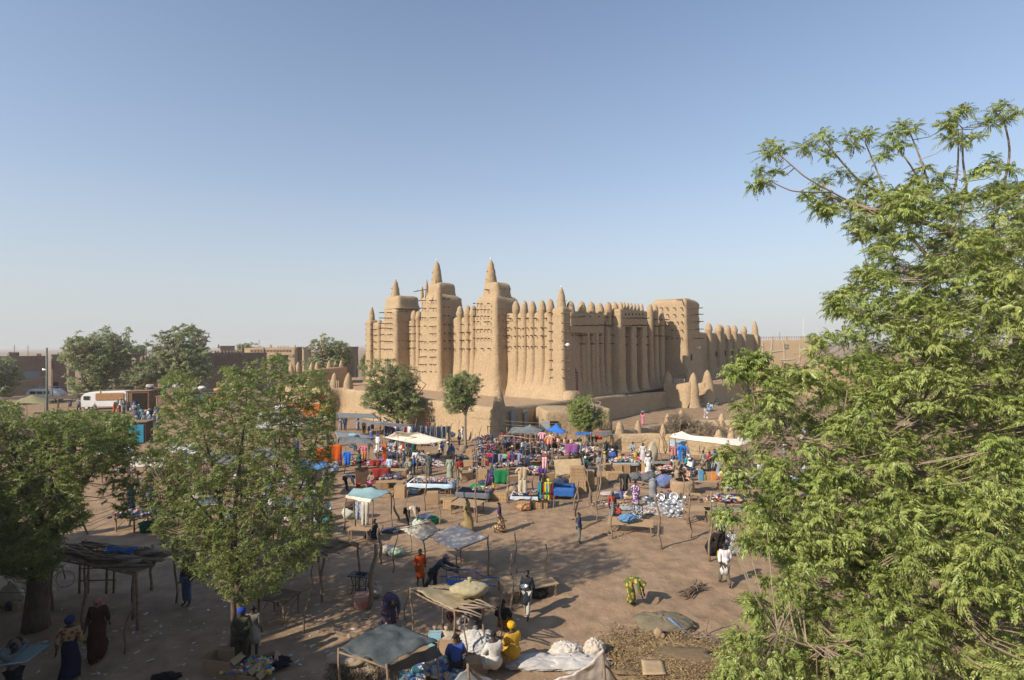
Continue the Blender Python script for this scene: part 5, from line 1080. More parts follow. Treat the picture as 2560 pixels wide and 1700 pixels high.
def heap(label, at, w_, d, h, m, z=0.0, name='sack', cat='sack', rz=0, amp=.12, fold=.0, group=None, knot=False):
    c = G(*at[:3], z) if isinstance(at[0], str) else Vector(at); cr_ = fold >= .08; V, Fc = blob(w_, d, h, amp, 52 if cr_ else 30, 30 if cr_ else 18, fold=fold, cr=.3 if cr_ else 0); q = MB(); q.add(V, Fc)
    if knot: q.lathe([(.05, 0), (.035, .05), (.09, .14), (.02, .16)], (0, 0, h * .88), 7)
    o = q.obj(name, m, None, True, label=label, category=cat, group=group); o.location = (c.x, c.y, c.z); o.rotation_euler.z = R(rz); return o
def garment(label, p, w_, h, m, kind='cloth', rz=0, name=None, group=None):
    """hangs from p"""
    b = MB(); n = 8; th = .02; V = []
    for j in range(7):
        for i in range(n + 1):
            u = i / n - .5; v = j / 6; ww = w_ * (1 + .06 * math.sin(j)); V.append((u * ww, .05 * math.sin(i * 1.7 + j * .3) * (.3 + v), -v * h + random.uniform(-.01, .01)))
    b.add(V, [(j * (n + 1) + i, j * (n + 1) + i + 1, (j + 1) * (n + 1) + i + 1, (j + 1) * (n + 1) + i) for j in range(6) for i in range(n)])
    if kind == 'shirt':
        for s in (-1, 1): b.tube([(s * w_ * .45, 0, -.05), (s * w_ * .75, .02, -h * .30), (s * w_ * .8, .02, -h * .52)], [(.03, .09), (.025, .07), (.02, .06)], 6)
    if kind == 'trousers': b.V = [v if v[2] > -h * .35 else (v[0] + (.04 if v[0] > 0 else -.04), v[1], v[2]) for v in b.V]
    nm = name or {'cloth': 'hanging_cloth', 'shirt': 'hanging_shirt', 'trousers': 'hanging_trousers'}[kind]
    o = b.obj(nm, m, None, True, label=label, category='clothing' if kind != 'cloth' else 'cloth', group=group); o.location = p; o.rotation_euler.z = R(rz)
    s = o.modifiers.new('t', 'SOLIDIFY'); s.thickness = .02; return o
def rope(label, a, b_, sag=.12, r=.012, name='rope'):
    a, b_ = Vector(a), Vector(b_); q = MB(); q.tube([a.lerp(b_, i / 8) - a - Vector((0, 0, sag * 4 * (i / 8) * (1 - i / 8))) for i in range(9)], r, 4)
    o = q.obj(name, M_TWIG, None, label=label, category='rope'); o.location = a; return o
def pot(label, at, r_, h, kind='pot', m=M_METAL, tilt=0.0, z=0.0, name=None, group=None, face=0):
    c = G(*at[:3], z) if isinstance(at[0], str) else Vector(at); q = MB(); n = 16
    if kind == 'pot': prof = [(.55, 0), (.9, .12), (1.0, .4), (.96, .75), (.88, .88), (.98, .92), (.97, 1.0), (.86, .97), (.84, .75), (.85, .3), (.5, .1)]
    elif kind == 'basin': prof = [(.5, 0), (.72, .3), (.88, .75), (1.04, .95), (1.02, 1.0), (.84, .8), (.66, .3), (.4, .08)]
    elif kind == 'bucket': prof = [(.72, 0), (.8, .4), (.9, .9), (1.0, .93), (1.0, 1.0), (.9, .99), (.74, .3), (.6, .06)]
    else: prof = [(.6, 0), (.8, .3), (1, 1), (.95, 1), (.7, .2), (.4, .08)]
    q.lathe([(a * r_, b_ * h) for a, b_ in prof], (0, 0, 0), n)
    if kind == 'pot':
        for s in (-1, 1): q.tube([(s * r_ * .95, -.06, h * .7), (s * (r_ + .05), 0, h * .72), (s * r_ * .95, .06, h * .7)], .012, 4)
    o = q.obj(name or {'pot': 'cooking_pot', 'basin': 'metal_basin', 'bucket': 'bucket'}.get(kind, 'bowl'), m, None, True, label=label, category=kind, group=group)
    o.location = (c.x, c.y, c.z + r_ * abs(math.sin(tilt)) * .9); o.rotation_euler = (tilt, 0, R(face)); return o
# ------------------------------------------------------------ people, one by one
K_ = cloth; KH = K_((.30, .22, .10)); OLV = K_((.13, .14, .09)); DKR = K_((.03, .035, .045)); CRM = K_((.60, .52, .38)); LAV = K_((.25, .25, .38)); LBLU = K_((.45, .58, .68)); DGR = K_((.03, .10, .08)); BLUE = K_((.05, .12, .40)); NVY = K_((.03, .05, .12))
GGR = K_((.25, .29, .22)); STG = K_((.34, .37, .29), (.22, .25, .2), 'stripes', 14.0); REDC = K_((.34, .05, .04)); KHT = K_((.33, .27, .18)); PAT1 = K_((.62, .53, .38), (.05, .04, .03), 'spots', 16.0); PURC = K_((.12, .05, .25)); YELC = K_((.70, .52, .03)); JEAN = K_((.10, .15, .24))
STR = K_((.5, .5, .5), (.12, .12, .14), 'stripes', 16.0); MAR = K_((.20, .04, .05)); WHC = K_((.72, .70, .67)); GRC = K_((.28, .28, .29)); BLKC = K_((.02, .02, .022)); PNKC = K_((.65, .2, .3)); CRIM = K_((.5, .06, .12)); PNKS = K_((.6, .42, .42), (.4, .3, .34), 'stripes', 12.0)
PAT2 = K_((.60, .48, .32), (.28, .12, .08), 'spots', 12.0); PAT3 = K_((.5, .5, .48), (.05, .06, .08), 'spots', 18.0); PAT4 = K_((.50, .36, .08), (.10, .13, .04), 'spots', 7.0); PAT5 = K_((.35, .12, .05), (.60, .38, .15), 'spots', 9.0); PAT6 = K_((.55, .40, .22), (.10, .06, .04), 'spots', 10.0)
CHK = K_((.55, .57, .58), (.18, .2, .22), 'check', 14.0); ORG = K_((.62, .10, .02)); OCH = K_((.58, .33, .04)); DBR = K_((.07, .03, .018)); GRW = K_((.42, .42, .44), (.05, .05, .06), 'stripes', 9.0); TEAL = K_((.08, .3, .33)); DBL = K_((.05, .07, .11)); STP = K_((.5, .4, .26), (.15, .07, .04), 'stripes', 12.0)
H_ = ('hair', None)
for lb, at, ps, fc, tp, bt, hd, sc in (
    ('man in a long khaki robe striding across the open ground', ('A', 1790, 1500), 'walk', -120, ('robe', KH), None, H_, 1.02),
    ('woman in dark purple top and brown wrap walking past the khaki robed man', ('A', 2160, 1520), 'walk', -95, ('shirt', K_((.08, .05, .12))), ('wrap_skirt', PAT6), H_, .95),
    ('man in a cream shirt bending over beside the metal basin', ('A', 1125, 1478), 'bend', -90, ('shirt', CRM), ('trousers', DKR), H_, 1.05),
    ('dark shirted man sitting on the ground with an arm up on a post', ('A', 740, 1590), 'sit', 100, ('shirt', DKR), ('trousers', NVY), H_, 1.05),
    ('person in lavender shirt bending down beside the brown board', ('A', 405, 1050), 'bend', -80, ('shirt', LAV), ('trousers', DKR), H_, 1.0),
    ('man in pale blue tunic standing behind the red draped board', ('A', 895, 900), 'stand', -10, ('tunic', LBLU), ('trousers', GRC), H_, 1.0),
    ('small person in flowered skirt sitting between the brown and red boards', ('A', 690, 1000), 'stool', 170, ('shirt', KHT), ('wrap_skirt', K_((.6, .45, .5), (.5, .06, .15), 'spots', 14.0)), H_, .9),
    ('tall figure in dark green holding the post of the grey awning', ('A', 545, 870), 'reach', -60, ('tunic', DGR), ('trousers', DKR), H_, 1.1),
    ('boy in blue shirt and grey cap standing sideways by the cloth heaps', ('A', 1180, 866), 'stand', 90, ('shirt', BLUE), ('trousers', DBL), ('cap', GRC), .95),
    ('person in grey green robe bending next to the boy in a cap', ('A', 1125, 858), 'bend', 60, ('robe', GGR), None, H_, .95),
    ('tall man in dark striped robe wearing a straw hat', ('A', 1345, 872), 'stand', -20, ('robe', K_((.10, .12, .11), (.05, .06, .06), 'stripes', 14.0)), None, ('straw_hat', K_((.6, .42, .18))), 1.08),
    ('man in blue shirt standing with his back turned near the thin tree', ('A', 1610, 740), 'stand', 10, ('shirt', BLUE), ('trousers', KHT), H_, 1.05),
    ('man in grey green striped robe seen from behind', ('A', 1590, 925), 'stand', -5, ('robe', STG), None, H_, 1.05),
    ('man in red shirt and khaki trousers walking away', ('A', 1705, 938), 'walk', 15, ('shirt', REDC), ('trousers', KHT), H_, 1.05),
    ('person in dark robe standing in the shade of the white canopy', ('A', 1170, 655), 'stand', 20, ('robe', DGR), None, H_, 1.0),
    ('woman in speckled cream and black wrap sitting by the blue white goods table', ('A', 1125, 985), 'sit', -30, ('robe', PAT1), None, ('headscarf', PAT1), 1.1),
    ('person in purple clothes bending far down over the goods', ('A', 2090, 1040), 'bend', 110, ('tunic', PURC), ('trousers', K_((.5, .3, .06))), H_, 1.0),
    ('man in bright yellow shirt standing by the terrace wall', ('A', 1978, 470), 'stand', 170, ('shirt', YELC), ('trousers', LBLU), H_, 1.0),
    ('dark clothed person sitting just beside the yellow shirted man', ('A', 2035, 470), 'sit', 150, ('robe', DKR), None, H_, 1.0),
    ('person in dark red sitting low at the feet of the yellow shirted man', ('A', 1925, 470), 'sit', 190, ('shirt', MAR), ('trousers', DKR), H_, 1.0),
    ('man in striped shirt standing under the thin grey awning', ('A', 600, 400), 'stand', 0, ('shirt', STR), ('trousers', DKR), H_, .95),
    ('man in navy clothes standing at the edge of the far grey awning', ('A', 382, 356), 'stand', 170, ('shirt', DBL), ('trousers', NVY), H_, 1.0),
    ('seller in red brown standing behind the rack of jeans', ('A', 1350, 400), 'stand', 180, ('shirt', MAR), ('trousers', DKR), H_, 1.0),
    ('seller in plain brown standing next to the red brown one behind the jeans', ('A', 1402, 402), 'stand', 180, ('shirt', KHT), ('trousers', DKR), H_, .98),
    ('person in dark clothes standing in the shadow of the tall horn', ('A', 2160, 470), 'stand', 150, ('robe', K_((.12, .10, .14))), None, H_, .95),
    ('seated person in patterned clothes at the edge of the neem leaves', ('A', 165, 1000), 'stool', 200, ('robe', PAT3), None, H_, 1.0),
    ('dark figure sitting on the ground among the plastic sacks', ('A', 1470, 705), 'sit', 20, ('robe', DKR), None, H_, 1.05),
    ('man in dark green shirt leaning on a forked pole', ('B', 1950, 912), 'stand', 60, ('shirt', K_((.03, .06, .055))), ('trousers', K_((.14, .18, .17))), H_, 1.05),
    ('man in a black robe standing before the enclosure wall', ('B', 2080, 918), 'hold', 175, ('robe', BLKC), None, H_, 1.03),
    ('seller in maroon shirt and yellow cap behind an armful of colourful clothes', ('B', 1110, 1570), 'hold', 185, ('shirt', MAR), ('trousers', JEAN), ('cap', YELC), 1.05),
    ('person in blue black clothes squatting with their back turned by the crates', ('B', 1735, 1120), 'sit', 0, ('robe', DBL), None, H_, 1.15),
    ('seller in violet top behind the stall of small packets', ('B', 1015, 1180), 'stool', 180, ('shirt', PURC), ('trousers', DKR), H_, 1.1),
    ('seller in black seated in the thick of the hanging bags', ('B', 765, 1000), 'stool', 175, ('shirt', BLKC), ('trousers', DKR), H_, 1.0),
    ('black dressed woman leaning over the shoe tables', ('B', 1165, 770), 'bend', -100, ('robe', BLKC), None, H_, 1.0),
    ('person in bright red standing among the hanging bags', ('B', 1080, 800), 'stand', 170, ('tunic', REDC), ('trousers', DKR), H_, .95),
    ('man wrapped in a pale striped cloth standing by the tall sack', ('C', 562, 828), 'stand', 160, ('robe', K_((.55, .52, .5), (.4, .38, .38), 'stripes', 9.0)), None, H_, 1.0),
    ('man in grey and white sitting against the sunny mud wall', ('C', 430, 715), 'stool', 165, ('shirt', K_((.5, .52, .54), (.1, .12, .16), 'stripes', 6.0)), ('trousers', GRC), H_, 1.0),
    ('girl in pink carrying a silver basin on her head', ('C', 560, 330), 'carry', -30, ('tunic', PNKC), ('wrap_skirt', PNKC), H_, .88),
    ('person in white speckled shirt walking towards the mosque stair', ('C', 1385, 262), 'walk', 10, ('tunic', K_((.7, .68, .66), (.3, .25, .25), 'spots', 22.0)), ('trousers', WHC), H_, 1.0),
    ('bare armed person in maroon bending over the wooden stall', ('C', 1190, 950), 'bend', 100, ('shirt', K_((.06, .03, .04))), ('trousers', GRC), H_, 1.05),
    ('man in loose khaki shirt standing at the canopy stall', ('C', 1350, 935), 'stand', 5, ('tunic', K_((.32, .29, .21))), ('trousers', KHT), H_, 1.0),
    ('woman in crimson top beside the khaki shirted man', ('C', 1435, 940), 'stand', 20, ('tunic', CRIM), ('wrap_skirt', DKR), H_, .95),
    ('person with a dark blue headscarf at the canopy stall', ('C', 1505, 920), 'stand', 0, ('robe', K_((.2, .24, .34))), None, ('headscarf', NVY), 1.0),
    ('man in pink striped shirt standing in front of the dark doorway', ('C', 1970, 930), 'stand', -20, ('shirt', PNKS), ('trousers', KHT), H_, 1.0),
    ('bare shouldered person in striped wrap leaning over the mud oven', ('C', 1030, 1140), 'bend', -90, ('wrap_skirt', STP), None, H_, 1.05),
    ('woman in cream flowered dress standing next to the mud oven', ('C', 1160, 1215), 'hold', 95, ('robe', PAT2), None, H_, 1.05),
    ('seller in blue sitting among the stacked wares near the red box', ('C', 1690, 1090), 'stool', 160, ('robe', K_((.15, .25, .38))), None, H_, 1.05),
    ('person in grey robe bending behind the packets table', ('C', 1545, 1010), 'bend', 40, ('robe', GRC), None, H_, 1.05),
    ('woman wrapped in a black and grey striped blanket stooping over the pots', ('C', 690, 1300), 'bend', -20, ('robe', GRW), None, ('headscarf', GRW), 1.1),
    ('woman in patterned dress standing at the heap of pots', ('C', 465, 1400), 'stand', -20, ('robe', K_((.6, .55, .45), (.15, .05, .2), 'spots', 9.0)), None, H_, .95),
    ('woman in black and white print sitting behind the blue bundle', ('C', 500, 1540), 'sit', 150, ('robe', PAT3), None, ('headscarf', PAT3), 1.15),
    ('woman in grey print skirt and red top standing by a leaning pole', ('D', 540, 495), 'stand', -160, ('shirt', REDC), ('wrap_skirt', PAT3), ('headscarf', DBL), 1.0),
    ('small child leaning behind the low bench', ('D', 612, 500), 'stool', 120, ('shirt', REDC), ('trousers', DKR), H_, .8),
    ('boy in dark blue shirt and grey trousers eating beside a leaning pole', ('D', 200, 735), 'stand', -100, ('shirt', NVY), ('trousers', K_((.17, .19, .18))), H_, .92),
    ('large woman in black sitting on a yellow can', ('D', 1640, 880), 'stool', -10, ('robe', K_((.03, .022, .018))), None, H_, 1.15),
    ('person in checked shirt and pink cap sitting beside the woman in black', ('D', 1770, 850), 'stool', -30, ('robe', CHK), None, ('cap', K_((.75, .45, .5))), 1.0),
    ('man in long white shirt with dark print seen from behind walking', ('D', 1705, 1170), 'walk', 0, ('tunic', K_((.72, .71, .70), (.60, .55, .55), 'stripes', 2.2)), ('trousers', K_((.15, .13, .08))), H_, 1.06),
    ('woman in yellow patterned wrap stooping alone in the open shade', ('D', 745, 1375), 'bend', -120, ('robe', PAT4), None, ('headscarf', PAT4), .95),
    ('person in white hat standing behind the woman in black', ('D', 1670, 760), 'stand', -10, ('shirt', WHC), ('trousers', DKR), ('cap', WHC), .95),
    ('boy in a bright orange tunic holding food and walking', ('H', 938, 705), 'walk', -160, ('tunic', ORG), None, H_, .92),
    ('man in grey cap and blue black shirt pushing the blue handcart', ('H', 1085, 790), 'push', -95, ('shirt', K_((.04, .05, .07))), ('trousers', DKR), ('cap', K_((.25, .2, .18))), 1.08),
    ('boy in dark robe and white trousers carrying a silver bowl', ('H', 1935, 965), 'walk', 165, ('tunic', K_((.03, .035, .045))), ('trousers', K_((.5, .48, .42))), H_, 1.0),
    ('person in plum coloured clothes bending with lowered head', ('H', 650, 1085), 'bend', -150, ('robe', K_((.08, .06, .10))), None, H_, 1.1),
    ('person in black top and orange skirt seated behind a pole', ('H', 1705, 1175), 'stool', -10, ('shirt', BLKC), ('wrap_skirt', K_((.42, .16, .02), (.2, .07, .02), 'spots', 9.0)), H_, 1.1),
    ('woman in grey black print sitting under the mat roof', ('H', 1430, 1165), 'sit', 30, ('robe', K_((.25, .24, .22), (.06, .05, .05), 'spots', 9.0)), None, ('headscarf', K_((.25, .24, .22), (.06, .05, .05), 'spots', 9.0)), 1.4),
    ('woman in dark wine print sitting beside the grey print woman', ('H', 1310, 1105), 'sit', 10, ('robe', K_((.10, .03, .03), (.04, .02, .02), 'spots', 9.0)), None, ('headscarf', BLKC), 1.25),
    ('woman in ochre robe and golden turban sitting with a stick', ('H', 1810, 1470), 'stool', 30, ('robe', OCH), None, ('turban', K_((.72, .40, .02))), 1.12),
    ('dark haired person under a large white cloth wrap', ('H', 1630, 1570), 'stool', 20, ('robe', K_((.60, .57, .52))), None, H_, 1.15),
    ('seller in a blue shirt sitting among the book boxes', ('H', 1270, 1570), 'stool', 10, ('shirt', K_((.05, .10, .35))), ('trousers', DKR), H_, 1.1),
    ('tall person in dark brown robe with a pink headscarf walking in the shade', ('F', 915, 1355), 'walk', 200, ('robe', DBR), None, ('headscarf', K_((.42, .2, .16))), 1.1),
    ('woman in brown print top with navy wrap and blue turban walking away', ('F', 650, 1590), 'walk', 20, ('shirt', K_((.22, .07, .04), (.35, .25, .12), 'spots', 9.0)), ('wrap_skirt', K_((.02, .025, .05))), ('turban', K_((.03, .05, .12))), 1.15),
    ('man in dark shirt and jeans standing under the mat shelter', ('F', 1745, 870), 'stand', 160, ('shirt', K_((.05, .04, .025))), ('trousers', JEAN), H_, 1.1),
    ('person carrying a flat wire tray on the head at the frame corner', ('F', 130, 1790), 'carry', -100, ('shirt', K_((.17, .18, .19))), ('trousers', DKR), H_, 1.05),
    ('man in olive jacket with a blue cloth tied round his head behind the boxes', ('G', 765, 1460), 'hold', 190, ('shirt', K_((.09, .09, .055))), ('trousers', K_((.06, .055, .04))), ('turban', K_((.03, .07, .38))), 1.12),
    ('boy in white shirt and pale shorts behind the thin tree stems', ('G', 870, 1372), 'stand', 10, ('shirt', K_((.55, .53, .5))), ('tunic', K_((.42, .38, .32))), H_, .98),
    ('man in blue seated by the mosque stair', ('M', 755, 800), 'stool', 190, ('robe', K_((.2, .3, .42))), None, ('turban', WHC), 1.0),
    ('second figure in light blue at the foot of the stair', ('M', 800, 790), 'stool', 170, ('robe', LBLU), None, H_, .9),
    ('figure in dark green sitting against the stair wall', ('M', 880, 710), 'sit', 190, ('robe', K_((.08, .1, .07))), None, H_, 1.2),
    ('tiny figure sitting in the shadow of the projecting terrace wall', ('N', 1540, 1180), 'sit', 180, ('robe', BLKC), None, H_, 1.2)):
    person(lb, at, ps, fc, tp, bt, hd, sc)
rg2 = random.Random(4)
TOPS = [WHC, BLUE, GRC, LBLU, DKR, GGR, REDC, CRM, STR, JEAN, NVY, TEAL, PAT3, KHT, WHC, LAV, ORG, OLV]
CN = {WHC: 'white', BLUE: 'blue', GRC: 'grey', LBLU: 'pale blue', DKR: 'near black', GGR: 'grey green', REDC: 'red', CRM: 'cream', STR: 'striped', JEAN: 'denim blue', NVY: 'navy', TEAL: 'teal', PAT3: 'printed', KHT: 'khaki', LAV: 'lavender', ORG: 'orange', OLV: 'olive', YELC: 'yellow', BLKC: 'black', DGR: 'dark green', MAR: 'maroon', DBL: 'deep blue'}
def crowd(where, grp, spots, cls=None):
    for i, (x, y) in enumerate(spots):
        c = rg2.choice(cls or TOPS); pz_ = rg2.choice(['stand', 'stand', 'walk', 'hold', 'stool']); rb = rg2.random() < .35; bt = rg2.choice([DKR, JEAN, KHT, GRC]); hd = rg2.choice([('hair', None), ('hair', None), ('cap', WHC), ('turban', rg2.choice([WHC, BLUE, YELC]))])
        do = {'stand': 'standing', 'walk': 'walking', 'hold': 'waiting', 'stool': 'seated'}[pz_]
        hs = '' if hd[0] == 'hair' else ' and ' + CN[hd[1]] + ' ' + hd[0]
        lb = (CN[c] + ' robe' + hs if rb else CN[c] + ' shirt' + hs + ', ' + CN[bt] + ' trousers')
        person(('person in ' + lb + ' ' + do + ' ' + where) if i or 'truck' not in where else 'first person by the nose of the white truck in the dense crowd', G('S', x, y), pz_, rg2.uniform(0, 360), ('robe' if rb else 'shirt', c), None if rb else ('trousers', bt), hd, rg2.uniform(.9, 1.05), grp)
crowd('by the white truck', 'crowd by the white truck', [(rg2.uniform(285, 352), rg2.uniform(1022, 1040)) for _ in range(16)] + [(rg2.uniform(338, 402), rg2.uniform(1040, 1075)) for _ in range(24)])
crowd('behind the neem leaves', 'people behind the neem leaves', [(rg2.uniform(290, 840), rg2.uniform(1080, 1330)) for _ in range(40)])
crowd('before the far houses', 'people before the far town houses', [(rg2.uniform(100, 700), rg2.uniform(1002, 1040)) for _ in range(26)])
crowd('by the far awnings', 'people under the far awnings', [(ZOOM['A'][0] + a / 4.612, ZOOM['A'][1] + b / 4.612) for a, b in ((330, 350), (530, 350), (700, 360), (790, 345), (930, 380), (1040, 370), (460, 590), (680, 560), (760, 600), (250, 660), (300, 760))])
crowd('behind the huge neem', 'people behind the huge neem', [(1985, 1245), (2010, 1190), (2250, 1380), (2290, 1390), (2320, 1370), (1960, 1160), (2080, 1220), (2400, 1300), (1900, 1210), (2010, 1100)])
crowd('among bags', 'people in the bag market', [(rg2.uniform(1195, 1560), rg2.uniform(1105, 1195)) for _ in range(22)], [DKR, NVY, BLKC, DGR, MAR, KHT, GRC, WHC, BLUE, REDC, DBL])
crowd('near cloth heaps', 'people near the cloth heaps', [(rg2.uniform(960, 1180), rg2.uniform(1100, 1180)) for _ in range(9)])
crowd('near cartons', 'people near the cartons', [(rg2.uniform(1600, 1760), rg2.uniform(1145, 1215)) for _ in range(8)] + [(rg2.uniform(880, 1180), rg2.uniform(1075, 1150)) for _ in range(10)])
# ------------------------------------------------------------ market poles
for lb, k, x, y, tx, ty, r_, fk in (
    ('thin pole in the middle of the open ground behind the big bare table', 'A', 1900, 1412, 1888, 475, .035, 0), ('slim pole leaning inwards that forms a steep inverted V with its neighbour', 'A', 1306, 1272, 1312, 755, .035, 0),
    ('second slim pole of the steep inverted V near the goods table', 'A', 1396, 1090, 1322, 722, .035, 0), ('pole at the corner of the grey cloth table by the purple dressed person', 'A', 2003, 1182, 2010, 765, .035, 0),
    ('tall pole beside the long wooden crate', 'A', 2252, 1185, 2270, 775, .035, 0), ('one of two close poles behind the carved chairs, the taller', 'A', 1678, 1142, 1655, 650, .035, 0), ('one of two close poles behind the carved chairs, the shorter', 'A', 1648, 1082, 1640, 690, .03, 0),
    ('thin bare pole between the metal basin and the green bucket', 'A', 1480, 1440, 1462, 1088, .03, 0), ('thick crooked forked post with a dark base beside the cloth canopy', 'A', 1003, 1385, 905, 1070, .055, 1), ('thin pole right in front of the bending man in cream', 'A', 1135, 1500, 1108, 1212, .028, 0),
    ('curved thin pole left of the bending man in cream', 'A', 1060, 1300, 1100, 1085, .026, 0), ('bare pole between the white canopy and the slim young tree', 'A', 1600, 560, 1598, 270, .035, 1), ('leaning pole beside the yellow shirted man', 'A', 1865, 640, 1960, 300, .03, 0),
    ('dark crooked pole next to the tall terrace horn', 'A', 2050, 430, 2110, 290, .03, 0), ('tall pale pole before the heap of hanging bags', 'A', 1862, 830, 1885, 470, .035, 0), ('pale pole rising among the red and blue hanging bags', 'B', 400, 760, 395, 500, .035, 0),
    ('pole carrying the end of the long bent crossbar', 'B', 1040, 830, 985, 555, .035, 0), ('tall pole between the hanging bags and the tan board', 'B', 1080, 1060, 1062, 640, .035, 0), ('thin pole rising from the long crate edge near the purple dressed person', 'B', 510, 1490, 545, 880, .03, 0),
    ('pole behind the long bamboo crate near the green cloth', 'B', 487, 1225, 498, 960, .03, 0), ('crooked pole with its foot beside the stacked crates', 'B', 1462, 1600, 1552, 1170, .04, 0), ('bent pole in front of the blue black clothed person', 'B', 1740, 1515, 1615, 830, .04, 0),
    ('long crooked forked pole held by the green shirted man', 'B', 1805, 1590, 1915, 640, .045, 0), ('pole at the corner of the colourful clothes stall', 'B', 890, 1510, 885, 1060, .035, 0), ('dark thin pole at the foot of the blue draped table', 'B', 1185, 1568, 1180, 1200, .03, 0),
    ('pale leaning pole in front of the terrace horn with clothes lines', 'C', 860, 700, 775, 380, .035, 0), ('second leaning pole bundled against the terrace horn', 'C', 800, 850, 765, 470, .03, 0), ('pole in a bundle at the corner of the long white canopy', 'C', 1175, 790, 1130, 430, .035, 0),
    ('pole standing behind the long white canopy with forked top', 'C', 1090, 430, 1045, 220, .025, 1), ('thick pole at the right end of the long white canopy', 'C', 1880, 950, 1850, 540, .045, 1), ('second pole at the right end of the long white canopy', 'C', 1930, 900, 1888, 450, .035, 0),
    ('tall pole draped with a dark coat near the long crates', 'D', 650, 332, 640, 70, .04, 0), ('crooked leaning pole beside the boy in dark blue', 'D', 165, 520, 190, 90, .04, 0), ('thin straight pole with yellow mark on the open ground', 'D', 376, 512, 386, -20, .03, 0),
    ('slightly bent pole between the crates and the open ground', 'D', 333, 335, 278, -30, .03, 0), ('leaning pole standing in front of the low bench', 'D', 540, 695, 530, 175, .035, 0), ('thick forked pole alone in the open beyond the pots', 'D', 1052, 805, 985, 225, .05, 1),
    ('tall pole with forked tip before the plank table', 'D', 1350, 678, 1320, 170, .04, 1), ('thin pole leaning behind the two bare tables', 'D', 1310, 520, 1262, 30, .03, 0), ('long slightly bent pole beside the woman in black', 'D', 1545, 930, 1565, 195, .04, 0), ('short pole among the boxes behind the bare tables', 'D', 1710, 375, 1725, 235, .035, 0),
    ('thin straight pole in front of the patched sack canopy corner', 'H', 850, 372, 846, 40, .022, 0), ('thin bent pole beside the white plastic bundles', 'H', 680, 562, 720, 110, .024, 0), ('bare pole in the open behind the low wooden bed', 'H', 1835, 572, 1818, 195, .028, 0), ('pole at the corner of the low wooden bed', 'H', 2120, 722, 2106, 300, .03, 0),
    ('tall bare pole in front of the low wooden bed', 'H', 1795, 905, 1790, 390, .026, 0), ('thick weathered stump post beside the sewing machine table', 'H', 448, 905, 520, 300, .075, 0), ('crooked rough stump leaning by the mat shelter end', 'H', 575, 480, 545, 150, .06, 1),
    ('thin straight pole in front of the grey print women', 'H', 1366, 1442, 1356, 990, .024, 0), ('crooked pole before the person in black and orange', 'H', 1680, 1205, 1690, 740, .032, 0), ('thin pole at the edge of the mat roof near the bent figure', 'H', 780, 1085, 818, 700, .024, 0),
    ('thin pole at the corner of the dark tarpaulin over the sacks', 'H', 105, 1580, 130, 1290, .026, 0), ('thin bent pole in the shade in front of the brown robed person', 'F', 1160, 1330, 1255, 590, .022, 0), ('pale crooked pole at the end of the twig shelter', 'G', 1343, 1135, 1435, 465, .03, 0),
    ('short stick standing up out of the straw pile', 'I', 1195, 532, 1185, 380, .02, 0), ('short forked stick standing beside the straw pile edge', 'I', 1997, 472, 2010, 285, .022, 1), ('broken stick leaning near the fallen straw by the massive tree', 'F', 828, 210, 745, 55, .04, 0), ('thin pole standing in the far market behind the seated patterned person', 'A', 372, 860, 385, 545, .028, 0),
    ('pole at the grey awning corner next to the orange corrugated cloth', 'A', 215, 760, 205, 560, .03, 0), ('tall thin pole before the hanging orange cloth', 'A', 640, 755, 680, 270, .03, 0), ('pole of the pale crossing timbers under the white canopy', 'A', 880, 700, 848, 440, .03, 0), ('short pole behind the red draped board', 'A', 925, 700, 908, 540, .026, 0)):
    pole(lb, k, x, y, tx, ty, r_ * 1.15, fk)
q = MB(); a = P('B', 410, 522, 47.2); b_ = P('B', 985, 565, 46.6); q.tube([a - a, (b_ - a) * .3 + Vector((0, 0, .08)), (b_ - a) * .7 - Vector((0, 0, .05)), b_ - a], [.06, .055, .05, .04], 6); q.obj('crossbar_pole', M_TWIG, None, True, label='long bent pale crossbar over the heap of hanging bags', category='pole').location = a
# ------------------------------------------------------------ canopies
TARP = K_((.16, .175, .185), (.11, .12, .13), 'noise', 2.0); TARPL = K_((.24, .25, .255), (.18, .19, .195), 'noise', 2.0); MUSL = K_((.78, .70, .58), (.66, .58, .46), 'noise', 1.5); CANV = K_((.05, .06, .066), (.115, .13, .13), 'noise', 1.4)
PATCH = K_((.70, .62, .50), (.52, .30, .24), 'noise', .9); MATC = K_((.38, .31, .19), (.29, .23, .14), 'noise', 5.0); BLT = K_((.04, .16, .50)); STRAW = mat('straw_mat', (.27, .18, .105), (.16, .105, .06), scale=3, rough=.95, bump=.04, bscale=25, stretch=(1, 7, 1), fine=.4)
canopy('large bright off white cloth canopy stretched with two peaks', [('A', 990, 400, 2.7), ('A', 1585, 462, 2.1), ('A', 1252, 512, 2.2), ('A', 812, 425, 2.2)], MUSL, .14, ((.1, .15, .35, .25), (.45, .1, .45, .22)))
canopy('far long grey awning next to the neem leaves', [('A', 290, 148, 2.4), ('A', 715, 158, 2.2), ('A', 765, 205, 2.1), ('A', 262, 200, 2.3)], TARPL, .05)
canopy('thin grey awning above the striped shirt man', [('A', 450, 232, 2.3), ('A', 800, 245, 2.2), ('A', 860, 272, 2.2), ('A', 700, 275, 2.2)], TARPL, .04, poles=False)
canopy('dark grey awning in front of the forked willowy tree', [('A', 830, 255, 2.4), ('A', 1190, 285, 2.2), ('A', 1010, 305, 2.2), ('A', 745, 278, 2.3)], TARP, .05)
canopy('tent like grey tarpaulin over the orange corrugated cloth', [('A', 300, 440, 2.3), ('A', 640, 445, 2.2), ('A', 755, 505, 2.0), ('A', 225, 490, 1.9)], TARP, .03, ((.45, .2, .35, .3),))
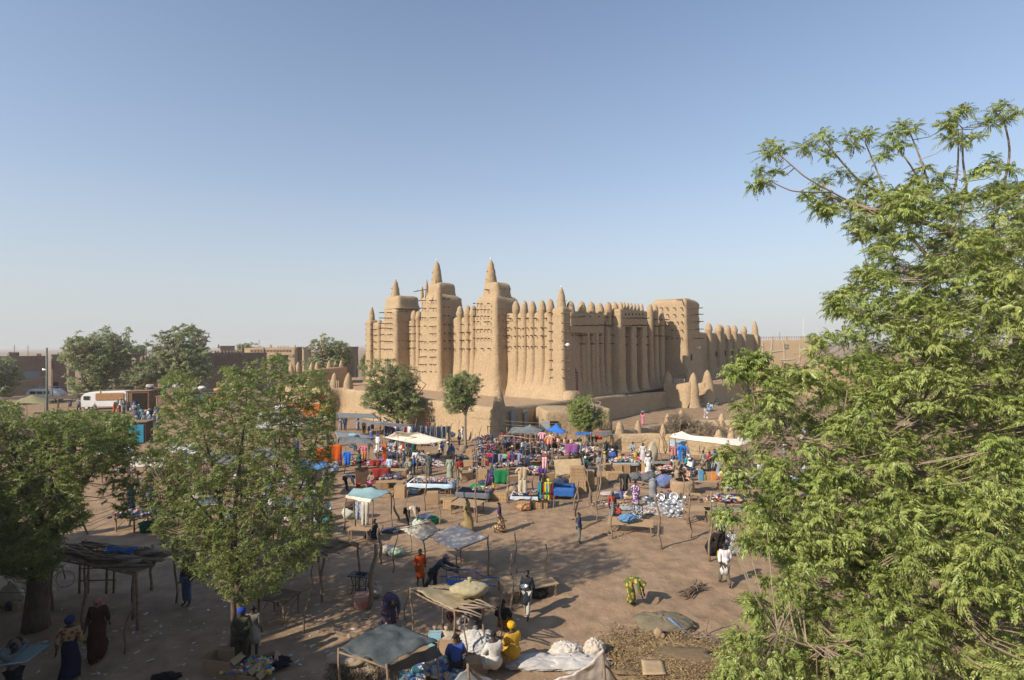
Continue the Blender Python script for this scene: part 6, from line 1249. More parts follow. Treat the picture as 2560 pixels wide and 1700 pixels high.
canopy('upper grey tarpaulin behind the tent like one', [('A', 260, 360, 2.4), ('A', 480, 378, 2.3), ('A', 735, 435, 2.2), ('A', 300, 450, 2.2)], TARPL, .03, ((.7, .6, .3, .2),), poles=False)
canopy('small cyan sheet lying over the grey tarpaulins', [('A', 430, 388, 2.5), ('A', 500, 385, 2.5), ('A', 525, 408, 2.45), ('A', 420, 412, 2.45)], K_((.30, .50, .54)), .0, poles=False, rails=())
canopy('light blue plastic sheet below the forked willowy tree', [('A', 650, 88, 1.9), ('A', 1050, 70, 1.9), ('A', 1040, 95, 1.8), ('A', 640, 103, 1.8)], K_((.18, .38, .60)), .03, poles=False)
canopy('dusty blue and cream cloth canopy on crooked posts', [('A', 480, 1030, 2.1), ('A', 905, 1065, 2.1), ('A', 700, 1145, 2.0), ('A', 395, 1095, 1.9)], K_((.25, .36, .37), (.17, .28, .31), 'noise', 1.2), .08, ((.5, .1, .3, .3),))
canopy('cream flap hanging along the front of the dusty blue canopy', [('A', 400, 1095, 2.0), ('A', 690, 1145, 2.02), ('A', 665, 1185, 1.85), ('A', 385, 1120, 1.85)], MUSL, .03, poles=False, rails=())
canopy('patched cream sack cloth canopy with red and green pieces', [('H', 960, 200, 1.5), ('H', 1300, 118, 1.7), ('H', 1570, 230, 1.7), ('H', 1270, 350, 1.5)], PATCH, .14, ((.35, .5, .25, .15), (.7, .4, .15, .15)), wr=.05)
canopy('cream sack cloth wing of the patched canopy tied up to a peak', [('H', 745, 150, 1.6), ('H', 1030, 85, 2.1), ('H', 1120, 150, 1.6), ('H', 960, 260, 1.5)], K_((.68, .60, .48), (.55, .48, .36), 'noise', 1.5), .1, ((.8, .15, .25, .18),), poles=False, wr=.09)
canopy('coarse straw mat roof with sticks and a full sack on top', [('H', 1160, 660, 1.7), ('H', 1520, 790, 1.75), ('H', 1250, 915, 1.75), ('H', 845, 720, 1.75)], MATC, .06, ((.2, .9, .1, .2),), wr=.03)
canopy('big dark blue grey canvas over the stacked sacks', [('H', 620, 1052, 1.8), ('H', 1105, 1225, 1.8), ('H', 620, 1440, 1.8), ('H', 175, 1290, 1.8)], CANV, -.06, ((.42, .45, .18, .3), (.85, .3, .16, .12)), wr=.06, n=22)
canopy('drooping front edge of the dark blue grey canvas', [('H', 1100, 1225, 1.8), ('H', 1140, 1345, 1.45), ('H', 640, 1500, 1.45), ('H', 620, 1440, 1.8)], CANV, .02, poles=False, rails=(), wr=.05)
canopy('silvery grey plastic sheet pitched at the bottom edge', [('H', 1380, 1440, 2.2), ('H', 1660, 1590, 1.6), ('H', 1500, 1720, 1.4), ('H', 1180, 1620, 1.5)], K_((.30, .32, .34), (.22, .24, .26), 'noise', 2.0), .08, wr=.06)
canopy('pale pleated cloth pitched like a tent by the straw pile', [('I', 895, 752, 2.3), ('I', 1110, 1010, 1.2), ('I', 720, 1100, 1.0), ('I', 280, 960, 1.3)], K_((.62, .57, .52), (.5, .45, .42), 'stripes', 1.5), .05, ((.0, .0, .3, .2),), wr=.05)
canopy('long cream canopy stretched before the enclosure wall', [('C', 975, 442, 2.7), ('C', 1990, 520, 2.5), ('C', 1830, 600, 2.3), ('C', 900, 485, 2.4)], MUSL, .1, ((.13, .3, .45, .1), (.6, .5, .2, .2)))
canopy('white sheet behind the end of the long cream canopy', [('C', 1800, 485, 2.2), ('C', 2010, 490, 2.2), ('C', 2010, 520, 2.1), ('C', 1790, 520, 2.1)], WHC, .03, poles=False)
canopy('crumpled dark grey tarpaulin tent near the mud storeroom', [('B', 610, 415, 1.9), ('B', 1060, 440, 1.8), ('B', 960, 500, 1.7), ('B', 520, 480, 1.5)], TARP, -.05, ((.55, .2, .5, .25), (.1, .3, .3, .12)), wr=.06)
canopy('bright blue pointed tarpaulin beside the pollarded tree', [('B', 1140, 430, 2.0), ('B', 1385, 465, 1.9), ('B', 1300, 505, 1.8), ('B', 1062, 448, 1.85)], BLT, .0, ((.45, .3, .75, .3),), n=20)
canopy('small blue tarpaulin hidden behind the pollarded tree trunk', [('B', 1520, 465, 1.9), ('B', 1760, 470, 1.9), ('B', 1740, 500, 1.8), ('B', 1500, 505, 1.8)], BLT, .02, poles=False)
canopy('dark grey cloth roof hanging under the orange cloth line', [('B', 1720, 470, 2.0), ('B', 2040, 450, 2.0), ('B', 2040, 500, 1.7), ('B', 1900, 540, 1.6)], K_((.2, .19, .18)), .03)
canopy('wide khaki tent before the long brown town house', [('X', 300, 1000, 3.2), ('X', 640, 1005, 3.0), ('X', 500, 1050, 2.8), ('X', 150, 1048, 2.8)], K_((.26, .24, .13), (.2, .18, .1), 'noise', .8), .0, ((.35, .35, 1.1, .5),), rails=())
canopy('faded orange sheet in front of the kiosks', [('X', 1800, 1050, 2.0), ('X', 2080, 1020, 2.0), ('X', 2120, 1075, 1.8), ('X', 1820, 1085, 1.8)], K_((.62, .28, .18), (.5, .2, .12), 'noise', 1.0), .05, wr=.08)
canopy('bright orange tarpaulin behind the neem tree top', [('Y', 210, 945, 2.2), ('Y', 380, 950, 2.2), ('Y', 400, 985, 2.0), ('Y', 185, 985, 2.0)], K_((.75, .25, .04)), .05)
canopy('grey black tarpaulin at the edge of the neem leaves', [('N', 1180, 1290, 2.3), ('N', 1400, 1230, 2.4), ('N', 1380, 1300, 2.2), ('N', 900, 1400, 2.1)], TARP, .03)
canopy('long low grey roof of the stalls by the khaki tent', [('X', 0, 955, 2.6), ('X', 900, 935, 2.6), ('X', 900, 965, 2.4), ('X', 0, 985, 2.4)], K_((.12, .09, .07)), .02, wr=.08)
for i, (x, y, c, nm) in enumerate(((420, 1105, WHC, 'white'), (520, 1130, TARP, 'dark grey'), (640, 1120, TARPL, 'pale grey'), (735, 1150, K_((.1, .25, .5)), 'blue'), (330, 1140, MUSL, 'cream'), (700, 1240, TARP, 'black'), (470, 1235, MUSL, 'brownish cream'), (250, 1110, WHC, 'pure white'))):
    canopy(nm + ' cloth canopy half hidden behind the neem leaves', [('S', x, y, 2.3), ('S', x + 85, y + 3, 2.3), ('S', x + 75, y + 28, 2.1), ('S', x - 12, y + 24, 2.1)], c, .08)
# twig and mat shelters in the shade
def shelter(label, corners, m, logs=9, posts=()):
    t = canopy(label, corners, m, .05, (), True, wr=.07, name='mat_shelter', cat='shelter', pr_=.045); o = t.location
    c = [G(k, x, y, z) - o for k, x, y, z in corners]
    for i in range(logs):
        u = random.uniform(.05, .95); v = random.uniform(.1, .9); p = c[0].lerp(c[1], u).lerp(c[3].lerp(c[2], u), v); a_ = random.uniform(-.4, .4); L = random.uniform(.5, 1.1)
        d = (c[1] - c[0]).normalized(); d = Vector((d.x * math.cos(a_) - d.y * math.sin(a_), d.x * math.sin(a_) + d.y * math.cos(a_), 0)) * L; z = Vector((0, 0, .05))
        q = MB(); q.tube([p - d + z, p + z * 1.6, p + d + z], random.uniform(.02, .05), 5); q.obj('branch', M_POLE, t, True)
    for k, x, y, z in posts: p = G(k, x, y, 0) - o; q = MB(); q.tube(wob((p.x, p.y, 0), (p.x + .05, p.y, z), 5, .05), .05, 6); q.obj('post', M_POLE, t, True)
    return t
sh1 = shelter('wide sagging mat and branch shelter beside the massive leaning trunk', [('F', 800, 270, 2.0), ('F', 1640, 370, 2.0), ('F', 1270, 575, 2.0), ('F', 480, 420, 2.0)], STRAW, 26, (('F', 1240, 1010, 1.9), ('F', 1415, 735, 1.9), ('F', 780, 1100, 1.95)))
shelter('flat brush roof shelter behind the neem trunk with branches piled on it', [('G', 1150, 170, 1.9), ('G', 1850, 300, 1.9), ('G', 1480, 410, 1.8), ('G', 1080, 440, 1.8)], STRAW, 22, (('G', 1515, 730, 1.8),))
sheetobj('blue_plastic_sheet', clothgrid([G('F', 1000, 330, 2.12), G('F', 1290, 320, 2.12), G('F', 1240, 385, 2.1), G('F', 960, 385, 2.1)], 0, (), 10, .06), K_((.03, .08, .22)), label='crumpled dark blue plastic sheet lying on the mat shelter', category='sheet')
for i, (x, y) in enumerate(((1170, 440), (1400, 390), (1250, 480))): heap(('grey folded mat lying on the mat shelter near its edge', 'rolled grey cloth on top of the mat shelter', 'flat worn mat hanging over the front of the mat shelter')[i], ('F', x, y), .9 - .2 * i, .4, .14, K_((.24, .19, .15)), z=2.05, name='folded_mat', cat='mat', rz=20 * i)
t = thing('ladder_rack', G('F', 740, 760), 'rough wooden rack of poles standing under the mat shelter', 'rack')
for x in (0, .35, 1.1, 1.4): q = MB(); q.tube([(x, 0, 0), (x + .04, .02, 1.55)], .045, 6); q.obj('post', M_POLE, t, True)
for z in (.5, 1.0): q = MB(); q.tube([(-.05, .03, z), (1.5, .03, z + .03)], .03, 5); q.obj('crossbar', M_POLE, t, True)
# ------------------------------------------------------------ tables and benches
table('big bare wooden table in the open beside a crate', ('A', 1790, 1180), 1.75, 1.35, .62, -22, planks=7, gap=.97)
table('table with a white and blue cloth covered in small packets', ('A', 1395, 935), 3.0, 1.5, .75, -8, cloth_m=K_((.62, .68, .72), (.35, .5, .62), 'noise', 1.0), hang=.22)
table('low table under a grey cloth beside the purple dressed person', ('A', 1880, 1040), 2.1, 1.2, .6, -12, cloth_m=K_((.10, .11, .13), (.15, .16, .18), 'noise', 2.0), hang=.3)
table('trestle table of dark clothes beside the red draped board', ('A', 930, 930), 1.7, .9, .7, 5, planks=5)
table('plain narrow table behind the pale blue tunic man', ('A', 985, 800), 1.5, .7, .75, -5, planks=4)
table('wooden table with iron legs beside the reaching man', ('A', 545, 1480), 1.15, .6, .75, -3, planks=5)
table('table draped with a royal blue cloth', ('B', 1310, 1240), 1.5, 1.1, .78, -8, cloth_m=K_((.04, .13, .38)), hang=.5)
table('stall table with a bluish sheet of small wares', ('B', 810, 1370), 1.9, 1.0, .75, -6, cloth_m=K_((.35, .42, .52), (.55, .55, .55), 'noise', 3.0), hang=.15)
table('slatted low bench table carrying a blue cloth bundle', ('D', 725, 510), 2.35, 1.3, .55, -16, planks=7, gap=.6)
table('plain plank table at the right of the pots', ('D', 1415, 370), 1.5, .9, .8, -4, planks=5, gap=.95)
table('greenish plank table next to the plain plank table', ('D', 1690, 385), 2.0, .8, .8, -4, m=mat('green_plank', (.28, .27, .16), (.22, .21, .12), scale=3), planks=4, gap=.97)
table('low wooden platform bed with uneven planks', ('H', 1930, 640), 2.1, 1.5, .5, 22, planks=7, gap=.93)
table('dark table standing deep in the tree shade', ('G', 1110, 775), 1.3, .95, .8, -18, m=mat('dark_plank', (.13, .085, .05), rough=.8), planks=6, gap=.97)
table('long wooden stall table with paint tins and cartons', ('C', 1380, 1050), 1.9, .8, .8, -8, planks=5)
table('small wooden table next to the mud oven', ('C', 1210, 1225), .9, .5, .5, -10, planks=3)
table('grey topped stall table behind the khaki crates', ('C', 870, 815), 2.6, .9, .8, -3, m=mat('grey_plank', (.27, .24, .2), rough=.9), planks=4, gap=.98)
table('stall table of coloured packets below the cream canopy', ('C', 940, 890), 2.2, .9, .7, -4, planks=5)
table('table of packets next to the tall lumpy sack', ('C', 310, 800), 2.0, 1.1, .85, 0, cloth_m=K_((.3, .36, .36)), hang=.2)
for i, (x, y, w_) in enumerate(((250, 700, 2.0), (520, 960, 2.2), (900, 870, 2.4), (1250, 760, 2.6), (1560, 800, 2.4), (600, 620, 2.2), (1000, 640, 2.0), (1400, 650, 1.8), (1720, 740, 2.2), (560, 560, 2.2))):
    table(('rough stall table below the hanging bags', 'stall table behind the green cloth', 'stall table near the seller in black', 'shoe table by the black dressed woman', 'shoe table of white boxes under the red print banner', 'bag table near the bent crossbar', 'table at the foot of the tan upright crate', 'table beneath the row of hanging hats', 'table beside the red box and cartons', 'narrow table behind the bag heap')[i], ('B', x, y), w_, 1.0, .8, (-10, 5, -8, 14, 3, 0, -5, 8, 0, 4)[i], planks=4)
    goods(('jumble of bags and shoes on the rough stall table', 'goods spread on the table behind the green cloth', 'dark bags heaped near the seller in black', 'rows of dark shoes by the black dressed woman', 'rows of white and grey shoe packs below the banner', 'black and red bags under the bent crossbar', 'brown bags at the tan upright crate', 'pale shoes beneath the row of hats', 'mixed packets beside the red box', 'striped bags behind the bag heap')[i], ('B', x, y), .82, w_, 1.0, .35, 150, (PAL_MIX, PAL_MIX, PAL_DARK, PAL_SHOE, PAL_SHOE, PAL_DARK, PAL_MIX, PAL_SHOE, PAL_BRIGHT, PAL_MIX)[i], .2, rz=(-10, 5, -8, 14, 3, 0, -5, 8, 0, 4)[i])
for i, (x, y) in enumerate(((300, 1180), (395, 1200), (480, 1160), (560, 1190), (640, 1190), (735, 1210), (450, 1290), (620, 1270), (760, 1300), (330, 1290))):
    o = table(('long', 'short', 'wide', 'narrow', 'low', 'tilted', 'plain', 'old', 'pale', 'small')[i] + ' stall table seen through the neem leaves', ('S', x, y), 2.3 - .1 * i, 1.0, .75, random.uniform(-20, 20), planks=4)
    goods('goods on the ' + ('long', 'short', 'wide', 'narrow', 'low', 'tilted', 'plain', 'old', 'pale', 'small')[i] + ' table behind the neem leaves', ('S', x, y), .77, 2.0, .9, .3, 110, (PAL_MIX, PAL_BRIGHT, PAL_PALE)[i % 3], .2)
for i, (x, y, cl) in enumerate(((1700, 990, PAL_BRIGHT), (1880, 1020, PAL_PALE), (1800, 1150, PAL_MIX), (1720, 1330, PAL_MIX), (1560, 1310, PAL_SHOE))):
    o = table(('table of bright cartons near the blue seated seller', 'table of plastic wrapped wares beside the neem', 'table of white sheets and boxes beside the neem', 'table with blue and white boxes above the greenish table', 'tray table of small shoes behind the plain plank table')[i], ('C', x, y), 1.8, .9, .7, -5 * i, planks=4)
    goods(('bright cartons and packets near the blue seated seller', 'plastic wrapped wares beside the neem', 'papers and boxes at the neem edge', 'blue and white boxes and cloths', 'small dark shoes in a tray')[i], ('C', x, y), .72, 1.7, .8, .35, 80, cl, .2)
goods('small packets covering the white and blue cloth', ('A', 1400, 930), .77, 2.6, 1.1, .12, 220, PAL_BRIGHT, .12); goods('small wares on the grey cloth table', ('A', 1960, 1025), .62, 1.3, .6, .12, 70, PAL_BRIGHT, .10)
goods('folded dark clothes on the trestle table', ('A', 920, 905), .72, 1.4, .7, .22, 60, PAL_DARK, .26); goods('small wares on the bluish sheet', ('B', 800, 1360), .77, 1.7, .8, .08, 120, PAL_MIX, .12)
goods('packets on the table by the tall lumpy sack', ('C', 310, 800), .87, 1.8, .9, .2, 120, PAL_BRIGHT, .16); goods('small tins and packets below the cream canopy', ('C', 940, 890), .72, 2.0, .7, .15, 130, PAL_BRIGHT, .14)
goods('heap of pale clothes and blankets in the middle of the market', ('A', 1020, 650), 0, 3.2, 2.0, .5, 240, PAL_PALE, .30, name='clothes_pile', flat=.3); goods('heap of plastic wrapped bedding near the straw hatted man', ('A', 1280, 735), 0, 3.4, 2.0, .45, 260, PAL_PALE, .30, name='clothes_pile', flat=.3)
goods('spread of pink and purple clothes by the pale blue tunic man', ('A', 800, 740), .3, 2.6, 1.2, .4, 150, palette('pink_mix', [PNK, WHT, (.5, .1, .3), (.3, .25, .5), WHT, RED]), .24, name='clothes_pile', flat=.3)
goods('jumble of bags at the foot of the terrace horn', ('B', 250, 600), .3, 3.2, 1.6, .6, 240, PAL_DARK, .26); goods('jumble of shiny bags and straps in mid market', ('B', 480, 690), .3, 3.5, 1.6, .6, 260, PAL_MIX, .22); goods('black bags and belts piled up before the tan crate', ('B', 820, 740), .3, 3.0, 1.4, .5, 220, PAL_DARK, .24)
goods('shiny shoes spread out below the tan board', ('B', 1300, 1150), .05, 2.4, 1.2, .25, 220, PAL_SHOE, .16); goods('dark bags hanging in a heap beside the green cloth', ('B', 130, 900), .2, 1.8, 1.0, .6, 120, PAL_DARK, .24); goods('mixed wares piled around the grey tarpaulin tent', ('B', 700, 560), .2, 4.0, 1.4, .6, 240, PAL_MIX, .22)
goods('orange peels and scraps beside the pots', ('D', 500, 330), 0, 2.4, 1.4, .04, 260, palette('scraps', [TAN, BRN, (.5, .3, .1), WHT, (.3, .2, .1), NAV]), .10, name='scrap_litter'); goods('small metal bits spread in front of the pots', ('D', 930, 400), 0, 1.8, 1.0, .08, 220, palette('bits', [WHT, GRY, RED, (.6, .6, .6), BRN]), .08, name='metal_bits')
goods('boxed packets filling the open cartons near the olive jacket', ('G', 850, 1440), .18, 1.5, .8, .12, 170, palette('packets', [GRN, WHT, ORA, BLU, (.4, .1, .3), (.1, .3, .2), YEL]), .12)
goods('stacked books and boxes under the dark canvas edge', ('H', 1060, 1480), .15, 1.8, 1.2, .3, 130, palette('books', [WHT, TEA, GRY, TAN, (.5, .45, .4), BLU]), .26, flat=.35, name='book_stack')
# ------------------------------------------------------------ boxes
for lb, at, w_, d, h, rz, m, sl in (
    ('long bamboo crate lying alone near the purple dressed person', ('A', 2145, 1150), 1.25, .62, .52, -14, M_CRATE, 7), ('tan upright box with open top behind the folded blue cloths', ('A', 1020, 1120), .75, .5, .78, -8, M_CRATE2, 0), ('low wide box below the dark clothes table', ('A', 820, 1010), 1.0, .7, .45, 8, M_CRATE2, 0),
    ('pale box between the trestle legs', ('A', 905, 1000), .7, .5, .4, 0, M_CRATE2, 0), ('flat crate on the ground behind the dusty blue canopy', ('A', 860, 1110), .9, .45, .3, -5, M_CRATE, 5), ('round topped brown carton beside the carved chairs', ('A', 1390, 1190), .75, .6, .72, 5, M_CRATE2, 0),
    ('wooden crate under the end of the big bare table', ('A', 1595, 1240), .6, .8, .55, -22, M_CRATE, 5), ('stacked carton behind the red shirted man', ('A', 1800, 830), .8, .6, .9, 0, M_CRATE2, 0), ('low carton in front of the stacked cartons', ('A', 1790, 880), .9, .5, .4, 0, M_CRATE2, 0), ('small tan box by the thin tree foot', ('A', 1810, 630), .6, .5, .5, 0, M_CRATE2, 0),
    ('crate below the blue rucksacks', ('B', 210, 950), .8, .6, .6, 5, M_CRATE, 5), ('lower crate beside the yellow jerrycan', ('B', 150, 1200), .8, .7, .95, -5, M_CRATE, 5), ('tan crate leaning in the bag heap', ('B', 910, 720), 1.0, .5, 1.1, 10, M_CRATE, 7), ('tilted tan board box behind the green cloth', ('B', 710, 960), .9, .4, .9, 20, M_CRATE2, 0),
    ('bottom crate of the tall stack near the blue draped table', ('B', 1540, 1340), 1.15, .75, .45, -8, M_CRATE, 7), ('single tall crate just behind the tall stack', ('B', 1700, 1290), .75, .6, 1.25, -8, M_CRATE, 4), ('tall crate standing between two crooked poles', ('B', 1900, 1225), .8, .6, .85, -10, M_CRATE, 4),
    ('crate at the feet of the green shirted man', ('B', 1870, 1040), .7, .8, 1.0, -5, M_CRATE, 4), ('long crate wrapped in straw before the packets table', ('B', 2030, 1070), 1.5, .7, .75, -3, M_CRATE, 8), ('small crate under the wares stall by the blue bag', ('B', 760, 1568), .8, .6, .5, -5, M_CRATE, 5), ('crate standing below the colourful clothes', ('B', 990, 1560), .9, .5, .6, 0, M_CRATE, 6),
    ('broad straw crate at the front of the packets stall', ('C', 475, 935), 1.3, .7, .65, -2, M_CRATE, 7), ('straw crate between the broad crates', ('C', 330, 960), .6, .6, .75, 5, M_CRATE, 4), ('crate with a domed lid beside the lumpy blanket', ('C', 635, 975), .85, .7, .75, 10, M_CRATE, 5), ('crate with slanting side next to the domed one', ('C', 760, 940), .9, .6, .75, -10, M_CRATE, 5),
    ('wooden crate before the bare armed bending person', ('C', 1110, 930), .9, .5, .6, -5, M_CRATE, 6), ('small crate behind the stall table of paint tins', ('C', 1265, 940), .5, .5, .5, 0, M_CRATE, 4), ('crate on the ground under the long straw crate', ('C', 160, 1010), 1.6, .6, .4, 0, M_CRATE, 8), ('bottom carton of the pile under the neem edge', ('C', 1640, 910), .9, .5, .6, 0, M_CRATE, 6),
    ('red and cream carton used as a tub beside the sewing machine', ('H', 390, 880), .55, .55, .45, 10, mat('red_carton', (.5, .36, .26), (.45, .12, .08), scale=2), 0), ('carton between the white wrapped person and the ochre woman', ('H', 1690, 1420), .75, .5, .4, -20, M_CRATE2, 0), ('carton in front of the white wrapped person', ('H', 1460, 1480), .7, .5, .35, 10, M_CRATE2, 0), ('carton under the corner of the dark canvas', ('H', 1165, 1330), .6, .5, .35, -15, M_CRATE2, 0), ('pale blue carton beside the stuffed sack', ('H', 1075, 1235), .45, .3, .4, 0, mat('blue_carton', (.25, .5, .62), rough=.8), 0),
    ('white carton at the far awning edge', ('B', 1300, 770), .5, .4, .35, 0, mat('white_carton', (.6, .6, .6), rough=.8), 0), ('bright red cool box among the shoe tables', ('B', 1765, 800), .8, .4, .35, 0, mat('red_box', (.5, .1, .07), rough=.5), 0), ('red wooden box at the end of the paint tin table', ('C', 1560, 1050), .45, .4, .35, 10, mat('red_wood', (.45, .06, .06), rough=.6), 0)):
    crate(lb, at, w_, d, h, rz, m, slats=sl)
c = G('B', 1540, 1340)
for i, (dx, w_) in enumerate(((-.03, 1.12), (.04, 1.1), (-.02, 1.0))): crate(('second crate of the tall stack', 'third crate of the tall stack', 'topmost slightly smaller crate of the tall stack')[i] + ' near the blue draped table', (c.x + dx, c.y, .45 + .43 * i), w_, .72, .42, -8 + 3 * i, M_CRATE, slats=7)
for i, (x, y, m, lb) in enumerate(((1315, 1020, mat('blue_tin', (.1, .3, .5)), 'tall blue and white carton on the paint tin table'), (1405, 1010, M_CRATE2, 'brown carton in the middle of the paint tin table'), (1480, 1015, mat('orange_carton', (.65, .25, .05)), 'orange printed carton on the paint tin table'), (1350, 1015, mat('yellow_carton', (.65, .5, .15)), 'small yellow carton on the paint tin table'))):
    crate(lb, ('C', x, y + 30), (.28, .42, .3, .2)[i], .3, (.7, .5, .55, .4)[i], 0, m, z=.8, slats=0, name='carton', cat='carton')
for lb, at, w_, d, h, rz in (('open carton with raised flaps beside the olive jacket', ('G', 590, 1490), .95, .6, .5, -12), ('open carton packed with small wares in front of the olive jacket', ('G', 770, 1520), .85, .6, .3, -15), ('second open carton of wares next to the black cloth', ('G', 960, 1450), .7, .55, .3, 20), ('open carton at the bottom edge of the wares', ('G', 850, 1570), .6, .45, .25, -10)):
    crate(lb, at, w_, d, h, rz, M_CRATE2, open_=True, name='open_carton', cat='carton')
# boards
def board(label, k, x, y, w_, h, lean, rz, m, props=True, z=0.0):
    p = G(k, x, y); t = thing('leaning_board', p, label, 'board', R(rz)); MB().box((0, -lean / 2 * 0, h / 2), (w_ / 2, .02, h / 2), tilt=Matrix.Rotation(-math.asin(min(.9, lean / h)), 3, 'X')).obj('panel', m, t)
    for s in (-1, 1): q = MB(); q.tube([(s * w_ * .35, lean * 1.3, 0), (s * w_ * .3, lean * .3, h * .8)], .02, 4); q.obj('prop', M_POLE, t)
board('wide tan board leaning over the shoe display', 'B', 1400, 1090, 2.1, 1.25, .75, 8, mat('tan_board', (.52, .38, .22), rough=.9)); board('dark brown board standing by the lavender shirted person', 'A', 580, 970, .95, 1.2, .3, 30, mat('brown_board', (.20, .11, .06), rough=.8))
bd = board('board draped with a red cloth', 'A', 800, 960, 1.3, 1.1, .25, 10, mat('red_board', (.24, .08, .05), rough=.8)); garment('bright red cloth draped over the low board', G('A', 800, 960) + Vector((0, -.12, 1.12)), 1.3, .75, REDC, rz=10, name='red_cloth')
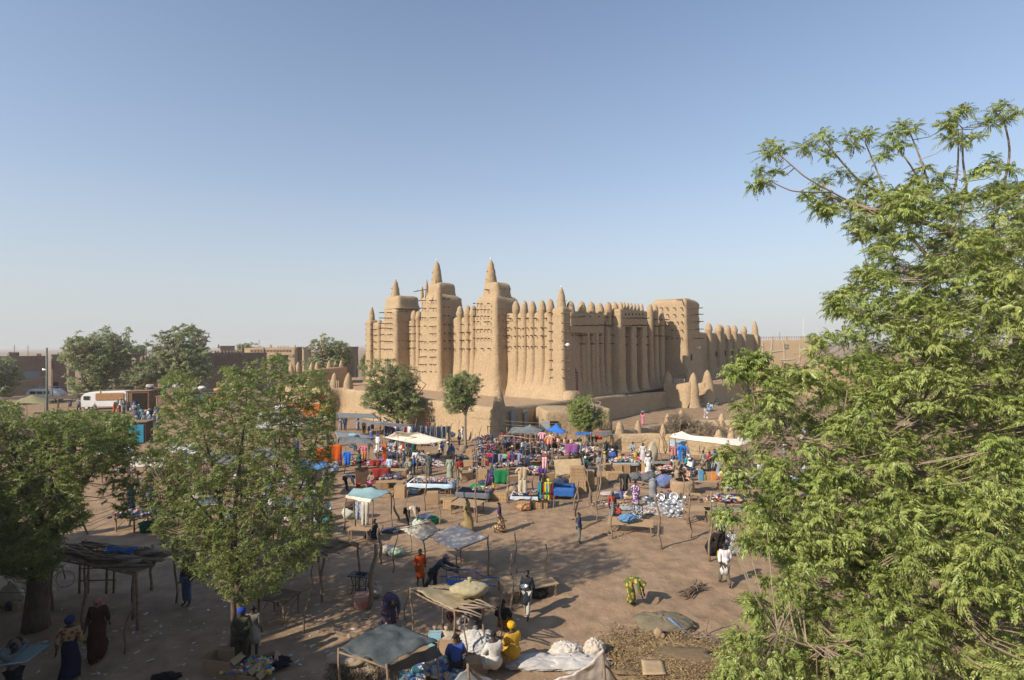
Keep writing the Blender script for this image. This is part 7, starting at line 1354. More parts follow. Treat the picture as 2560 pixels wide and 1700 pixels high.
# ------------------------------------------------------------ sacks, bundles, heaps
for lb, at, w_, d, h, m, z, nm, ct, fd in (
    ('full rounded sack lying on the straw mat roof', ('H', 1400, 780), 1.25, .75, .5, K_((.42, .36, .22)), 1.8, 'sack', 'sack', .02), ('white plastic sack heap in front of the grey print women', ('H', 1480, 1250), 1.25, .8, .55, K_((.52, .50, .47)), 0, 'plastic_bundle', 'bundle', .16), ('grey clear plastic bundle beside the white one', ('H', 1500, 1330), .9, .6, .6, K_((.5, .5, .5)), 0, 'plastic_bundle', 'bundle', .12),
    ('plump cream sack leaning by the mat roof post', ('H', 1180, 1215), .85, .5, .42, K_((.50, .42, .32)), 0, 'sack', 'sack', .02), ('small grey sack behind the plump cream sack', ('H', 1075, 1180), .5, .4, .3, K_((.3, .26, .22)), 0, 'sack', 'sack', .0), ('pair of white bundles lying by the thin bent pole', ('H', 640, 390), .8, .6, .45, K_((.55, .48, .42)), 0, 'plastic_bundle', 'bundle', .08),
    ('white and green bundle beside the thin bent pole', ('H', 715, 410), .8, .6, .4, K_((.55, .56, .46), (.3, .5, .3), 'noise', 2.0), 0, 'plastic_bundle', 'bundle', .08), ('knotted white sack on the ground below the iron legged table', ('H', 530, 790), .45, .4, .5, K_((.5, .42, .34)), 0, 'sack', 'sack', .05), ('dark blue clothes bundle lying by the reaching man', ('A', 900, 1530), 1.3, .6, .3, K_((.06, .07, .10), (.12, .12, .15), 'noise', 4.0), 0, 'cloth_bundle', 'bundle', .06),
    ('white bag stuffed with green stuff under the blue canopy', ('A', 440, 1370), .95, .7, .85, K_((.55, .52, .46), (.3, .42, .28), 'noise', 1.5), 0, 'sack', 'sack', .06), ('dark basket of cloth on top of the stuffed white bag', ('A', 440, 1245), .7, .6, .4, K_((.12, .08, .06)), .7, 'basket', 'basket', .04), ('green and white plastic bag at the feet of the bending man in cream', ('A', 1210, 1480), .8, .6, .6, K_((.6, .62, .58), (.2, .4, .2), 'noise', 1.5), 0, 'plastic_bag', 'bag', .08),
    ('stack of folded blue grey cloths on the ground', ('A', 1170, 1085), .75, .6, .4, K_((.25, .38, .48)), 0, 'folded_cloth', 'cloth', .03), ('royal blue plastic bag beside the grey cloth table', ('A', 1810, 1110), .4, .3, .35, K_((.03, .12, .5)), 0, 'plastic_bag', 'bag', .08), ('black bag heap at the corner of the grey cloth table', ('A', 1720, 1100), .8, .5, .4, BLKC, 0, 'cloth_bundle', 'bundle', .1),
    ('round leaning grey stone like hide at the foot of the thin tree', ('A', 1740, 610), .65, .3, .8, K_((.32, .24, .18)), 0, 'hide_bundle', 'bundle', .0), ('bulky tied sack heap in the middle of the market', ('A', 1270, 690), 1.2, .8, .6, K_((.5, .45, .4)), 0, 'sack', 'sack', .08), ('cream sack pile by the dark seated figure', ('A', 1510, 740), 1.1, .7, .5, K_((.5, .42, .33)), 0, 'sack', 'sack', .08), ('brown cloth mound behind the dark seated figure', ('A', 1420, 700), 1.6, .9, .6, K_((.12, .09, .07)), 0, 'cloth_bundle', 'bundle', .05),
    ('cream bundles stacked under the white canopy', ('A', 1085, 590), 1.6, .9, .7, K_((.55, .47, .38)), 0, 'cloth_bundle', 'bundle', .08), ('grey flattened clothes heap by the white canopy edge', ('A', 960, 560), 1.8, 1.0, .6, K_((.3, .3, .32)), 0, 'cloth_bundle', 'bundle', .08), ('dark cloth covered mound beside the thin tree', ('A', 1680, 420), 2.4, 1.1, .6, K_((.06, .08, .11)), 0, 'covered_mound', 'bundle', .05),
    ('tall lumpy upright sack beside the pale wrapped man', ('C', 690, 820), .85, .7, 1.9, K_((.42, .36, .26), (.34, .29, .2), 'noise', 2.0), 0, 'tall_sack', 'sack', .03), ('grey blanket covered mound between the straw crates', ('C', 650, 1080), 1.3, .9, .8, K_((.13, .13, .14)), 0, 'covered_mound', 'bundle', .08), ('dark tarpaulin bundle below the broad straw crate', ('C', 460, 1050), 1.1, .7, .65, K_((.15, .16, .17)), 0, 'covered_mound', 'bundle', .08),
    ('round bale wrapped in bright blue cloth', ('C', 850, 1140), 1.3, .9, .95, K_((.05, .12, .38), (.25, .22, .18), 'noise', 1.2), 0, 'wrapped_bale', 'bale', .06), ('cream cloth sack in front of the striped blanket woman', ('C', 370, 1300), .9, .6, .75, K_((.58, .46, .33)), 0, 'sack', 'sack', .07), ('blue speckled cloth bundle beside the coat draped pole', ('C', 300, 1300), .5, .4, .9, K_((.12, .14, .35)), 0, 'cloth_bundle', 'bundle', .05),
    ('pale grey sheet on the ground near the pots', ('C', 330, 1430), 1.1, .7, .18, K_((.35, .40, .44)), 0, 'crumpled_sheet', 'sheet', .1), ('white crumpled sheet beside the scattered scraps', ('C', 140, 1240), 1.6, .9, .22, K_((.5, .42, .36)), 0, 'crumpled_sheet', 'sheet', .1), ('dark blue crumpled sheet by the grey skirted woman', ('C', 225, 1285), .6, .5, .35, NVY, 0, 'crumpled_sheet', 'sheet', .1),
    ('big denim blue bundle lying on the slatted bench', ('D', 700, 515), 1.1, .7, .45, K_((.10, .20, .34), (.14, .26, .42), 'noise', 2.0), .56, 'cloth_bundle', 'bundle', .08), ('red orange cloth on the end of the slatted bench', ('D', 630, 480), .5, .3, .15, K_((.6, .14, .08)), .56, 'folded_cloth', 'cloth', .08), ('black plastic bag hanging behind the low platform bed', ('H', 2030, 800), .8, .4, .45, BLKC, 0, 'plastic_bag', 'bag', .1),
    ('orange brown woven heap of sticks and sacks below the stall', ('B', 760, 1600), .9, .6, .45, K_((.45, .25, .12)), 0, 'stick_bundle', 'bundle', .08), ('woven lumpy basket beside the hanging beige clothes', ('B', 580, 1350), .8, .6, .6, K_((.42, .3, .2)), 0, 'basket', 'basket', .05), ('black plastic bag under the slim table by the woman in black', ('D', 1560, 860), .5, .5, .8, BLKC, 0, 'plastic_bag', 'bag', .1),
    ('dark net covered load beside the checked shirt person', ('D', 1800, 850), 1.0, .7, .55, K_((.06, .06, .06), (.3, .3, .3), 'noise', 6.0), 0, 'covered_mound', 'bundle', .08), ('white cloth hump at the near edge of the white sheets', ('I', 500, 700), 1.1, .7, .5, K_((.6, .54, .47)), 0, 'plastic_bundle', 'bundle', .1), ('crumpled long white sheet lying before the ochre woman', ('I', 180, 800), 2.2, .9, .3, K_((.48, .45, .42), (.38, .36, .34), 'noise', 2.0), 0, 'crumpled_sheet', 'sheet', .1),
    ('folded grey white sheet with faint print at the bottom', ('I', 560, 800), 2.4, .9, .34, K_((.52, .49, .46), (.42, .40, .38), 'noise', 2.0), 0, 'crumpled_sheet', 'sheet', .12), ('upright roll of white sacking by the straw pile', ('I', 800, 720), .7, .45, .7, K_((.55, .48, .4)), 0, 'sacking_roll', 'sack', .1), ('black cloth heap beside the open cartons', ('G', 1080, 1440), 1.0, .6, .3, K_((.02, .022, .03)), 0, 'cloth_bundle', 'bundle', .12),
    ('white and yellow stuffed sack left of the massive trunk', ('F', 90, 880), .95, .7, .95, K_((.55, .5, .42), (.5, .45, .2), 'noise', 1.5), 0, 'sack', 'sack', .05), ('white sack half behind the massive trunk', ('F', 450, 840), .5, .5, .7, K_((.55, .48, .42)), 0, 'sack', 'sack', .04), ('small black rag heap at the bottom edge', ('G', 60, 1560), .9, .5, .15, BLKC, 0, 'rag_heap', 'rags', .15),
    ('teal cloth bundle under the neem leaf edge', ('A', 145, 1460), .6, .5, .7, TEAL, 0, 'cloth_bundle', 'bundle', .08), ('blue stuffed bag near the orange corrugated cloth', ('A', 245, 830), .9, .7, .7, K_((.1, .2, .45), (.5, .5, .5), 'noise', 2.0), 0, 'plastic_bag', 'bag', .08)):
    heap(lb, at, w_, d, h, m, z=z, name=nm, cat=ct, fold=fd, knot=(nm == 'sack'))
k_ = 0
for i, (x, y, z) in enumerate(((190, 1400, .75), (210, 1430, .5), (190, 1480, .25), (180, 1540, 0), (320, 1420, .75), (350, 1470, .5), (330, 1520, .25), (340, 1570, 0), (440, 1500, .5), (460, 1550, .25))):
    c = G('H', x, y, z); heap(('top', 'second', 'third', 'bottom', 'top', 'second', 'third', 'bottom', 'upper', 'lower')[i] + ' sack in the ' + ('outer', 'outer', 'outer', 'outer', 'middle', 'middle', 'middle', 'middle', 'inner', 'inner')[i] + ' column of sacks under the dark canvas', (c.x, c.y, z), .85, .55, .3, K_((.38, .30, .22), (.32, .24, .17), 'noise', 3.0), rz=random.uniform(-15, 15), group='sacks stacked under the dark canvas')
# round bush of dry grass against the sacks
gb = G('H', 400, 1620); mo('grass_clump', leafmesh('grass', scatter(FINE[:3], np.array([[gb.x + rg.normal(0, .35), gb.y + rg.normal(0, .3), .35 + rg.uniform(0, .5)] for _ in range(60)]), np.full(60, 1.2), rg, .5), LM_D), kind='stuff')
# ------------------------------------------------------------ hanging things
def line_of(label, pa, pb, n, kinds, mats, w_, h, glabel, group, post=True):
    a, b_ = Vector(pa), Vector(pb); rope(label, a, b_, .08); seen = {}; rz = math.degrees(math.atan2((b_ - a).y, (b_ - a).x))
    for i in range(n):
        u = (i + .5) / n; p = a.lerp(b_, u) - Vector((0, 0, .08 * 4 * u * (1 - u))); m = mats[i % len(mats)]; g_ = glabel[i % len(glabel)]; seen[g_] = seen.get(g_, 0) + 1; garment(g_ + ', ' + ('first', 'second', 'third', 'fourth', 'fifth')[seen[g_] - 1] + ' such one along it', p, w_ * random.uniform(.85, 1.1), h * random.uniform(.85, 1.15), m, kinds[i % len(kinds)], rz + random.uniform(-20, 20), group=group)
a = G('A', 1230, 295, 1.9); b_ = G('A', 1590, 300, 1.7)
line_of('line carrying the row of jeans under the far terrace wall', a, b_, 16, ['trousers'], [K_((.07, .09, .14)), K_((.25, .27, .30)), K_((.04, .06, .11)), K_((.30, .28, .24)), K_((.05, .10, .15))], .32, 1.25, ['dark blue jeans on the line before the terrace wall', 'pale grey trousers on the line before the terrace wall', 'black blue jeans on the line before the terrace wall', 'beige trousers on the line before the terrace wall', 'teal blue jeans on the line before the terrace wall'], 'trousers on the long line')
a = G('A', 840, 300, 1.8); b_ = G('A', 1195, 300, 1.8)
line_of('line of shirts below the dark grey awning', a, b_, 11, ['shirt', 'trousers'], [NVY, GRC, MAR, WHC, JEAN], .4, .9, ['navy shirt below the dark grey awning', 'grey trousers below the dark grey awning', 'maroon shirt below the dark grey awning', 'white trousers below the dark grey awning', 'denim shirt below the dark grey awning'], 'shirts under the dark awning')
a = G('B', 1180, 545, 1.8); b_ = G('B', 1490, 570, 1.75)
line_of('line of knitted hats beside the pollarded tree', a, b_, 13, ['cloth'], [REDC, BLKC, WHC, K_((.5, .3, .15)), MAR, BLKC, CRM, K_((.5, .15, .05))], .16, .32, ['red knitted hat on the hat line', 'black knitted hat on the hat line', 'white knitted hat on the hat line', 'tan knitted hat on the hat line', 'wine knitted hat on the hat line', 'dark knitted hat on the hat line', 'cream knitted hat on the hat line', 'rust knitted hat on the hat line'], 'hats on the line')
a = G('B', 700, 480, 1.8); b_ = G('B', 935, 500, 1.7)
line_of('line of leather belts in the grey tarpaulin tent', a, b_, 9, ['cloth'], [K_((.25, .1, .05)), BLKC, K_((.4, .2, .1))], .10, .8, ['reddish leather belts hanging in the grey tent', 'black belts hanging in the grey tent', 'tan belts hanging in the grey tent'], 'belts in the grey tent')
a = G('B', 250, 770, 1.5); b_ = G('B', 690, 770, 1.5)
line_of('line of rucksacks and scarves across the bag stalls', a, b_, 9, ['shirt', 'cloth'], [K_((.5, .04, .05)), K_((.03, .12, .45)), BLKC, K_((.12, .14, .28), (.4, .4, .5), 'stripes', 9.0), K_((.05, .22, .16), (.3, .45, .4), 'noise', 5.0)], .42, .8, ['red rucksack hanging across the bag stalls', 'blue rucksack hanging across the bag stalls', 'black bag hanging across the bag stalls', 'striped scarf hanging across the bag stalls', 'green lettered scarf hanging across the bag stalls'], 'bags and scarves on the line')
a = G('B', 1700, 520, 1.6); b_ = G('B', 1810, 520, 1.6)
line_of('short line of shoes below the orange cloth', a, b_, 7, ['cloth'], [BLKC, WHC, K_((.4, .25, .15))], .1, .5, ['black shoes hanging below the orange cloth', 'white shoes hanging below the orange cloth', 'tan shoes hanging below the orange cloth'], 'shoes on the short line')
for lb, k, x, y, dist, w_, h, m, kd, rz in (
    ('vivid orange red cloth hanging in front of the enclosure wall', 'B', 1845, 460, 49.2, .78, .72, K_((.75, .08, .02)), 'cloth', 0), ('long flaming orange cloth hanging like a flame', 'A', 835, 505, 45, .3, 1.7, K_((.75, .15, .01), (.5, .06, .01), 'noise', 4.0), 'cloth', 0), ('orange red corrugated cloth wall under the grey tarpaulin', 'A', 265, 515, 42.5, 1.0, 1.3, K_((.65, .13, .02), (.4, .07, .01), 'stripes', 4.0), 'cloth', 0),
    ('orange cloth glimpsed at the edge of the neem leaves', 'A', 130, 555, 41, 1.2, 1.1, K_((.65, .10, .02)), 'cloth', 0), ('bright blue shirt hanging from the thin pole', 'A', 405, 595, 38.5, .45, .95, K_((.03, .16, .60)), 'shirt', 0), ('pink garment hanging under the grey tarpaulin', 'A', 595, 530, 41, .42, .55, PNKC, 'shirt', 0), ('orange brown garment hanging under the grey tarpaulin', 'A', 600, 590, 40.5, .36, .6, K_((.55, .2, .08)), 'cloth', 0),
    ('dark patterned cloth hanging at the grey awning post', 'A', 330, 615, 41, .2, .9, MAR, 'cloth', 0), ('small red cloth over the heap of pink clothes', 'A', 735, 690, 41.5, .8, .45, REDC, 'cloth', 10), ('white draped cloth knotted on the canopy post', 'A', 610, 1175, 27.5, .38, 1.2, K_((.6, .55, .46)), 'cloth', 0), ('grey blue printed cloth hanging behind the white draped cloth', 'A', 545, 1170, 28.5, .42, .95, K_((.14, .17, .25), (.4, .42, .48), 'spots', 9.0), 'cloth', 0),
    ('magenta and white dress hanging near the hat line', 'B', 1018, 470, 47.5, .42, .6, K_((.7, .12, .25), (.8, .6, .6), 'stripes', 8.0), 'shirt', 0), ('bright pink print dress hanging at the hat line end', 'B', 1130, 520, 47, .55, .75, K_((.7, .08, .28), (.5, .5, .1), 'noise', 4.0), 'shirt', 0), ('beige jacket hanging on a stall post', 'B', 735, 975, 33.5, .55, .75, K_((.52, .40, .26)), 'shirt', 0), ('cream trousers hanging below the beige jacket', 'B', 735, 1130, 33.5, .5, 1.05, K_((.58, .50, .36)), 'trousers', 0),
    ('pink striped scarf hanging by the shoe tables', 'B', 1055, 830, 38, .35, .8, K_((.6, .2, .2), (.7, .6, .6), 'stripes', 9.0), 'cloth', 0), ('blue and red printed banner standing above the shoe packs', 'B', 1450, 640, 43.5, 1.1, .75, K_((.05, .12, .35), (.4, .08, .2), 'noise', 1.5), 'cloth', 0), ('blue and yellow printed banner beside the tree trunk', 'B', 1550, 615, 43.6, .5, .85, K_((.04, .14, .4), (.6, .5, .1), 'noise', 2.0), 'cloth', 0),
    ('green netting cloth hanging below the bag stall', 'B', 430, 1010, 36, 1.0, .95, K_((.02, .20, .07)), 'cloth', 0), ('dark coat hanging on the pole before the long crates', 'D', 660, 15, 34, .5, 1.1, K_((.05, .045, .04)), 'shirt', 0), ('pale blue flag banner below the long cream canopy', 'C', 1020, 530, 44, 1.3, .5, K_((.05, .35, .6), (.6, .65, .7), 'noise', 1.5), 'cloth', 0), ('coral pink shirt hanging at the cream canopy corner', 'C', 965, 605, 43.5, .5, .75, K_((.65, .22, .2)), 'shirt', 0),
    ('bright blue shirt hanging at the cream canopy corner', 'C', 1075, 600, 43.3, .62, 1.35, K_((.02, .18, .60)), 'shirt', 0), ('dark small cloth hanging beside the coral shirt', 'C', 930, 600, 43.6, .2, .5, BLKC, 'cloth', 0)):
    garment(lb, P(k, x, y, dist), w_, h, m, kd, rz)
cc = [(K_((.03, .2, .45)), 'blue'), (K_((.05, .35, .12)), 'green'), (K_((.02, .02, .02)), 'black'), (REDC, 'red'), (YELC, 'yellow'), (K_((.05, .3, .3)), 'teal'), (K_((.4, .5, .1)), 'lime'), (MAR, 'wine')]
for i in range(8):
    m, nm = cc[i]; garment(nm + ' football shirt in the armful held by the maroon seller', P('B', 985 + 24 * i, 1190 + (i % 2) * 20, 29.2 - .05 * i), .2, .55, m, 'cloth', 0)
    garment(nm + ' shorts hanging below the armful of football shirts', P('B', 985 + 24 * i, 1330 - (i % 3) * 15, 29.3 - .05 * i), .2, .45, cc[(i * 3 + 2) % 8][0], 'cloth', 0)
for i, (k, x0, y0, x1, y1, d0, d1, lb) in enumerate((('C', 180, 495, 560, 495, 48.5, 49, 'thin line strung across the enclosure wall, the upper one'), ('C', 180, 530, 560, 548, 48.4, 49, 'thin line strung across the enclosure wall, the lower one'), ('C', 280, 440, 560, 480, 48.8, 49.2, 'short slack line from the blunt horn'), ('O', 470, 460, 1700, 540, 53, 50, 'long wire from the slim tree to the storeroom'), ('O', 820, 540, 1650, 560, 52.5, 50, 'second wire strung before the storeroom'), ('O', 240, 735, 780, 750, 47, 47, 'rope between the white canopy and the bag stalls'), ('C', 1190, 660, 1870, 700, 44, 43.5, 'rope under the long cream canopy'), ('X', 200, 785, 640, 690, 95, 96, 'slack electric wire before the long brown house'), ('A', 190, 680, 560, 690, 38.5, 38.5, 'pole rail below the orange corrugated cloth'))):
    rope(lb, P(k, x0, y0, d0), P(k, x1, y1, d1), .12, .016)
# ------------------------------------------------------------ pots, basins, buckets
pot('large silver basin beside the green bucket', ('A', 1305, 1405), .42, .34, 'basin'); pot('green plastic bucket next to the silver basin', ('A', 1402, 1430), .31, .38, 'bucket', mat('green_plastic', (.01, .22, .10), rough=.4)); pot('pink plastic basin behind the round pots', ('C', 925, 1215), .26, .22, 'basin', mat('pink_plastic', (.7, .2, .3), rough=.4))
pot('small green tub in the shade behind the mat shelter', ('F', 1370, 185), .42, .5, 'bucket', mat('dark_green_plastic', (.01, .16, .06), rough=.4)); pot('blue barrel beside the green tub', ('F', 1445, 160), .25, .5, 'bucket', mat('blue_plastic', (.02, .05, .22), rough=.4)); pot('red enamel tub by the lavender shirted person', ('A', 535, 1000), .2, .22, 'bucket', mat('red_enamel', (.45, .04, .02), rough=.4))
POTS = [(590, 1325, .28, 'pot', 0), (640, 1365, .26, 'pot', 0), (700, 1330, .22, 'pot', .5), (690, 1395, .26, 'pot', 0), (780, 1400, .24, 'pot', 0), (800, 1320, .42, 'basin', 1.15), (790, 1290, .36, 'basin', 1.2), (905, 1300, .40, 'basin', 1.0), (970, 1310, .42, 'basin', 1.1), (1060, 1310, .38, 'basin', 1.1), (950, 1375, .36, 'basin', .4), (1040, 1380, .40, 'pot', 0), (1080, 1400, .34, 'pot', 0),
        (850, 1400, .30, 'pot', 0), (850, 1450, .30, 'pot', 0), (930, 1440, .26, 'pot', 0), (995, 1450, .28, 'pot', 0), (1005, 1500, .28, 'pot', 0), (915, 1495, .27, 'pot', .9), (1065, 1480, .26, 'pot', 0), (830, 1510, .30, 'basin', 0), (900, 1530, .16, 'pot', 0), (960, 1535, .14, 'pot', 0), (1010, 1535, .16, 'pot', 0), (890, 1350, .24, 'pot', 0), (760, 1345, .2, 'pot', 0)]
ORD = 'first second third fourth fifth sixth seventh eighth ninth tenth eleventh twelfth thirteenth'.split()
for i, (x, y, r_, kd, tl) in enumerate(POTS):
    r_ = min(r_ * .8, .25)
    rw = lambda v: 'back' if v < 1350 else 'middle' if v < 1450 else 'front'
    nth = ORD[sum(1 for q_ in POTS if rw(q_[1]) == rw(y) and q_[0] < x)]
    pot(f'{nth} aluminium vessel from the blanket woman in the {rw(y)} row of the heap', ('C', x, y), r_, r_ * (1.15 if kd == 'pot' else .7), kd, tilt=tl, face=random.uniform(-30, 30), group='aluminium pots for sale')
sheetobj('ground_cloth', clothgrid([G('C', 560, 1330, .03), G('C', 1120, 1350, .03), G('C', 1080, 1545, .03), G('C', 560, 1480, .03)], 0, (), 14, .02), K_((.52, .45, .36)), label='cream ground cloth spread under the aluminium pots', category='cloth')
sheetobj('ground_cloth', clothgrid([G('A', 1830, 970, .03), G('A', 2030, 975, .03), G('A', 1960, 1010, .03), G('A', 1820, 1000, .03)], 0, (), 10, .03), K_((.03, .3, .12)), label='green sheet spread behind the grey cloth table', category='cloth')
pot('silver bowl carried by the boy in the dark robe', tuple(P('H', 1905, 712, 25.6)), .13, .14, 'bowl', z=None) if False else None
p = P('H', 1908, 720, G('H', 1935, 965).y - .45); pot('silver bowl carried by the boy in the dark robe', (p.x, p.y, p.z), .14, .13, 'basin'); p = G('C', 560, 330); pot('silver basin balanced on the head of the girl in pink', (p.x, p.y, 1.52), .26, .2, 'basin')
def can(label, at, m, h=.38, z=0.0):
    c = G(*at, z); t = thing('jerrycan', (c.x, c.y, z), label, 'jerrycan', random.uniform(0, 3)); V, Fc = mudblock((0, 0), .13, .09, 0, h, 0, r=.04, taper=0, flare=0, top=.05, amp=0, dz=.1, ns=2); mo('body', npmesh('body', V, Fc, m), t)
    q = MB(); q.tube([(-.08, 0, h - .01), (-.06, 0, h + .06), (.04, 0, h + .06), (.05, 0, h - .01)], .014, 5); q.obj('handle', m, t, True); q = MB(); q.lathe([(.025, 0), (.025, .04)], (.1, 0, h - .02), 7); q.obj('cap', BLKC, t)
YP = mat('yellow_plastic', (.65, .38, .02), rough=.45); can('yellow jerrycan beside the purple dressed person', ('A', 2158, 945), YP, .5); can('orange jerrycan held by the large woman in black', ('D', 1570, 770), mat('orange_plastic', (.7, .25, .02), rough=.45), .5); can('yellow can used as a seat by the woman in black', ('D', 1645, 870), YP, .5); can('small cream jerrycan by the stuffed sack at the trunk', ('F', 150, 920), mat('cream_plastic', (.5, .38, .25), rough=.5), .35); can('dark blue jerrycan lying beside the cream one', ('F', 85, 925), mat('navy_plastic', (.03, .04, .1), rough=.5), .3); can('orange can strapped on top of the white truck', ('X', 1127, 915), YP, .6, 2.9); can('yellow orange can among the packets', ('C', 465, 745), YP, .35, .9)
# ------------------------------------------------------------ odd things
t = thing('sewing_table', G('H', 380, 760), 'black treadle sewing machine table with iron legs', 'sewing table', R(-12)); MB().box((0, 0, .76), (.45, .26, .018)).obj('table_top', M_DARKMET, t); MB().box((.02, .02, .79), (.2, .09, .02)).obj('machine_bed', BLKC, t)
for s in (-1, 1):
    q = MB(); q.tube([(s * .33, -.2, 0), (s * .26, -.1, .3), (s * .33, -.16, .74)], .02, 5); q.tube([(s * .33, .2, 0), (s * .26, .1, .3), (s * .33, .16, .74)], .02, 5); q.tube([(s * .26, -.1, .3), (s * .26, .1, .3)], .015, 5); q.obj('leg', M_DARKMET, t, True)
q = MB(); q.box((0, 0, .16), (.2, .12, .01)); q.obj('treadle', M_DARKMET, t); q = MB(); q.tube([(-.15 * math.cos(a), .0, .42 + .15 * math.sin(a)) for a in np.linspace(0, 6.283, 13)], .012, 5, cap=False); q.obj('flywheel', M_DARKMET, t, True)
t = thing('handcart', G('H', 1380, 800), 'blue painted metal handcart being pushed behind the straw mat roof', 'handcart', R(-8)); MB_ = mat('blue_metal', (.03, .12, .38), rough=.5)
q = MB()
for y in (-.35, .35): q.tube([(-1.05, y, .95), (.1, y, .95), (.55, y, .72), (1.2, y, .68)], .025, 6); q.tube([(-.95, y, .5), (.75, y, .5)], .02, 5)
for x in (-.95, -.55, -.1, .3): q.tube([(x, -.35, .95), (x, -.35, .5)], .014, 5); q.tube([(x, .35, .95), (x, .35, .5)], .014, 5)
q.obj('frame', MB_, t, True); MB().box((-.1, 0, .5), (.85, .33, .012)).obj('bed', MB_, t)
for y in (-.42, .42): q = MB(); q.tube([(.28 * math.cos(a), y, .29 + .28 * math.sin(a)) for a in np.linspace(0, 6.283, 17)], .03, 6, cap=False); q.tube([(0, y, .29), (0, y * .8, .29)], .04, 6); [q.tube([(0, y, .29), (.27 * math.cos(a), y, .29 + .27 * math.sin(a))], .008, 4) for a in np.linspace(0, 5.5, 8)]; q.obj('wheel', M_DARKMET, t, True)
t = thing('bicycle', G('F', 610, 700), 'bicycle parked behind the massive trunk in a patch of sun', 'bicycle', R(15))
for x in (0, -1.05):
    q = MB(); q.tube([(x + .33 * math.cos(a), 0, .34 + .33 * math.sin(a)) for a in np.linspace(0, 6.283, 25)], .02, 6, cap=False); q.obj('tyre', mat('tyre', (.3, .28, .26), rough=.8), t, True); q = MB(); [q.tube([(x, 0, .34), (x + .32 * math.cos(a), 0, .34 + .32 * math.sin(a))], .004, 3) for a in np.linspace(0, 6, 14)]; q.obj('spokes', M_METAL, t)
q = MB(); [q.tube([a_, b__], .016, 5) for a_, b__ in (((0, 0, .34), (-.12, 0, .95)), ((-.12, 0, .85), (-.68, 0, .85)), ((-.14, 0, .75), (-.6, 0, .3)), ((-.68, 0, .9), (-.6, 0, .3)), ((-1.05, 0, .34), (-.6, 0, .3)), ((-1.05, 0, .34), (-.68, 0, .85)))]; q.obj('frame', M_DARKMET, t, True)
q = MB(); q.tube([(-.2, -.25, 1.0), (-.12, 0, .98), (-.2, .25, 1.0)], .013, 5); q.obj('handlebar', M_METAL, t, True); MB().box((-.7, 0, .94), (.12, .06, .03)).obj('saddle', BLKC, t)
def chair(label, at, rz):
    t = thing('carved_chair', G(*at), label, 'chair', R(rz)); MB().box((0, 0, .42), (.2, .2, .02)).obj('seat', M_PLANK, t)
    for x in (-.17, .17):
        for y in (-.17, .17): q = MB(); q.tube([(x, y, 0), (x, y, .95 if y > 0 else .42)], .02, 5); q.obj('leg', M_WOOD, t)
    for z in (.6, .8): MB().box((0, .17, z), (.18, .015, .03)).obj('back_slat', M_WOOD, t)
chair('wooden chair with tall back posts in front of the close pair of poles', ('A', 1510, 1220), 10); chair('wooden chair turned sideways next to the other chair', ('A', 1585, 1190), 60)
t = thing('mud_oven', G('C', 1070, 1230), 'round mud oven between the striped wrap person and the woman in flowered dress', 'oven'); V, Fc = mudblock((0, 0), .72, .62, 0, .95, 0, r=.55, taper=-.02, flare=.05, top=.15, amp=.04, dz=.2); mo('wall', npmesh('wall', V, Fc, M_ADOBE2), t); q = MB(); q.lathe([(.42, 0), (.42, .03)], (0, 0, .94), 14); q.obj('mouth', M_DARK, t)
tg = thing('tray', P('F', 150, 1350, G('F', 130, 1790).y), 'flat woven wire tray carried on a head at the frame corner', 'tray'); V, Fc = clothgrid([Vector((-.75, .25, .05)), Vector((.65, .45, .15)), Vector((.55, -.25, .0)), Vector((-.75, -.45, -.1))], .02, (), 8, .02); sheetobj('mesh_panel', (V, Fc), K_((.12, .15, .14), (.25, .3, .28), 'stripes', 30.0), tg); q = MB(); q.tube([(-.75, .25, .05), (.65, .45, .15), (.55, -.25, 0), (-.75, -.45, -.1), (-.75, .25, .05)], .025, 5); q.obj('rim', M_METAL, tg, True)
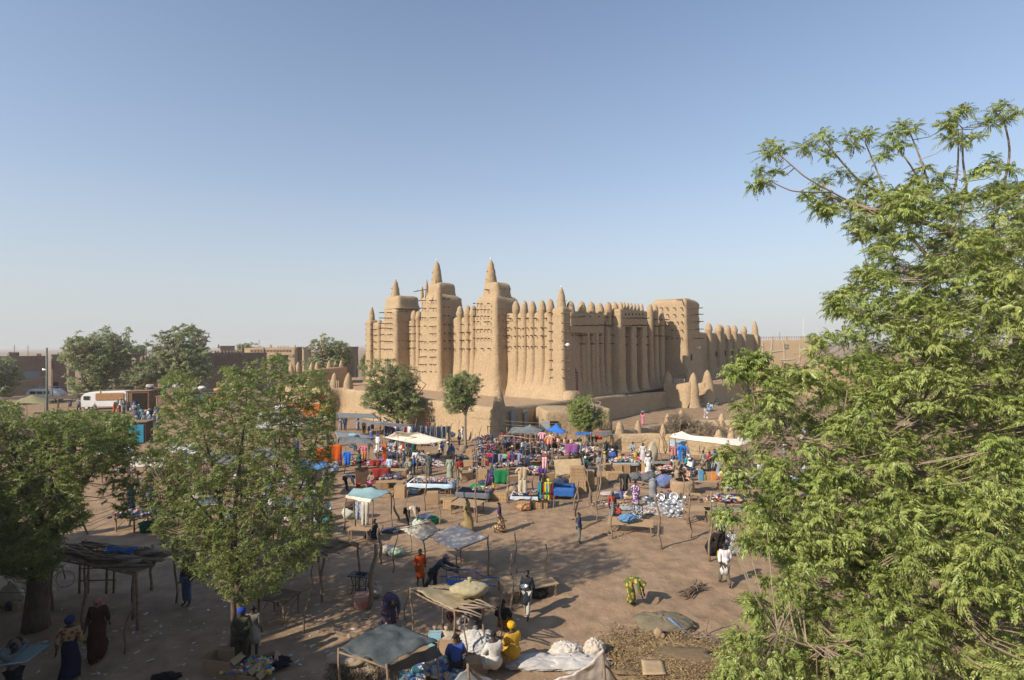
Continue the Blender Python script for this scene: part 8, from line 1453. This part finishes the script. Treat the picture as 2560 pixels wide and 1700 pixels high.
# firewood and sticks
t = thing('firewood_bundle', G('D', 1370, 1240), 'tied bundle of dry branches lying on the open ground', 'firewood', R(40))
for i in range(14):
    L = random.uniform(.6, .85); y = random.uniform(-.12, .12); z = random.uniform(.03, .2); a_ = random.uniform(-.12, .12); q = MB(); q.tube([(-L, y - a_ * 2, z), (0, y, z + .02), (L * .6, y + a_, z), (L, y + a_ * 3, z + random.uniform(0, .08))], [.022, .024, .018, .01], 5); q.obj('branch', M_BARK, t, True)
q = MB(); q.tube([(.1, .16 * math.cos(a), .12 + .13 * math.sin(a)) for a in np.linspace(0, 6.283, 12)], .012, 4, cap=False); q.obj('tie', M_TWIG, t)
for lb, k, x0, y0, x1, y1, r_ in (('long stick lying before the slatted bench, the lower of two', 'D', 410, 630, 760, 715, .035), ('long stick lying before the slatted bench, the upper of two', 'D', 615, 620, 800, 718, .035), ('branch lying on the ground between two poles', 'D', 225, 580, 430, 490, .04), ('long grey branch lying across the straw pile', 'I', 1800, 465, 2110, 660, .045), ('thin bent branch at the front of the straw pile', 'I', 1200, 545, 1850, 665, .03), ('short pale stake on the straw pile', 'I', 1225, 750, 1390, 680, .035), ('yellow bamboo cane lying on the straw pile', 'I', 1455, 515, 1680, 600, .035),
        ('pale stick lying beside the platform bed', 'H', 1790, 815, 1870, 840, .03), ('long log lying behind the blue bale', 'C', 350, 1060, 760, 1110, .07), ('second log lying in front of the first behind the bale', 'C', 380, 1110, 640, 1150, .06), ('crooked branch lying near the straw crates', 'C', 110, 1090, 250, 1030, .05), ('forked branch on the logs', 'C', 540, 1110, 610, 1060, .05)):
    a, b_ = G(k, x0, y0, r_), G(k, x1, y1, r_); q = MB(); q.tube([a - a, (b_ - a) * .35 + Vector((0, .04, .03)), (b_ - a) * .7 + Vector((0, -.04, .01)), b_ - a], [r_, r_ * .95, r_ * .8, r_ * .5], 6); q.obj('fallen_branch', YP if 'yellow' in lb else M_POLE, None, True, label=lb, category='branch').location = a
for i in range(5): q = MB(); a = P('H', 1010 + 40 * i, 675 + 12 * i, G('H', 1200, 760, 1.8).y + .5); q.tube([(0, 0, 0), (.6, -.2, .02), (1.15, -.45, 0)], .018, 5); a.z = 1.83; q.obj('roof_stick', M_POLE, None, True, label=('first', 'second', 'third', 'fourth', 'fifth')[i] + ' stick from the edge on the straw mat roof beside the sack', category='stick').location = a
for i in range(6): q = MB(); a = G('H', 1380 + 25 * i, 950 - 22 * i, 1.75); a_ = random.uniform(-.6, .6); L_ = random.uniform(.3, .55); q.tube([(-L_, .2 + a_ * .3, 0), (0, 0, .04), (L_, -.1 - a_ * .5, random.uniform(-.05, .1))], random.uniform(.018, .032), 5); q.obj('roof_stick', M_TWIG, None, True, label=('lowest', 'second lowest', 'third lowest', 'third highest', 'second highest', 'highest')[i] + ' branch jutting from the corner of the straw mat roof', category='stick').location = a
# straw pile, net, cardboard, stones
pileP = [G('I', x, y) for x, y in ((1750, 640), (1500, 560), (1950, 700), (1300, 640), (1650, 780), (1900, 820), (2100, 780), (1400, 800), (1150, 660), (1750, 920))]
def strawpile():
    n = 26000; c = np.array([[p.x, p.y] for p in pileP]); k = rg.integers(0, len(c), n); xy = c[k] + rg.normal(0, .5, (n, 2)); z = rg.uniform(.0, .2, n); a_ = rg.uniform(0, 6.283, n); L = rg.uniform(.03, .13, n); w_ = rg.uniform(.006, .02, n)
    d = np.stack([np.cos(a_) * L, np.sin(a_) * L, rg.uniform(-.03, .03, n)], 1); s = np.stack([-np.sin(a_) * w_, np.cos(a_) * w_, rg.uniform(0, .008, n)], 1); p = np.concatenate([xy, z[:, None] + .02], 1)
    V = np.stack([p - d, p + s, p + d, p - s], 1).reshape(-1, 3); mo('straw_litter', leafmesh('straw', V, mat('straw', (.36, .25, .125), (.22, .145, .075), scale=3, island=.5)), kind='stuff')
strawpile()
V, Fc = blob(5.0, 2.5, .36, .3, 60, 24, cr=.5); pc = G('I', 1650, 720); o = mo('straw_mound', npmesh('m', V, Fc, mat('straw_mound', (.29, .205, .115), (.17, .12, .07), scale=9, contrast=1.2, rough=.95, bump=.06, bscale=30, fine=.4)), label='broad flat mound of groundnut straw at the bottom edge', category='straw pile'); o.location = pc - Vector((0, 0, .12))
V, Fc = blob(2.1, 1.4, .42, .12, 40, 14, fold=.0); V = np.array(V); V[:, 2] += .035 * np.sin(V[:, 0] * 38 + V[:, 1] * 6) * (V[:, 2] > .05); V[:, 2] += .02 * np.sin(V[:, 1] * 40) * (V[:, 2] > .05)
o = mo('net_heap', npmesh('n', V, Fc, mat('old_net', (.23, .19, .12), (.12, .10, .07), scale=30, rough=.95, kind='stripes', bump=.03)), label='heap of brown netting with blue edge on the straw pile', category='net'); o.location = G('I', 1530, 380)
q = MB(); a = G('I', 1590, 265, .5); pts = [G('I', x, y, z) - a for x, y, z in ((1590, 275, .5), (1680, 350, .35), (1740, 405, .2), (1850, 450, .05), (2000, 478, .04), (2180, 500, .03))]; q.tube(pts, [.05, .05, .04, .035, .03, .02], 5); q.obj('blue_rope', K_((.16, .22, .36)), None, True, label='frayed blue rope along the edge of the netting', category='rope').location = a
pp = [G('I', x, y, .22) for x, y in ((1300, 725), (1530, 730), (1570, 890), (1320, 890))]; sheetobj('cardboard_sheet', clothgrid(pp, 0, (), 6, .01), mat('flat_card', (.46, .33, .19), rough=.9), label='flat torn cardboard sheet lying on the straw', category='cardboard', th=.02)
pp = [G('I', x, y, .1) for x, y in ((1720, 905), (1840, 905), (1830, 960), (1700, 960))]; sheetobj('cardboard_sheet', clothgrid(pp, 0, (), 6, .02), mat('flat_card2', (.42, .31, .2), rough=.9), label='small cardboard scrap at the very bottom of the straw', category='cardboard', th=.02)
for lb, x, y, s in (('larger brown stone sitting on the netting', 1485, 490, .3), ('small stone leaning on the larger brown one', 1530, 500, .17)): heap(lb, ('I', x, y), s, s * .8, s * 1.2, M_ADOBE2, z=.15, name='stone', cat='stone')
q = MB(); a = G('I', 1000, 650, .15)
for i in range(14): x0, y0 = random.uniform(870, 1270), random.uniform(605, 710); pts = [G('I', x0 + random.uniform(-30, 60) * j, y0 + random.uniform(-15, 30) * j, .12) - a for j in range(4)]; q.tube(pts, .018, 4)
q.obj('yellow_strap', YP, None, True, label='tangle of yellow straps at the edge of the straw pile', category='straps', kind='stuff').location = a
# litter over the square
def litter(name, n, reg, m, s0, s1, flat=True):
    x = rg.uniform(reg[0], reg[1], n); y = rg.uniform(reg[2], reg[3], n); z = gheight(x.reshape(1, -1), y.reshape(1, -1)).ravel() + .006; a_ = rg.uniform(0, 6.283, n); s = rg.uniform(s0, s1, n) * (1 if not flat else rg.uniform(.5, 1.5, n))
    V = np.zeros((n, 4, 3)); 
    for j, (dx, dy) in enumerate(((-1, -.4), (.8, -.6), (1, .5), (-.7, .6))): V[:, j, 0] = x + (dx * np.cos(a_) - dy * np.sin(a_) * rg.uniform(.5, 1, n)) * s; V[:, j, 1] = y + (dx * np.sin(a_) + dy * np.cos(a_) * rg.uniform(.5, 1, n)) * s; V[:, j, 2] = z + rg.uniform(.002, s0 * .9, n)
    mo(name, leafmesh(name, V.reshape(-1, 3), m), kind='stuff')
litter('paper_litter', 650, (-26, 22, 14, 60), palette('papers', [WHT, (.5, .45, .4), TAN, (.4, .36, .32), WHT, LBL, (.35, .25, .18)], .9), .02, .06)
litter('paper_litter', 260, (-16, -5, 14.5, 21), palette('papers2', [WHT, (.5, .45, .4), (.4, .36, .32), TAN], .9), .03, .10)
litter('leaf_debris', 4500, (-26, 24, 14, 55), palette('bits2', [(.2, .13, .08), (.28, .2, .12), (.14, .09, .06), (.36, .27, .17)], .95), .008, .025)
# ------------------------------------------------------------ vehicles and kiosks
def wheel(par, x, y, r_, w_=.22):
    t = link(bpy.data.objects.new('wheel', None), par); q = MB(); q.tube([(x, y - w_ / 2, r_), (x, y + w_ / 2, r_)], r_, 16); q.obj('tyre', mat('rubber', (.025, .024, .023), rough=.8), t, False); q = MB(); q.tube([(x, y - w_ / 2 - .01, r_), (x, y + w_ / 2 + .01, r_)], r_ * .55, 12); q.obj('rim', M_WHITE, t)
GLS = mat('vehicle_glass', (.03, .035, .04), rough=.12, spec=.6)
def loftbody(prof, w_, m, name, par, inset=.12):
    """side profile (x,z) extruded across y with a narrower roof"""
    zmax = max(z for x, z in prof); V = []
    for sy in (-1, 1):
        for x, z in prof: V.append((x, sy * (w_ / 2 - inset * max(0, (z - zmax * .55)) / (zmax * .45)), z))
    n = len(prof); F_ = [tuple(range(n)), tuple(range(2 * n - 1, n - 1, -1))] + [(i, i + n, (i + 1) % n + n, (i + 1) % n) for i in range(n)]
    o = mo(name, npmesh(name, V, F_, m, False), par); b2 = o.modifiers.new('b', 'BEVEL'); b2.width = .06; b2.segments = 2; return o
p = P('X', 1210, 1080, 88); t = thing('cargo_truck', (p.x, 88, 0), 'old white rounded truck with a brown board side and open rear door', 'truck', R(8))
loftbody([(-3.6, .5), (-3.7, 1.2), (-3.3, 2.2), (-2.9, 2.65), (-2.2, 2.85), (3.4, 2.95), (3.4, .5)], 2.2, M_WHITE, 'body', t); MB().box((.85, -1.12, 2.12), (2.05, .04, .55)).obj('side_board', mat('brown_board2', (.42, .22, .10), rough=.8), t)
MB().box((-2.55, -1.1, 1.95), (.42, .04, .3)).obj('side_window', GLS, t); MB().box((-3.45, -.02, 1.85), (.05, .85, .42), tilt=Matrix.Rotation(.25, 3, 'Y')).obj('windscreen', GLS, t); MB().box((3.75, -1.3, 2.0), (.4, .04, .85)).obj('rear_door', M_WHITE, t); MB().box((3.75, -1.345, 2.2), (.24, .01, .35)).obj('door_window', GLS, t)
for x in (-2.6, 2.2): wheel(t, x, -.95, .42); wheel(t, x, .95, .42)
q = MB()
for y in (-.9, .9): q.tube([(-2, y, 3.05), (3.3, y, 3.12)], .03, 4)
for x in range(6): q.tube([(-2 + x, -.9, 3.05), (-2 + x, .9, 3.05)], .02, 4)
q.obj('roof_rack', M_WOOD, t)
p = P('X', 520, 980, 101); t = thing('minibus', (p.x, 101, 0), 'white minibus with a roof rack behind the khaki tent', 'minibus', R(4)); loftbody([(-3, .5), (-3, 1.6), (-2.5, 2.35), (2.0, 2.4), (2.9, 1.6), (3.1, 1.3), (3.1, .5)], 1.9, M_WHITE, 'body', t)
for x in (-1.7, -.5, .7): MB().box((x, -.93, 1.75), (.5, .03, .26)).obj('side_window', GLS, t)
for x in (-2, 2): wheel(t, x, -.85, .36); wheel(t, x, .85, .36)
q = MB()
for y in (-.7, .7): q.tube([(-2.2, y, 2.75), (1.8, y, 2.75)], .03, 4)
for i in range(9): q.tube([(-2.2 + i * .5, -.7, 2.45), (-2.2 + i * .5, -.7, 2.75), (-2.2 + i * .5, .7, 2.75)], .025, 4)
q.obj('roof_rack', M_METAL, t); heap('grey bundle tied on the minibus rack', (p.x - 2.0, 101, 2.75), .8, .7, .5, GRC, name='bundle', cat='bundle')
def kiosk(label, k, x, y, dist, w_, h, d, m, m2, rz=0):
    p = P(k, x, y, dist); t = thing('kiosk', (p.x, dist, 0), label, 'kiosk', R(rz)); MB().box((0, d / 2, h / 2), (w_ / 2, d / 2, h / 2)).obj('wall', m, t); MB().box((0, d / 2, h + .04), (w_ / 2 + .12, d / 2 + .12, .04)).obj('roof', M_WOOD, t)
    f = MB().box((w_ * .1, -.03, h * .48), (w_ * .32, .03, h * .42)).obj('door', m2, t); MB().box((-w_ * .42, -.035, h / 2), (.05, .02, h / 2)).obj('corner_post', M_PLANK, t)
kiosk('tan edged kiosk with dark open front beside the white truck', 'X', 1540, 1000, 86, 3.4, 3.0, 2.2, K_((.20, .12, .07)), M_DARK, 6); kiosk('pinkish brown metal kiosk beside the neem leaves', 'X', 1815, 1020, 82, 1.7, 2.5, 1.6, K_((.30, .18, .14)), K_((.26, .15, .12)), 5); kiosk('dark kiosk with orange lintel loaded with bundles', 'X', 1700, 1000, 90, 2.2, 3.1, 2, K_((.12, .07, .05)), M_DARK, 0)
def truck(label, k, x, dist, L, m, zc=2.6, rz=0, load=None):
    p = P(k, x, 1000, dist); t = thing('cargo_truck', (p.x, dist, 0), label, 'truck', R(rz)); loftbody([(-L / 2, .7), (-L / 2, 1.5), (-L / 2 + .35, 2.4), (-L / 2 + 1.7, 2.4), (-L / 2 + 1.7, .7)], 2.1, m, 'cab', t); MB().box((-L / 2 + .9, -1.03, 1.9), (.45, .03, .28)).obj('side_window', GLS, t)
    MB().box((.9, 0, 1.0), (L / 2 - .9, 1.05, .1)).obj('bed', m, t)
    for y in (-1, 1): MB().box((.9, y * 1.03, 1.6), (L / 2 - .95, .03, .5)).obj('side_panel', m, t)
    q = MB(); [q.tube([(-L / 2 + 2 + i * .8, y, 1.1), (-L / 2 + 2 + i * .8, y, zc)], .04, 4) for i in range(int((L - 2) / .8) + 1) for y in (-1.07, 1.07)]; [q.tube([(-L / 2 + 2, y, zc), (L / 2, y, zc)], .04, 4) for y in (-1.07, 1.07)]; q.obj('rail_frame', m, t)
    for xx in (-L / 2 + .9, L / 2 - 1.1): wheel(t, xx, -.9, .45); wheel(t, xx, .9, .45)
    return p
OR_ = mat('orange_paint', (.62, .20, .03), rough=.6)
pt = truck('orange truck with open frame parked below the mud pinnacle wall', 'S', 775, 72, 6.2, OR_, 2.9, 12); pg = truck('dark green truck loaded with sacks before the battlemented mansion', 'S', 500, 92, 6.0, mat('green_paint', (.06, .09, .06), rough=.6), 2.7, -5); truck('white van like truck hidden behind the neem leaves', 'S', 700, 62, 5.0, M_WHITE, 2.6, 20)
for i, (x, y, z, m, lb) in enumerate(((505, 968, 2.7, WHC, 'white sack bundle on top of the green truck'), (545, 978, 2.5, K_((.5, .3, .12)), 'straw coloured round bundle behind the green truck'), (488, 972, 2.6, K_((.5, .4, .35)), 'pale folded load at the tail of the green truck'), (418, 955, 3.2, K_((.1, .25, .55)), 'blue bundle on the loaded kiosk roof'), (428, 952, 3.3, BLKC, 'black bundle on the loaded kiosk roof'), (440, 958, 3.2, WHC, 'white bundle on the loaded kiosk roof'), (375, 968, 3.2, K_((.5, .47, .42)), 'pale rolled mats on the dark kiosk'), (700, 975, 2.6, WHC, 'white bundles on the hidden van'), (800, 985, 2.8, K_((.45, .08, .05)), 'red bundle on the orange truck'))):
    p = P('S', x, y, (92, 90, 92, 90, 90, 90, 90, 62, 72)[i]); heap(lb, (p.x, p.y, z), 1.4, 1.0, .7, m, name='bundle', cat='bundle', fold=.08)
# lamp posts
def lamp(label, k, x, yt, dist, h=None, r_=.10, arm=True, m=None):
    p = P(k, x, yt, dist); t = thing('lamp_post', (p.x, dist, 0), label, 'lamp post'); q = MB(); q.tube([(0, 0, 0), (0, 0, p.z)], [r_, r_ * .6], 7); q.obj('pole', m or mat('green_pole', (.16, .19, .15), rough=.8), t, True)
    if arm: z = zat(925, px(k, x, yt)[0], Vector((p.x, dist, 0))) if k == 'X' else p.z - .2; q = MB(); q.tube([(0, 0, z - .1), (-.1, 0, z + .05), (-.45, 0, z + .1)], .03, 5); q.obj('arm', M_METAL, t); V, Fc = blob(.55, .25, .16, 0, 10, 6); q = MB(); q.add([(a - .2, b2, c2 + z - .05) for a, b2, c2 in V], Fc); q.obj('lamp_head', M_WHITE, t, True)
lamp('tall greenish lamp post with oval lamp in front of the town', 'X', 524, 400, 54, r_=.13); lamp('shorter grey lamp post behind the tall greenish one', 'X', 588, 640, 98, r_=.1, arm=False, m=M_GREYMUD); lamp('street lamp on a thin post before the plain mud house', 'N', 130, 90, 96, r_=.07); lamp('steel post by the low house at the mosque end', 'N', 1805, 40, 118, r_=.09, arm=False, m=M_DARKMET)
# antlers like stack of stools on the enclosure horn
t = thing('horn_rack', P('B', 1935, 405, 50.6), 'dark rack of curved horns hanging above the orange cloth', 'rack')
for i in range(8): q = MB(); x = -.5 + i * .14; q.tube([(x, 0, -.1), (x + .02, 0, .15), (x + .08 * (1 if i % 2 else -1), 0, .4 + .1 * (i % 3))], [.04, .035, .015], 5); q.obj('horn', M_BARK, t, True)
q = MB(); q.tube([(-.6, 0, -.1), (0, 0, -.2), (.6, 0, -.1)], .05, 6); q.obj('beam', M_BARK, t, True)
# blue box kiosk by the neem
kiosk('dark kiosk with a turquoise sheet between the two neem trees', 'E', 1500, 600, 56, 2.2, 2.2, 1.6, K_((.09, .07, .06)), K_((.05, .3, .42)), 10)

for i, (x, y, z, w_, n_, pm) in enumerate(((330, 640, .35, 3, 200, PAL_DARK), (600, 640, .35, 3, 220, PAL_MIX), (880, 620, .35, 2.6, 180, PAL_DARK), (1100, 660, .3, 2, 120, PAL_MIX), (200, 820, .3, 2.2, 150, PAL_DARK), (1000, 880, .1, 2.4, 160, PAL_SHOE), (620, 860, .3, 1.6, 110, PAL_DARK), (1500, 790, .5, 2.4, 160, PAL_SHOE), (1650, 700, .3, 2.4, 150, PAL_MIX), (900, 1060, .1, 2.0, 130, PAL_BRIGHT), (1250, 920, .1, 1.5, 90, PAL_DARK), (2000, 800, .2, 2.4, 130, PAL_MIX), (2250, 900, .3, 2.0, 130, PAL_BRIGHT))):
    goods(('bags and straps', 'tangled small wares', 'black bags', 'pink and dark wares', 'dark rucksacks', 'shoes laid out', 'grey bags', 'shoe boxes', 'mixed wares', 'small packets', 'dark shoes', 'odds and ends', 'bright packets')[i] + ' spread out on the ' + ('edge', 'middle', 'far side', 'hat line side', 'crate side', 'tan board side', 'green cloth side', 'banner side', 'tree trunk side', 'violet seller side', 'crooked pole side', 'mud wall side', 'straw crate side')[i] + ' of the dense bag market', ('B', x, y), z, w_, 1.3, .45, n_, pm, .22)
for i in range(26):
    x, y = rg.uniform(100, 1700), rg.uniform(560, 1000); a = G('B', x, y); h_ = rg.uniform(1.5, 2.3); q = MB(); q.tube(wob((0, 0, 0), (rg.uniform(-.2, .2), 0, h_), 4, .05), .028, 5); q.obj('market_pole', M_POLE, None, True, label='thin bare stall pole standing in the dense bag market', category='pole', group='thin poles among the bag stalls').location = a
    if i % 2: q = MB(); L = rg.uniform(.8, 1.5); q.tube([(0, 0, h_ - .1), (L, .2, h_ - .15)], .02, 4); q.obj('cross_stick', M_TWIG, None, label='thin cross stick tied to a pole in the dense bag market', category='stick', group='cross sticks among the bag stalls').location = a
for i in range(30):
    p = G('B', rg.uniform(150, 1150), rg.uniform(600, 900), rg.uniform(1.0, 1.5)); garment(('black', 'brown', 'grey', 'dark blue', 'dull red')[i % 5] + ' bag hanging in the thick of the bag market', p, .3, .4, (BLKC, K_((.15, .08, .05)), GRC, NVY, MAR)[i % 5], 'cloth', rg.uniform(-40, 40), name='hanging_bag', group=('black', 'brown', 'grey', 'blue', 'red')[i % 5] + ' bags hanging in the bag market')
for i in range(22):
    crate('tan wooden crate standing among the crowded stalls', ('S', rg.uniform(1000, 1570), rg.uniform(1120, 1215)), rg.uniform(.5, 1.0), rg.uniform(.4, .7), rg.uniform(.35, .8), rg.uniform(-30, 30), (M_CRATE, M_CRATE2)[i % 2], slats=(5, 0)[i % 2], group='crates among the crowded stalls')
for i in range(16):
    heap(('grey', 'dark blue', 'cream', 'brown')[i % 4] + ' cloth bundle lying among the crowded stalls', ('S', rg.uniform(960, 1580), rg.uniform(1105, 1215)), rg.uniform(.6, 1.2), .6, rg.uniform(.3, .6), (GRC, DBL, CRM, K_((.2, .14, .1)))[i % 4], name='cloth_bundle', cat='bundle', fold=.09, group=('grey', 'blue', 'cream', 'brown')[i % 4] + ' bundles among the stalls')
for i, (x, y, w_, pm) in enumerate(((975, 1128, 2.6, PAL_PALE), (1060, 1112, 2.4, PAL_DARK), (1140, 1150, 2.2, PAL_MIX), (1190, 1180, 1.6, PAL_SHOE), (1640, 1190, 2.0, PAL_MIX), (1715, 1180, 2.2, PAL_BRIGHT), (1500, 1160, 2.4, PAL_DARK), (1590, 1150, 2.0, PAL_MIX), (900, 1160, 2.0, PAL_DARK), (1240, 1085, 3.0, PAL_DARK), (1340, 1075, 3.0, PAL_MIX), (1000, 1085, 3.0, PAL_DARK))):
    goods(('pale clothes', 'dark clothes', 'odd wares', 'old shoes', 'small boxed wares', 'bright packets', 'black bags', 'mixed packets', 'grey clothes', 'rucksacks', 'trinkets', 'jeans and jackets')[i] + ' heaped on the ground ' + ('by the white canopy', 'under the canopy post', 'by the straw hat man', 'before the crate stack', 'near the mud oven', 'near the paint tins', 'by the tan crates', 'behind the logs', 'by the brown board', 'below the terrace horn', 'by the storeroom', 'near the row of jeans')[i], ('S', x, y), .02, w_, 1.3, .5, 150, pm, .24)
for i in range(22):
    a = G('S', rg.uniform(900, 1190) if i % 2 else rg.uniform(1560, 1770), rg.uniform(1090, 1190)); h_ = rg.uniform(1.6, 2.5); q = MB(); q.tube(wob((0, 0, 0), (rg.uniform(-.25, .25), 0, h_), 4, .05), .028, 5); q.obj('market_pole', M_POLE, None, True, label='thin bare stall pole standing between the cloth heaps and cartons', category='pole', group='thin poles among the heaps').location = a
